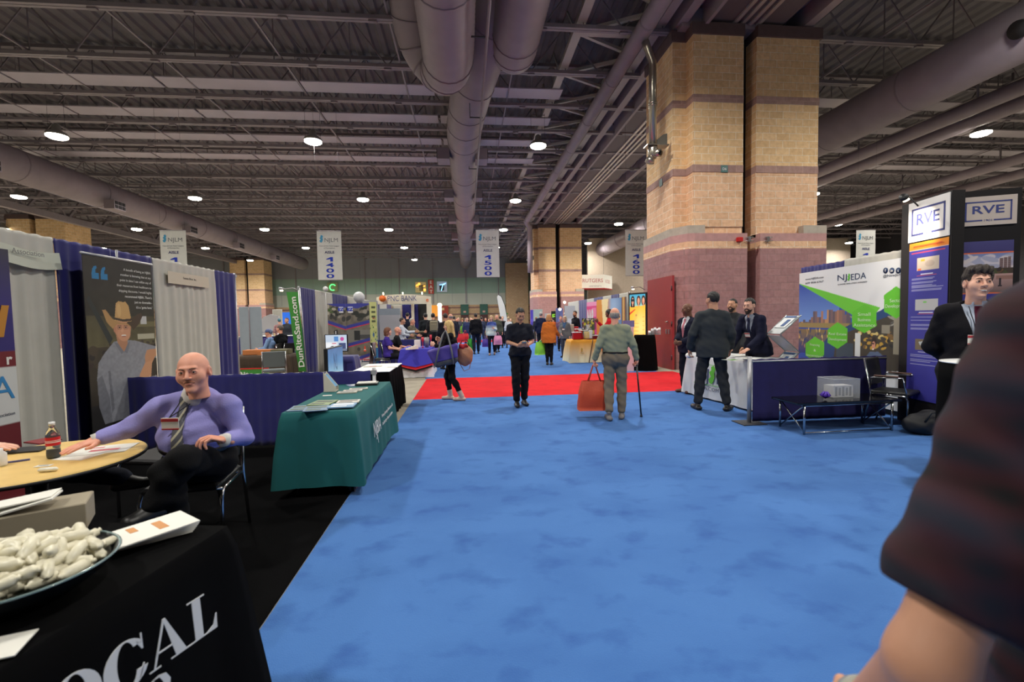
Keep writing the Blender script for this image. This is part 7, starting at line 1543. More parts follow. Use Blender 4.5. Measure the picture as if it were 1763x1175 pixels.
# backdrop wall
def njwall():
    x0, y0 = 6.28, 8.05; x1, y1 = 6.10, 5.81; d = np.array([x1-x0, y1-y0, 0.]); L = np.linalg.norm(d); d /= L; n = np.cross(d, (0, 0, 1.0)); zt = 2.28; zb = .1; Hh = zt-zb
    t = thing('backdrop', 'wide printed backdrop with green hexagons and skyline photo, right booth', 'backdrop', ((x0+x1)/2, (y0+y1)/2, 0))
    W = 250; c = Canvas(W, 230, (222, 224, 226)); s = L/Hh
    def X(px, py): 
        den = ray(px, py); tt = ((x0)*n[0]+y0*n[1]-CAMP[0]*n[0]-CAMP[1]*n[1])/(den[0]*n[0]+den[1]*n[1]); q = CAMP+den*tt; return ((q-np.array([x0, y0, 0]))@d/L, (zt-q[2])/Hh)
    P = lambda *a: [X(px, py) for px, py in a]
    # skyline photo
    c.poly(P((1374, 488), (1500, 545), (1480, 640), (1374, 640)), (38, 74, 160)); sky = P((1374, 488), (1374, 560), (1460, 540)); yt, ybm = X(1374, 488)[1], X(1374, 558)[1]
    m = c.a.copy(); c.grad(yt, (28, 60, 160), ybm, (110, 150, 214), 0, .46); keep = np.zeros(c.x.shape, bool)
    pts = P((1373, 488), (1500, 549), (1392, 625), (1373, 640)); ins = np.zeros(c.x.shape, bool)
    for i in range(4):
        ax_, ay_ = pts[i]; bx_, by_ = pts[(i+1) % 4]; ins ^= ((ay_ > c.y) != (by_ > c.y)) & (c.x < (bx_-ax_)*(c.y-ay_)/(by_-ay_+1e-9)+ax_)
    c.a = np.where(ins[..., None], c.a, m)
    r = random.Random(3)
    for i in range(26):
        px = 1376+i*3.4; h_ = r.choice([8, 12, 16, 22]) if px > 1395 else r.choice([4, 7]); h_ = 24 if 1421 < px < 1432 or 1438 < px < 1452 else h_; a, b_ = X(px, 558-h_), X(px+3.6, 558); c.rect(a[0], a[1], b_[0], b_[1], r.choice([(170, 120, 96), (140, 104, 90), (186, 140, 100), (120, 96, 100), (96, 84, 96)]))
    a, b_ = X(1374, 556), X(1470, 566); c.rect(a[0], a[1], b_[0], b_[1], (150, 130, 80)); a, b_ = X(1374, 566), X(1452, 615); c.grad(a[1], (130, 110, 70), b_[1], (30, 50, 120), a[0], b_[0]-.05); c.blobs(60, a[0], a[1], b_[0]-.06, b_[1]-.05, .006, .02, [(210, 180, 110), (60, 70, 100), (180, 140, 90), (40, 60, 110)], 6)
    # navy diagonal + indoor photo
    c.poly(P((1390, 624), (1430, 575), (1516, 535), (1560, 505), (1640, 440), (1640, 640), (1390, 640)), (30, 66, 116))
    c.poly(P((1432, 640), (1440, 580), (1490, 560), (1555, 535), (1640, 500), (1640, 640)), (64, 58, 48)); mk = X(1432, 560)+X(1640, 640)
    c.blobs(50, X(1485, 0)[0], X(0, 565)[1] if False else X(1500, 570)[1], 1, X(1500, 600)[1], .02, .012, [(190, 150, 60), (120, 90, 50), (60, 56, 50), (214, 190, 120), (40, 40, 40)], 8); c.blobs(16, X(1475, 0)[0], X(1500, 545)[1], 1, X(1500, 562)[1], .03, .006, [(150, 146, 136), (90, 88, 84), (230, 226, 210)], 9)
    a, b_ = X(1539, 545), X(1552, 612); c.rect(a[0], a[1], b_[0], b_[1], (150, 142, 124)); a, b_ = X(1518, 560), X(1532, 575); c.rect(a[0], a[1], b_[0], b_[1], (140, 134, 118)); a, b_ = X(1440, 590), X(1468, 640); c.rect(a[0], a[1], b_[0], b_[1], (60, 74, 86)); a, b_ = X(1472, 574), X(1480, 640); c.rect(a[0], a[1], b_[0], b_[1], (216, 218, 216))
    # smiling woman on the print
    q = X(1505, 590); c.ell(q[0], q[1], .020, .038, (44, 30, 26)); q = X(1504, 595); c.ell(q[0], q[1], .015, .028, (206, 142, 116)); a = X(1501, 592); c.rect(a[0]-.003, a[1]-.004, a[0]+.020, a[1]+.002, (40, 30, 34)); q = X(1503, 602); c.ell(q[0], q[1], .007, .005, (240, 232, 226)); c.poly(P((1490, 615), (1498, 606), (1512, 606), (1522, 615), (1522, 640), (1488, 640)), (84, 100, 130))
    c.poly(P((1374, 488), (1516, 530), (1500, 548), (1484, 552)), (104, 196, 52))
    hexes = ((1543, 521, 21, 28), (1488, 549, 21, 25), (1442, 578, 17, 23), (1403, 601, 16, 21))
    for cx, cy, w_, h_ in hexes: c.poly(P((cx, cy-h_), (cx+w_, cy-h_*.52), (cx+w_, cy+h_*.5), (cx, cy+h_), (cx-w_, cy+h_*.55), (cx-w_, cy-h_*.45)), (96, 190, 44))
    c.place('print', (x0, y0, zt), d, (0, 0, 1), L, Hh, t)
    b = MB(); b.plate([(0, zb), (L, zb), (L, zt), (.06, zt), (0, zt-.08)], (x0-n[0]*.07, y0-n[1]*.07, 0), d, (0, 0, 1), .06); wpart(b, 'panel', mat('panel_pale', 0), t)
    b = MB(); b.box(((x0+x1)/2, (y0+y1)/2, .05), (.12, L*.9, .1), rz=.09); wpart(b, 'base', black_vinyl, t)
    def at(px, py): q = X(px, py); return np.array([x0, y0, zt])+d*q[0]*L-np.array([0, 0, q[1]*Hh])+n*.003
    k = .0092
    def put(s, px, py, h_, fitpx, col, bold=0, al='c'):
        b = MB(); a, e = at(px-fitpx/2, py), at(px+fitpx/2, py); put_text(b, s, at(px, py), d, (0, 0, 1), h_, 'c', bold, fit=np.linalg.norm(e-a)); wpart(b, 'lettering', mat('ink_%d_%d_%d' % col, col, .6), t)
    put('NJ', 1450, 483, .10, 16, (44, 62, 96)); put('EDA', 1478, 481, .10, 26, (44, 62, 96)); put('ECONOMIC DEVELOPMENT AUTHORITY', 1467, 489, .022, 50, (70, 74, 84))
    b = MB(); b.plate([(x*.36, y*.36) for x, y in nj], at(1460, 483)-np.array([0, 0, .01]), d, (0, 0, 1), .002); wpart(b, 'state_emblem', MC['ink_green'], t)
    put('www.NJEDA.com', 1402, 481, .036, 31, (60, 66, 84)); put('609 858 6767', 1402, 488, .034, 31, (60, 66, 84)); put('@NewJerseyEDA', 1547, 475, .036, 54, (60, 66, 84))
    for i, px in enumerate((1525, 1536, 1547, 1558)):
        q = at(px, 466); b = MB(); b.tube([q, q+n*.002], .042, 18); wpart(b, 'social_icon', mat('ink_navy', 0), t); b = MB(); put_text(b, 'f' if i == 0 else ('in', 't', '>')[i-1], q+n*.003-np.array([0, 0, .018]), d, (0, 0, 1), .04, 'c', .02); wpart(b, 'social_letter', mat('ink_white', 0), t)
    for (cx, cy, w_, h_), ws in zip(hexes, (('Sector', 'Development'), ('Small', 'Business', 'Assistance'), ('Real Estate', 'Development'), ('Financing', '&', 'Incentives'))):
        for i, s_ in enumerate(ws): put(s_, cx, cy+4-(len(ws)-1)*4.5+i*9.4, .052 if cx > 1480 else .045, w_*2*(.9 if len(s_) > 9 else .52 if len(s_) > 1 else .12), (206, 232, 190))
    drape('drape_panel', 'dark drape edge above the left end of the green hexagon backdrop', (x0+.12, y0+.1), (x0+.06, y0-.95), .02, 2.40, navy_cl, None, .02, .1)
    drape('drape_panel', 'white drape edge above the green hexagon backdrop', (x0+.06, y0-.97), (x1+.2, y1), .02, 2.42, white_cl, None, .02, .1)
njwall()
# literature rack
t = thing('literature_rack', 'zigzag clear and steel literature rack between the white table and the backdrop', 'rack', (4.98, 6.75, 0)); stl = mat('rack_steel', (170, 176, 180), .3, .7)
zs_ = [1.50, 1.20, .92, .62, .32, .04]; xs_ = [.22, -.16, .20, -.16, .2, -.1]
for s_ in (-.16, .16):
    b = MB(); b.tube([(xs_[i]*.9, s_, zs_[i]) for i in range(6)], .011, 6); b.build('side_rail', stl, t)
for i in range(5):
    a, e = Vector((xs_[i], 0, zs_[i])), Vector((xs_[i+1], 0, zs_[i+1])); u = (e-a).normalized(); b = MB(); n_ = Vector((0, 1, 0)); b.plate([(-.15, .02), (.15, .02), (.15, (e-a).length-.02), (-.15, (e-a).length-.02)], a, (0, 1, 0), u, .006); b.build('shelf', mat('rack_white', (206, 212, 214), .3) if i % 2 == 0 else mat('rack_clear', (200, 210, 214), .1, alpha=.55), t)
    if i in (0, 2): b = MB(); b.plate([(-.12, .05), (.12, .05), (.12, .33), (-.12, .33)], a+Vector((-.01, 0, .012)), (0, 1, 0), u, .003); pr0 = b.build('brochure', mat('rack_paper', (222, 226, 228), .5), t); b = MB(); b.plate([(-.12, .05), (.12, .05), (.12, .09), (-.12, .09)], a+Vector((-.014, 0, .016)), (0, 1, 0), u, .004); b.plate([(-.07, .14), (.0, .14), (.0, .3), (-.07, .3)], a+Vector((-.014, 0, .016)), (0, 1, 0), u, .004); b.build('print', mat('rack_blue', (60, 90, 140), .5), pr0)
b = MB(); b.box((0, 0, .02), (.36, .36, .03)); b.build('base', stl, t)
# coffee table
t = thing('coffee_table', 'low black topped coffee table with chrome legs on the blue carpet', 'table', (4.77, 5.45, 0)); b = MB(); b.box((0, 0, .40), (1.42, .5, .03), bev=.006); b.build('tabletop', mat('gloss_black', (10, 10, 14), .12), t)
for sx in (-1, 1):
    for sy in (-1, 1): b = MB(); b.tube([(sx*.60, sy*.22, .01), (sx*.60, sy*.22, .39)], .014, 8); b.build('leg', chrome, t)
    b = MB(); b.tube([(sx*.60, -.22, .03), (sx*.60, .22, .38)], .009, 6); b.tube([(sx*.60, -.22, .38), (sx*.60, .22, .03)], .009, 6); b.build('cross_brace', chrome, t)
b = MB(); b.tube([(-.6, -.22, .03), (.6, -.22, .03)], .010, 6); b.build('stretcher', chrome, t); b = MB(); b.tube([(-.6, -.22, .37), (.6, -.22, .37), (.6, .22, .37), (-.6, .22, .37)], .010, 6, closed=True, mi=0); b.build('rim_frame', chrome, t)
t = thing('acrylic_box', 'clear acrylic raffle box with a printed list inside on the coffee table', 'box', (4.86, 5.50, .416)); cp = mat('acrylic', (235, 240, 245), .05, alpha=.13)
b = MB()
for c_, d_ in (((0, -.14, .125), (.36, .005, .25)), ((0, .14, .125), (.36, .005, .25)), ((-.18, 0, .125), (.005, .28, .25)), ((.18, 0, .125), (.005, .28, .25)), ((0, 0, .252), (.365, .285, .005))): b.box(c_, d_)
b.build('case', cp, t)
b = MB(); b.tube([(-.18, -.14, .253), (.18, -.14, .253), (.18, .14, .253), (-.18, .14, .253)], .003, 5, closed=True); b.build('edge', mat('edge_light', (200, 206, 214), .3), t)
b = MB(); b.box((0, .0, .085), (.28, .16, .15)); b.build('paper_block', mat('paper_block', (196, 194, 196), .7), t); b = MB()
for i in range(5): b.box((-.1+i*.05, -.0815, .085), (.03, .002, .12-.02*(i % 2)))
b.build('print', mat('print_grey', 0), t)
t = thing('purple_flower', 'small purple bow ornament beside the acrylic box', 'ornament', (4.56, 5.36, .416)); b = MB()
for a in range(6): b.tube([(0, 0, .02), (.05*math.cos(a), .05*math.sin(a), .06), (.02*math.cos(a+.5), .02*math.sin(a+.5), .1)], [.01, .02, .008], 6)
b.build('bow', mat('bow_purple', (84, 50, 170), .5), t)
stack_chair('black chrome armchair beside the coffee table, in front of the rail', 5.68, 5.50, math.pi+.5, arms=True)
t = thing('duffel_bag', 'dark bag slumped on the carpet under the chrome armchair', 'bag', (5.62, 5.05, 0)); v, q = net(lambda P: smin(elli(P, (0, 0, .13), (.26, .16, .14)), elli(P, (.12, .02, .2), (.12, .1, .1)), .05)+.008*np.sin(P[:, 0]*30)*np.sin(P[:, 2]*40), (-.3, -.2, 0), (.3, .2, .34), .015)
v[:, 2] = np.maximum(v[:, 2], .01); o = bpy.data.objects.new('bag_body', mesh_np('bag_body', v, q)); COL.objects.link(o); o.parent = t; o.data.materials.append(mat('bag_black', (22, 22, 26), .7)); b = MB(); b.tube([(-.12, -.12, .18), (-.08, -.16, .3), (.06, -.16, .31), (.1, -.12, .2)], .012, 6); b.build('strap', MC['bag_black'], t)
b = MB(); b.box((.18, -.15, .13), (.1, .02, .12)); b.build('pocket', mat('bag_white', (190, 186, 186), .6), t)

# kiosk towers
def towers():
    bw = mat('tower_black', (24, 20, 20), .5); t = thing('kiosk_tower', 'narrow black display tower with RVE sign and blue text panel, facing the aisle', 'display', (6.0, 5.4, 0))
    def tower(t, A, B, zt, depth, sign, panel_fn, nm, spx, ppx, ink, sw):
        A = np.array([*A, 0.]); B = np.array([*B, 0.]); d = B-A; L = np.linalg.norm(d); d /= L; n = np.cross(d, (0, 0, 1.0))
        b = MB(); b.plate([(0, 0.01), (L, .01), (L, zt), (0, zt)], tuple(A-n*depth), d, (0, 0, 1), depth); wpart(b, 'tower_body', bw, t)
        def hit(px, py): den = ray(px, py); tt = (A-CAMP)[:2]@n[:2]/(den[:2]@n[:2]); q = CAMP+den*tt; return (q-A)@d, q[2]
        s0, z1 = hit(*spx[0]); s1, z0 = hit(*spx[1]); O = A+n*.004
        b = MB(); b.plate([(s0, z0), (s1, z0), (s1, z1), (s0, z1)], O, d, (0, 0, 1), .012); wpart(b, 'sign_plate', sign, t)
        W_ = s1-s0; H_ = z1-z0; cx, cz = (s0+s1)/2, (z0+z1)/2; O2 = A+n*.018
        b = MB(); put_text(b, 'RVE', O2+d*cx+np.array([0, 0, cz-.09*H_]), d, (0, 0, 1), H_*.28, 'c', .015, fit=W_*.56); put_text(b, '1901', O2+d*cx+np.array([0, 0, cz-.37*H_]), d, (0, 0, 1), H_*.075, 'c', .0, fit=W_*.14)
        x0, x1, y0, y1, e = s0+W_*.09, s1-W_*.09, z0+H_*.15, z1-H_*.17, H_*.045
        for R4 in ((x0, x1, y1-e, y1), (x0, x0+e, y0, y1), (x1-e, x1, y0, y1), (x0, cx-W_*.1, y0, y0+e), (cx+W_*.1, x1, y0, y0+e)): b.plate([(R4[0], R4[2]), (R4[1], R4[2]), (R4[1], R4[3]), (R4[0], R4[3])], O2, d, (0, 0, 1), .001)
        wpart(b, 'lettering', mat('ink_rve', (64, 72, 130), .6), t)
        s0, z1 = hit(*ppx[0]); s1 = hit(*ppx[1])[0]; z0 = .35; panel_fn(t, A+n*.008, d, n, s0, s1, z0, z1)
    def textpanel(t, A, d, n, s0, s1, z0, z1):
        c = Canvas(90, 300, (58, 56, 150)); Hh = z1-z0; c.noise(.06, 6, 10, 2); F_ = lambda z: z
        c.grad(0, (240, 150, 30), .045, (236, 130, 40)); c.rect(0, .045, 1, .049, (236, 214, 180)); c.rect(.12, .018, .85, .028, (216, 96, 40)); c.rect(.06, .062, .92, .070, (206, 70, 90))
        c.rect(.22, .10, .78, .18, (206, 190, 172)); c.rect(.32, .11, .42, .122, (230, 180, 50)); c.rect(.24, .165, .33, .178, (230, 120, 70)); c.ell(.55, .14, .12, .02, (190, 172, 156)); c.rect(.32, .20, .64, .205, (210, 206, 226)); c.rect(.22, .209, .72, .214, (190, 80, 80))
        r = random.Random(4)
        for y_ in [.225, .232, .25, .256, .27, .276, .282, .296, .302, .308]: c.rect(.08, y_, r.uniform(.6, .92), y_+.0028, (170, 170, 210))
        c.rect(.2, .36, .78, .43, (190, 188, 186)); c.ell(.45, .378, .05, .006, (120, 200, 90)); c.rect(.3, .44, .66, .445, (210, 206, 226)); c.rect(.26, .449, .7, .454, (190, 80, 80))
        for y_ in [.465, .471, .49, .495, .512, .518, .524, .54, .546, .552]: c.rect(.08, y_, r.uniform(.6, .9), y_+.0028, (170, 170, 210))
        c.rect(.22, .61, .78, .68, (120, 104, 84)); c.poly([(.3, .63), (.6, .615), (.72, .65), (.42, .67)], (190, 194, 196)); c.rect(.3, .69, .62, .695, (210, 206, 226))
        for y_ in [.71, .716, .722, .74, .746, .752, .77, .776]: c.rect(.1, y_, r.uniform(.6, .85), y_+.0028, (170, 170, 210))
        c.place('print', A+d*s0+np.array([0, 0, z1]), d, (0, 0, 1), s1-s0, Hh, t); b = MB(); put_text(b, 'Storm Water System Management', A+d*(s0+s1)/2+n*.002+np.array([0, 0, z1-Hh*.030]), d, (0, 0, 1), .02, 'c', 0, fit=(s1-s0)*.78, res=1); wpart(b, 'lettering', mat('ink_orange', (206, 90, 40), .6), t)
    def photopanel(t, A, d, n, s0, s1, z0, z1):
        c = Canvas(110, 260, (60, 56, 110)); Hh = z1-z0; c.grad(0, (74, 70, 120), .07, (64, 58, 110)); c.rect(0, .068, 1, .075, (226, 110, 60)); c.grad(.075, (110, 130, 176), .17, (196, 176, 180)); c.blobs(30, 0, .10, 1, .18, .16, .02, [(206, 196, 200), (170, 168, 186), (214, 200, 196)], 3)
        for i in range(3): c.rect(.76+i*.07, .105-.004*i, .82+i*.07, .17, (130, 104, 100)); [c.rect(.765+i*.07, .11+j*.012, .815+i*.07, .114+j*.012, (96, 78, 80)) for j in range(5)]
        c.rect(0, .165, 1, .20, (70, 56, 44)); c.blobs(20, 0, .16, .8, .20, .06, .014, [(96, 64, 44), (54, 44, 40), (110, 84, 50)], 5); c.grad(.20, (190, 150, 140), .31, (110, 88, 84)); c.rect(.7, .21, 1, .235, (150, 110, 96))
        c.poly([(.62, .2), (.68, .165), (.74, .2)], (70, 76, 44)); c.poly([(.8, .2), (.86, .175), (.92, .2)], (70, 76, 44)); c.rect(.755, .225, .795, .27, (40, 34, 40)); c.rect(.74, .268, .81, .275, (40, 34, 40)); c.rect(0, .312, 1, .32, (226, 110, 60)); c.grad(.32, (60, 56, 130), 1, (54, 52, 140))
        c.place('print', A+d*s0+np.array([0, 0, z1]), d, (0, 0, 1), s1-s0, Hh, t)
    sg = mat('sign_plate_white', (240, 236, 230), .5); tower(t, (6.006, 5.77), (5.892, 5.02), 2.985, .15, sg, textpanel, 'a', ((1567, 352), (1636, 405)), ((1567, 421), (1635, 421)), None, 0)
    t2 = thing('kiosk_tower', 'wide black display tower with RVE sign above a plaza photo, behind the smiling person', 'display', (6.3, 5.0, 0)); tower(t2, (6.067, 5.12), (6.643, 4.87), 2.985, .15, mat('sign_plate_warm', (206, 190, 176), .6), photopanel, 'b', ((1652, 342), (1749, 385)), ((1650, 418), (1745, 418)), None, 0)
towers()
p = aty(1563, 346, 4.35); t = thing('clip_light', 'black arm lamp shining on the narrow tower sign', 'lamp', (5.97, 5.5, 2.9)); b = MB(); b.tube([(5.97, 5.5, 2.9), (5.8, 5.46, 3.0), tuple(aty(1560, 337, 5.3))], .01, 6); wpart(b, 'arm', black_vinyl, t)
q = aty(1556, 339, 5.3); b = MB(); b.tube([q, q+np.array([.05, .05, -.03])], [.05, .04], 10); wpart(b, 'lamp_head', black_vinyl, t); b = MB(); b.tube([q+np.array([.03, .0, -.035]), q+np.array([.04, .0, -.05])], .035, 10); wpart(b, 'bulb', MC['warm_glow'], t)
sp = bpy.data.lights.new('kiosk_spot', 'SPOT'); sp.energy = 60; sp.spot_size = math.radians(75); sp.spot_blend = .6; sp.shadow_soft_size = .05; sp.color = (1, .86, .7); so = bpy.data.objects.new('kiosk_spot', sp); COL.objects.link(so); so.location = tuple(q+np.array([.02, -.02, -.09])); so.rotation_euler = (Vector((5.97, 5.5, 2.55))-Vector(so.location)).to_track_quat('-Z', 'Y').to_euler()
# cocktail table in front of the smiling person
covered_table('tall round black cloth cocktail table with white top, lower right', 3.93, 3.05, .55, .55, 1.12, 0, black_cl, flare=.03, pleat=.02, wl=.3, round_=True, seed=31)
t = thing('table_top_cover', 'white round cover on the tall black cocktail table', 'table cover', (3.93, 3.05, 1.124)); b = MB(); b.lathe([(.0001, 0), (.28, 0), (.28, .008), (.0001, .01)], 32); b.build('cover', MC['white_cover'], t)

# ================================================================ people in the foreground and middle
def stand_at(px, yfeet, ytop, label, rot, z_extra=0.0, **kw):
    p = atz(px, yfeet); H = float(aty(px, ytop, p[1])[2]); kw.setdefault('lod', 2); return person(label, (p[0], p[1], .009), rot, H*.99, **kw), p, H*.99
PI = math.pi
# person in black polo looking at the phone
LA = dict(elR=(.21, .02, 1.14), elL=(-.21, .02, 1.14), wrR=(.075, .25, 1.09), wrL=(-.075, .25, 1.09), N=(0, .01, 1.455), H=(0, .06, 1.615), anR=(.08, .02, .085), toR=(.10, .18, .03), knR=(.09, .05, .50), anL=(-.08, -.10, .10), toL=(-.09, .07, .03), knL=(-.085, -.02, .50))
o, p, H = stand_at(897, 700, 529, 'person in black polo shirt walking towards the camera looking down at a phone', PI+.10, pose=LA, sk='tan', hair=('short', (22, 20, 22)), top=('polo', (30, 32, 42)), legs=(20, 20, 24), shoes=(30, 30, 32), sleeve=.5, lod=1, look=(4, -26, 0), hands=('hold', 'hold'), hdir={'R': ((-.5, .7, .15), (-.75, -.3, .6)), 'L': ((.5, .7, .15), (.75, -.3, .6))}, hem=.06)
S_ = H/1.75; t = thing('phone', 'phone with pale case held by the person in the black polo shirt', 'phone', (p[0], p[1], 0), PI+.10); b = MB(); b.box((0, 0, 0), (.08, .012, .15), M=Matrix.Translation((0, .315*S_, 1.135*S_)) @ Matrix.Rotation(-.95, 4, 'X'), bev=.004); b.build('phone_body', mat('phone_case', (196, 176, 150), .4), t)
b = MB(); put_text(b, '-', (.06, .14, 1.35), (-1, 0, 0), (0, 0, 1), .03, 'c')
# old person with cane and orange bag, from behind
OM = dict(elR=(.27, -.03, 1.15), wrR=(.335, .04, .90), elL=(-.25, -.05, 1.15), wrL=(-.32, .03, .90), N=(0, .0, 1.44), H=(0, .035, 1.600), knR=(.10, .04, .50), anR=(.09, .0, .085), toR=(.12, .17, .03), knL=(-.10, .0, .50), anL=(-.11, -.14, .12), toL=(-.13, .02, .035), C=(0, .01, 1.27))
o, pO, HO = stand_at(1060, 722, 526, 'old balding person in olive shirt seen from behind, walking with a cane', -.22, pose=OM, sk='rosy', hair=('fringe', (160, 150, 140)), top=('tucked', (146, 150, 126)), legs=(126, 114, 98), shoes=(120, 116, 116), lod=1, look=(-8, -4, 0), hands=('grip', 'grip'), fat=1.18, hem=-.04, glasses=True, hdir={'R': ((.0, .35, -1), (-1, 0, 0)), 'L': ((0, .15, -1), (1, 0, 0))})
def body_to_world(loc, rot, H, q): S = H/1.75; c, s = math.cos(rot), math.sin(rot); return Vector((loc[0]+(q[0]*c-q[1]*s)*S, loc[1]+(q[0]*s+q[1]*c)*S, q[2]*S))
hR = body_to_world(pO, -.22, HO, (.335, .085, .835)); t = thing('walking_cane', 'black walking cane in the right hand of the old person', 'cane', (hR.x, hR.y, 0)); k_ = atz(1104, 719)
b = MB(); b.tube([(k_[0], k_[1], .03), (hR.x, hR.y, hR.z-.02), ], .012, 10); wpart(b, 'shaft', mat('cane_black', (14, 14, 16), .3), t); b = MB(); b.tube([(hR.x-.03, hR.y-.09, hR.z+.0), (hR.x, hR.y-.02, hR.z+.012), (hR.x+.01, hR.y+.07, hR.z-.004)], [.012, .015, .012], 10); wpart(b, 'handle', MC['cane_black'], t); b = MB(); b.tube([(k_[0], k_[1], .009), (k_[0], k_[1], .04)], [.022, .015], 10); wpart(b, 'rubber_tip', MC['cane_black'], t)
def tote(label, top, w, d, h, m, rz=0, handle=.22, cat='bag', name='tote_bag', bulge=.02, hm=None, taper=.8, squash=1.0):
    """bag hanging from the hand at world point top"""
    t = thing(name, label, cat, (top[0], top[1], top[2]), rz); b = MB(); n = 9; vs = []; R = 7; N = 4*n
    for j in range(R+1):
        f = j/R; W_ = w*(taper+(1-taper)*f**.7); D_ = d*(.35+.65*min(1, f*2.2)); z = -handle-h*f
        for k in range(4):
            for i in range(n):
                u = i/n; a, c2 = [((-1, -1), (1, -1)), ((1, -1), (1, 1)), ((1, 1), (-1, 1)), ((-1, 1), (-1, -1))][k]; x, y = a[0]+(c2[0]-a[0])*u, a[1]+(c2[1]-a[1])*u
                bb_ = bulge*math.sin(math.pi*u)*math.sin(math.pi*f)+.006*math.sin(9*f+5*x+3*y+k); vs.append((x*(W_/2+bb_*(k % 2)), y*(D_/2+bb_*((k+1) % 2)), z))
    fs = [(j*N+i, (j+1)*N+i, (j+1)*N+(i+1) % N, j*N+(i+1) % N) for j in range(R) for i in range(N)]+[tuple(range(R*N, (R+1)*N))]
    b.add(vs, fs, 0, True); b.add([(v[0]*.94, v[1]*.9, v[2]) for v in vs[:N*2]], [(i, (i+1) % N, N+(i+1) % N, N+i) for i in range(N)]+[tuple(range(2*N-1, N-1, -1))], 0, True); b.build('bag_body', m, t)
    for s in (-1, 1): b = MB(); b.tube([(-w*.2, s*d*.17, -handle-.03), (-.02, s*.012, -.01), (0, s*.008, 0.005), (.02, s*.012, -.01), (w*.2, s*d*.17, -handle-.03)], .009, 6); b.build('handle', hm or m, t)
    return t
hL = body_to_world(pO, -.22, HO, (-.32, .06, .845)); bg = tote('large orange shopping bag in the left hand of the old person', hL, .50, .2, .44, mat('orange_bag', (196, 70, 36), .6, bump=.1), rz=-.1, handle=.24, taper=.72)
b = MB(); b.box((0, 0, -.27), (.16, .06, .05), bev=.02); b.build('contents', mat('bag_contents', (60, 60, 130), .6), bg)
# blonde person with bags
BW = dict(elR=(.20, .12, 1.16), wrR=(.13, .26, 1.28), elL=(-.19, .15, 1.13), wrL=(-.12, .33, 1.20), knR=(.09, .12, .50), anR=(.09, .06, .10), toR=(.10, .22, .035), knL=(-.09, -.02, .50), anL=(-.09, -.22, .10), toL=(-.09, -.06, .035), N=(0, .01, 1.44), H=(0, .05, 1.60))
o, pB, HB = stand_at(779, 690, 549, 'blonde person in black top with purple shoulder bag and beige boots, in profile', PI/2-.15, pose=BW, sk='fair', head='f', hair=('long', (214, 178, 116)), top=('tshirt', (20, 19, 22)), legs=(18, 17, 20), shoes=(206, 176, 160), boots=True, cuff=.3, lod=1, look=(8, -6, 0), hands=('hold', 'hold'), hem=.05)
q = body_to_world(pB, PI/2-.15, HB, (-.27, .10, 1.02)); t = thing('shoulder_bag', 'big purple bag with grey bottom on the shoulder of the blonde person', 'bag', (q.x, q.y, q.z), 0)
b = MB(); v, qq = net(lambda P: smax(smax(elli(P, (0, 0, 0), (.40, .155, .34)), np.abs(P[:, 2]+.04)-.20, .03)+.006*np.sin(P[:, 0]*25+P[:, 2]*14), -9+0*P[:, 0], .01), (-.42, -.17, -.3), (.42, .17, .25), .018)
Rm = np.array(Matrix.Rotation(-.22, 3, 'Y').transposed())*.82
for nm_, sel, m_ in (('bag_body', 1, mat('purple_nylon', (78, 62, 150), .6, bump=.2)), ('bag_bottom', -1, mat('grey_nylon', (70, 70, 78), .6))):
    f_ = lambda P, sel=sel: np.maximum(np.linalg.norm(np.maximum(np.abs(P+np.array([0, 0, .03]))-np.stack([.25+P[:, 2]*.25, .07+0*P[:, 0], .15+0*P[:, 0]], 1), 0), axis=1)-.06-(sel < 0)*.004+.006*np.sin(P[:, 0]*25+P[:, 2]*14), (-.125-P[:, 2])*sel)
    v, qq = net(f_, (-.42, -.17, -.3), (.42, .17, .25), .014); ob = bpy.data.objects.new(nm_, mesh_np(nm_, v@Rm, qq)); COL.objects.link(ob); ob.parent = t; ob.data.materials.append(m_)
for s in (-1, 1):
    b = MB(); b.tube([(-.16, s*.16, -.2), (-.09, s*.15, .1), (-.02, s*.07, .36), (.03, .03, .44), (.08, s*.07, .34), (.14, s*.15, .08), (.17, s*.16, -.17)], .016, 6); b.build('strap', mat('strap_grey', (110, 110, 112), .7), t)
q = body_to_world(pB, PI/2-.15, HB, (-.05, -.30, .98)); t = thing('handbag', 'brown leather handbag behind the blonde person', 'bag', (q.x, q.y, q.z)); v, qq = net(lambda P: elli(P, (0, 0, 0), (.15, .12, .20))+.012*np.sin(P[:, 0]*26+P[:, 2]*9)*np.sin(P[:, 2]*18), (-.2, -.16, -.26), (.2, .16, .26), .014)
ob = bpy.data.objects.new('bag_body', mesh_np('bag_body', v, qq)); COL.objects.link(ob); ob.parent = t; ob.data.materials.append(mat('tan_leather', (176, 116, 84), .5, bump=.2)); b = MB(); b.tube([(-.08, 0, .15), (-.05, 0, .28), (.05, 0, .29), (.09, 0, .15)], .009, 6); b.build('handle', mat('dark_wood', 0), t); b = MB(); b.tube([(-.1, .02, -.15), (-.02, .02, -.3), (.08, .02, -.26), (.11, .02, -.12)], .007, 6); b.build('strap', MC['tan_leather'], t)
t = thing('scarf', 'red scarf end hanging behind the blonde person above the brown handbag', 'scarf', (q.x-.03, q.y-.05, q.z+.17)); v, qq = net(lambda P: elli(P, (0, 0, 0), (.09, .045, .055))+.010*np.sin(P[:, 0]*50+P[:, 2]*30), (-.17, -.1, -.14), (.17, .1, .14), .012); ob = bpy.data.objects.new('cloth', mesh_np('cloth', v, qq)); COL.objects.link(ob); ob.parent = t; ob.data.materials.append(mat('scarf_red', (170, 22, 36), .8))

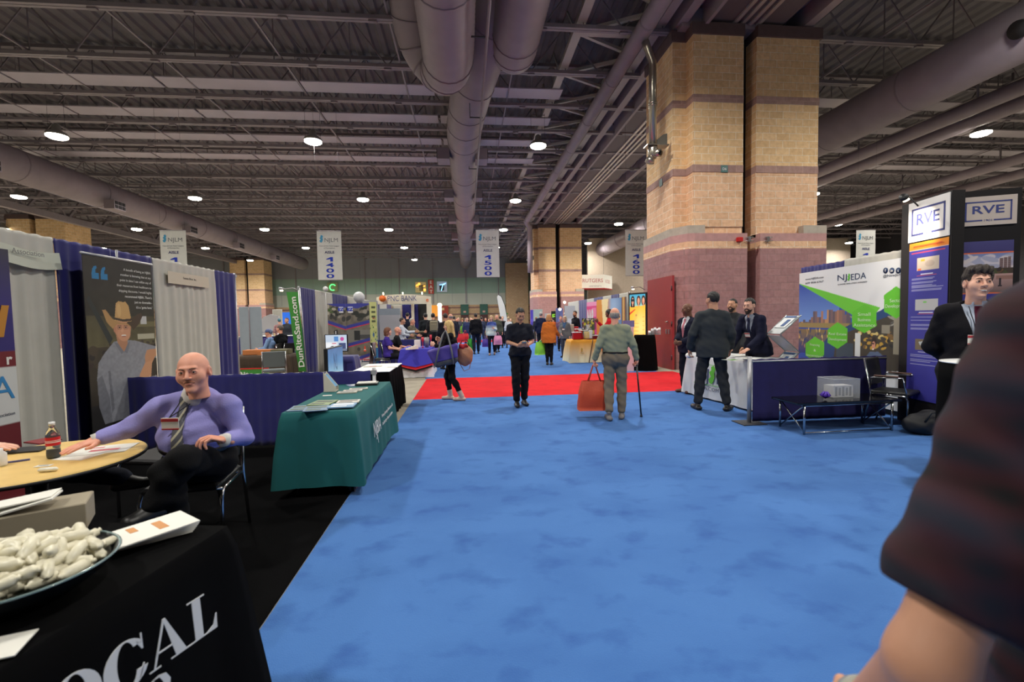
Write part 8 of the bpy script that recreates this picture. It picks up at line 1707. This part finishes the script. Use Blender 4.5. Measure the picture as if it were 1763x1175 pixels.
# four persons at the white table
GS = dict(elR=(.25, -.02, 1.14), wrR=(.25, .12, .90), elL=(-.27, -.04, 1.13), wrL=(-.31, .07, .89), knL=(-.16, .02, .50), anL=(-.20, -.03, .085), toL=(-.26, .12, .03), knR=(.14, .02, .50), anR=(.20, -.02, .085), toR=(.26, .12, .03), hiL=(-.09, 0, .93))
o, pg, Hg = stand_at(1226, 707, 502, 'tall person in dark grey suit standing with legs apart, back to the camera', -.45, pose=GS, sk='tan', hair=('short', (26, 24, 26)), top=('jacket', (54, 58, 62)), legs=(44, 47, 52), shoes=(22, 18, 18), lod=1, look=(38, -4, 0), hands=('hold', 'relaxed'), fat=1.08, collar=(150, 140, 130))
q = body_to_world(pg, -.45, Hg, (-.32, .10, .80)); t = thing('paper_cup', 'white paper cup held low in the left hand of the person in the grey suit', 'cup', (q.x, q.y, q.z)); b = MB(); b.tube([(0, -.03, 0), (0, .04, .01)], [.034, .042], 14); b.build('cup', mat('cap_white', 0), t)
stand_at(1184, 677, 522, 'bald person in navy suit and pink tie left of the grey suit', PI-.35-.9, sk='brown', hair=None, pose=dict(elR=(.23, -.02, 1.13), wrR=(.10, .20, 1.02), elL=(-.22, .0, 1.13), wrL=(-.06, .22, 1.0)), top=('jacket', (24, 26, 44)), under=(214, 214, 220), tie=(190, 120, 130), legs=(22, 22, 34), shoes=(90, 44, 26), look=(-30, -8, 0), hands=('hold', 'hold'), lod=1)
p = aty(1262, 530, 8.0); H = float(aty(1264, 515, 8.0)[2]); person('bearded person in dark grey jacket half hidden behind the grey suit', (p[0], 8.0, .009), PI/2+.45, H, sk='tan', hair=('buzz', (30, 26, 26)), top=('jacket', (52, 54, 58)), legs=(30, 30, 36), beard=('full', (40, 32, 30)), look=(10, 0, 0), lod=2)
p = aty(1294, 530, 7.15); H = float(aty(1294, 515, 7.15)[2]); J = dict(P=(0, -.04, .96), C=(0, .06, 1.26), N=(0, .12, 1.43), H=(0, .17, 1.595), shR=(.165, .11, 1.375), shL=(-.165, .11, 1.375), elR=(.22, .20, 1.10), elL=(-.22, .16, 1.10), wrR=(.14, .40, .925), wrL=(-.16, .36, .925))
person('bearded person in navy suit with badge leaning on the white table', (p[0]+.1, 7.15, .009), PI/2+.25, H*1.02, pose=J, sk='fair', hair=('short', (26, 22, 22)), top=('jacket', (26, 28, 50)), under=(150, 156, 170), tie=(40, 44, 70), legs=(22, 22, 34), beard=('full', (52, 40, 36)), look=(14, -8, 0), lod=1, badge=.03, hands=('flat', 'flat'), hdir={'R': ((-.2, 1, -.35), (0, 0, -1)), 'L': ((-.1, 1, -.35), (0, 0, -1))})
# smiling person at the kiosk
p = aty(1672, 490, 3.42); H = float(aty(1676, 463, 3.42)[2]); person('smiling young person in dark suit and burgundy tie at the kiosk tower', (p[0]+.05, 3.42, .009), PI-.70, H, sk='fair', hair=('quiff', (44, 32, 26)), top=('jacket', (20, 19, 24)), under=(186, 196, 214), tie=(84, 26, 46), legs=(16, 16, 20), lod=0, look=(12, 2, -4), smile=True, pose=dict(elR=(.235, -.08, 1.13), elL=(-.235, -.08, 1.13), wrR=(.08, -.19, .98), wrL=(-.06, -.21, .98), N=(0, .0, 1.45), H=(0, .04, 1.622)), badge=.02)
# plaid shirt arm and back at the right edge
pp = dict(elR=(.235, -.05, 1.12), elL=(-.39, -.03, 1.04), wrL=(-.33, .12, .84), wrR=(.24, .08, .90), shL=(-.20, -.01, 1.40), shR=(.18, -.01, 1.40))
plaid_m = plaid('plaid_flannel', ((15, 14, 18), (66, 16, 19), (24, 30, 52)), 27.0)
person('large person in red and blue plaid shirt filling the right edge, seen from behind', (.95, .50, .0), .0, 1.86, pose=pp, sk='tan', hair=('short', (50, 40, 34)), top=('shirt', (60, 30, 34)), topmat=plaid_m, legs=(28, 30, 40), lod=0, sleeve=.5, fat=1.08, hem=.12, hands=('hold', 'relaxed'))

q = body_to_world((.95, .50, 0), 0, 1.86, (-.335, .10, .865)); t = thing('wristband', 'pale wristband on the wrist of the person in the plaid shirt', 'wristband', (q.x, q.y, q.z)); b = MB(); d = Vector((.05, .22, -.18)).normalized(); b.tube([-d*.013, d*.013], .042, 20); b.build('band', mat('wrist_band', (150, 150, 140), .4), t)
# ================================================================ people at the left booths and the crowd
ch = body_to_world
def sit_at(px, pyh, Y_, label, rot, zs=0.0, hh=1.225, **kw):
    """seated person whose head centre shows at (px, pyh) at depth Y_"""
    H = kw.pop('H', 1.74); p = aty(px, pyh, Y_); kw.setdefault('lod', 2); z = float(p[2])-hh*H/1.75; return person(label, (p[0], Y_, z if zs is None else zs), rot, H, base=SIT(), **kw)
sit_at(667, 575, 13.2, 'seated person with wavy brown hair in purple shirt, in profile by the blue table', -PI/2+.12, zs=0.01, sk='fair', head='f', hair=('bob', (112, 70, 50)), top=('tshirt', (64, 48, 140)), sleeve=.45, legs=(24, 24, 32), pose=dict(wrL=(-.05, .40, .68), elL=(-.2, .14, .76)), look=(-6, 0, 0))
sit_at(684, 571, 13.85, 'seated bald person in black shirt behind the purple shirted person', -PI/2+.3, zs=0.01, sk='rosy', hair=None, top=('shirt', (26, 26, 30)), sleeve=.5, legs=(24, 24, 32), look=(-20, 0, 0), glasses=True)
stack_chair('chair of the seated bald person in black shirt', -2.3, 13.95, -PI/2+.3)
for px, py, Y_, lab, kw in ((692, 553, 16.2, 'seated person in white shirt with cropped hair reaching forward', dict(sk='tan', hair=('buzz', (60, 50, 44)), top=('shirt', (196, 202, 214)), legs=(96, 84, 70), rot=-PI/2)), (709, 554, 16.9, 'seated older person in grey brown sweater beside the white shirt', dict(sk='rosy', hair=('short', (176, 170, 162)), top=('shirt', (104, 98, 84)), legs=(100, 92, 76), rot=-PI/2-.35))):
    rot = kw.pop('rot'); H = 1.76; p = aty(px, py, Y_); z = float(p[2])-1.225*H/1.75; person(lab, (p[0], Y_, z), rot, H, base=SIT(), lod=2, pose=dict(wrL=(-.10, .44, .84), elL=(-.2, .16, .82), anR=(.13, .40, .25), anL=(-.13, .40, .25), toR=(.14, .55, .2), toL=(-.14, .55, .2)), **kw)
    t = thing('bar_stool', 'stool under the seated person in white shirt' if px == 692 else 'stool under the seated older person in grey brown sweater', 'stool', (p[0]-.02, Y_, 0)); b = MB(); zz = z+.42*H/1.75; b.lathe([(.0, zz-.05), (.2, zz-.05), (.21, zz), (.0, zz+.01)], 18); b.build('seat', black_vinyl, t); b = MB(); b.tube([(0, 0, .02), (0, 0, zz-.04)], .03, 8); b.lathe([(.24, .012), (.2, .03), (.03, .05)], 18); b.build('pedestal', chrome, t)
STW = dict(anR=(.10, .10, .085), toR=(.11, .26, .03), knR=(.095, .10, .50), anL=(-.10, -.16, .13), toL=(-.10, -.02, .035), knL=(-.095, -.01, .49), wrR=(.22, -.05, .88), wrL=(-.22, .14, .92))
def crowd(px, yt, Y_, label, rot, **kw):
    p = aty(px, 600, Y_); H = float(aty(px, yt, Y_)[2]); kw.setdefault('lod', 3); return person(label, (p[0], Y_, .009), rot, H, **kw), p, H
B = (24, 22, 26)
crowd(703, 539, 21.3, 'black haired person behind the seated older person', 0, hair=('short', (20, 18, 20)), top=('shirt', (30, 34, 50)))
crowd(734, 540, 18.3, 'person in dark suit seen from behind at the bank booth, left one', .1, hair=('short', (24, 22, 24)), top=('jacket', (36, 40, 46)), legs=B, lod=2)
crowd(747, 540, 17.9, 'person in dark clothes from behind carrying a tan backpack', -.05, hair=('short', (30, 24, 22)), top=('jacket', (40, 40, 46)), legs=B, lod=2)
p = aty(747, 562, 17.5); t = thing('backpack', 'square tan backpack on the back of a dark dressed person', 'backpack', tuple(p)); b = MB(); b.box((0, 0, 0), (.30, .14, .42), bev=.04); b.build('bag_body', mat('pack_tan', (140, 132, 110), .8), t); b = MB(); b.box((0, -.08, -.04), (.22, .03, .24), bev=.012); b.build('pocket', MC['pack_tan'], t)
crowd(768, 540, 14.2, 'broad dark haired person in black right behind the blonde person', .35, sk='tan', hair=('buzz', (46, 34, 32)), top=('shirt', (26, 26, 32)), legs=B, lod=2, fat=1.15)
crowd(777, 541, 16.0, 'bald rosy person in dark jacket behind the blonde person\'s head', .5, sk='rosy', hair=('fringe', (150, 140, 134)), top=('jacket', (40, 42, 56)), legs=B, lod=2)
o, p, H = crowd(820, 540, 20.1, 'person in black hooded jacket and dark trousers walking away, carrying a green bag', .08, sk='tan', hair=('short', (36, 30, 28)), top=('coat', (20, 20, 26)), legs=(28, 32, 48), lod=2, pose=STW, hem=.12)
tote('bright green shopping bag in the left hand of the black jacketed person', ch(p, .08, H, (-.24, .17, .85)), .34, .14, .52, mat('green_bag', (60, 170, 50), .6), handle=.18, taper=.35)
o, p, H = crowd(847, 544, 19.2, 'person in blue and white blouse carrying a pink bag, walking towards the camera', PI-.1, sk='fair', head='f', hair=('bob', (186, 156, 116)), top=('shirt', (90, 110, 160)), topmat=grad_cloth('blouse_fade', (210, 220, 216), (52, 74, 150), 1.12, 1.28), legs=(26, 24, 34), shoes=(150, 120, 104), lod=2, pose=dict(STW, wrL=(-.12, .24, 1.18), elL=(-.21, .03, 1.14)), hem=.10)
tote('pink shopping bag of the person in the blue and white blouse', ch(p, PI-.1, H, (-.27, .10, 1.02)), .36, .16, .38, mat('pink_bag', (222, 140, 180), .6), handle=.14, taper=.7)
tote('deep purple bag of the person in the blue and white blouse', ch(p, PI-.1, H, (.27, .05, .86)), .3, .14, .34, mat('violet_bag', (76, 50, 150), .6), handle=.12, taper=.7)
crowd(856, 542, 20.8, 'older person in grey green jacket behind the blue and white blouse', PI+.2, sk='rosy', hair=('short', (150, 140, 130)), top=('jacket', (76, 80, 70)), legs=B, lod=3, pose=STW)
crowd(862, 545, 24.0, 'dark dressed person partly hidden behind the grey green jacket', .2, hair=('short', (50, 46, 44)), top=('coat', (30, 30, 34)), legs=B)
o, p, H = crowd(805, 547, 24.5, 'person in blue denim shirt with badge, left of the black hooded jacket', PI, sk='fair', hair=('short', (40, 34, 34)), top=('shirt', (54, 64, 104)), legs=(50, 60, 96), pose=STW)
for px, Y_, lab in ((792, 23.0, 'large red bag left of the person in denim'), (801, 23.6, 'smaller red bag right below the person in denim')): p = aty(px, 570, Y_); tote(lab, (p[0], Y_, .98), .42 if px == 792 else .34, .2, .42, mat('red_bag', (214, 28, 40), .6), handle=.16, taper=.8)
p = aty(797, 557, 25.5); tote('lime bag seen between the crowd, left of the denim shirt', (p[0], 25.5, 1.28), .3, .15, .4, mat('lime_bag', (130, 200, 60), .6), handle=.1)
far = [(783, 545, 25, 0, (30, 30, 40), 'dark navy backed'), (790, 547, 28, 1, (70, 70, 80), 'grey jacketed'), (797, 548, 31, 0, (50, 60, 50), 'dark green dressed'), (812, 547, 29, 1, (110, 100, 90), 'tan dressed'), (830, 546, 27, 0, (60, 66, 90), 'slate blue dressed'), (837, 548, 32, 1, (34, 34, 40), 'charcoal dressed'), (866, 545, 26, 1, (66, 66, 64), 'grey bearded looking'), (872, 547, 29, 0, (120, 124, 120), 'pale grey dressed'),
       (787, 549, 36, 1, (90, 60, 60), 'dull red dressed'), (802, 549, 39, 0, (80, 84, 96), 'blue grey dressed'), (815, 549, 42, 1, (60, 60, 60), 'grey suited'), (826, 549, 37, 0, (100, 90, 110), 'lilac dressed'), (843, 549, 35, 1, (50, 50, 70), 'dark blue dressed'), (850, 549, 41, 0, (130, 120, 110), 'beige dressed'), (924, 546, 28, 0, (50, 52, 60), 'dark grey coated'), (918, 547, 34, 1, (120, 60, 50), 'rust dressed'), (775, 549, 33, 0, (60, 70, 80), 'steel blue dressed'), (760, 549, 30, 1, (100, 104, 110), 'light grey dressed'), (880, 549, 38, 1, (70, 74, 60), 'olive dressed'), (861, 549, 44, 0, (140, 140, 146), 'silver grey dressed')]
wh = {783: 'between the blonde person and the denim shirt', 790: 'above the large red bag', 797: 'above the lime bag', 812: 'just right of the denim shirt', 830: 'right of the black hooded jacket', 837: 'left of the blue and white blouse', 866: 'left of the black polo shirt', 872: 'touching the left side of the black polo shirt', 787: 'far behind the red bags', 802: 'far behind the denim shirt', 815: 'far behind, left of the black hooded jacket', 826: 'far behind the black hooded jacket', 843: 'far behind the blue and white blouse', 850: 'far behind, right of the blouse', 924: 'right of the black polo shirt by the booths', 918: 'far right of the black polo shirt', 775: 'far behind the blonde person', 760: 'far behind the backpack', 880: 'far behind the black polo shirt', 861: 'farthest, under the feather flag'}
for i, (px, yt, Y_, fc_, cc, nm) in enumerate(far): crowd(px, yt, Y_, 'distant %s person %s' % (nm, wh[px]), PI*fc_+.2*(i % 3-1), sk=('fair', 'rosy', 'tan')[i % 3], hair=('short', [(40, 34, 30), (120, 110, 100), (150, 120, 80), (30, 26, 26)][i % 4]), top=('jacket' if i % 2 else 'shirt', cc), legs=[(26, 26, 34), (50, 56, 80), (70, 64, 56)][i % 3], pose=STW if i % 2 else None)
o, p, H = crowd(876, 546, 24.0, 'person in white top with light hair behind the black polo shirt', 0, head='f', hair=('short', (190, 160, 120)), top=('shirt', (220, 222, 226)), legs=(60, 60, 70), lod=3)
# right of the aisle
o, p, H = crowd(932, 538, 21.0, 'grey haired person in navy suit with back turned, left of the orange coat', -.15, sk='rosy', hair=('short', (160, 156, 154)), top=('jacket', (28, 34, 62)), legs=(22, 24, 36), lod=2)
o, pc_, Hc = stand_at(946, 629, 541, 'person in orange coat and black trousers seen from behind', .18-.5, sk='fair', head='f', hair=('bob', (186, 134, 84)), top=('coat', (196, 108, 42)), legs=(16, 15, 18), lod=2, fat=1.18, pose=dict(elR=(.24, .12, 1.14), wrR=(.30, .32, 1.0), knL=(-.07, 0, .5), knR=(.07, 0, .5), anL=(-.07, -.02, .085), anR=(.07, -.02, .085), toL=(-.08, .15, .03), toR=(.08, .15, .03)), hem=.20)
tote('lime green shopping bag left of the person in the orange coat', ch(pc_, -.32, Hc, (-.30, .02, .86)), .36, .18, .42, mat('lime_bag', 0), rz=.4, handle=.05, taper=.8)
o, p, H = stand_at(973, 616, 544, 'person with long grey blond hair in grey patterned jacket facing the amber table', PI-.5, sk='fair', head='f', hair=('bob', (190, 170, 140)), top=('jacket', (110, 110, 112)), under=(80, 110, 150), legs=(66, 68, 80), lod=2, badge=.02, pose=dict(elR=(.21, .06, 1.14), wrR=(.08, .28, 1.0)))
crowd(966, 545, 20.5, 'pink faced person half hidden beside the grey patterned jacket', PI, sk='rosy', hair=('short', (150, 110, 90)), top=('shirt', (120, 90, 110)))
crowd(953, 547, 25, 'person partly hidden behind the orange coat', .3, sk='tan', hair=('short', (40, 30, 30)), top=('shirt', (196, 80, 50)))
crowd(991, 536, 18.6, 'bearded person in black shirt looking left behind the white fronted table', PI/2+.4, sk='tan', hair=('short', (44, 34, 32)), top=('shirt', (22, 22, 28)), legs=B, beard=('full', (50, 36, 30)), lod=2, look=(20, -8, 0))
crowd(1049, 534, 13.4, 'person with large black curly hair in red top before the orange and blue backdrop', PI/2-.3, sk='brown', head='f', hair=('curly', (22, 18, 18)), top=('shirt', (190, 26, 40)), legs=(24, 24, 34), lod=2, pose=dict(elR=(.2, .16, 1.2), wrR=(.12, .34, 1.38)), look=(30, 0, 0))
# left gap
p = aty(458, 582, 14.6); o = sit_at(464, 580, 14.6, 'seated person in light blue shirt and blue cap, left gap', PI/2, zs=.01, sk='rosy', hair=('short', (110, 120, 150)), top=('shirt', (130, 160, 206)), legs=(60, 60, 70)); hp = o
b = MB(); q = body_to_world(tuple(o.location), PI/2, 1.74, (0, .02, 1.225)); t = thing('cap', 'blue cap on the head of the seated person in light blue', 'cap', (q.x, q.y, q.z+.03), PI/2); b.lathe([(.098, 0), (.1, .03), (.085, .075), (.04, .1), (.0, .104)], 18); b.build('crown', mat('cap_blue', (84, 96, 140), .8), t); b = MB(); b.plate([(-.08, .06), (.08, .06), (.06, .17), (0, .19), (-.06, .17)], (0, 0, .0), (1, 0, 0), (0, 1, 0), .012); b.build('brim', MC['cap_blue'], t)
stack_chair('chair of the seated person in light blue shirt', o.location[0]+.02, 14.6, PI/2)
o = sit_at(483, 574, 14.9, 'seated person in black shirt beside the light blue shirt, left gap', PI/2-.4, zs=.03, H=1.86, sk='rosy', hair=('short', (96, 84, 78)), top=('shirt', (28, 30, 34)), legs=(40, 40, 50)); stack_chair('chair with a brown coat behind the seated person in black, left gap', o.location[0]+.08, 14.85, PI/2-.4)
crowd(483, 549, 21.5, 'person in red plaid shirt and teal cap in the left gap', .2, sk='fair', hair=('short', (60, 110, 130)), top=('shirt', (150, 60, 70)), topmat=plaid('plaid_red', ((150, 50, 60), (220, 200, 200), (90, 30, 40)), 20.0), legs=B)
crowd(496, 548, 21.3, 'person in dark grey suit next to the red plaid shirt in the left gap', PI-.3, sk='tan', hair=('short', (90, 60, 50)), top=('jacket', (52, 56, 64)), legs=B)
crowd(462, 574, 17.5, 'purple and grey dressed person bending at the left edge of the gap', .4, sk='fair', hair=('short', (90, 80, 120)), top=('shirt', (90, 80, 150)), legs=(90, 90, 80))
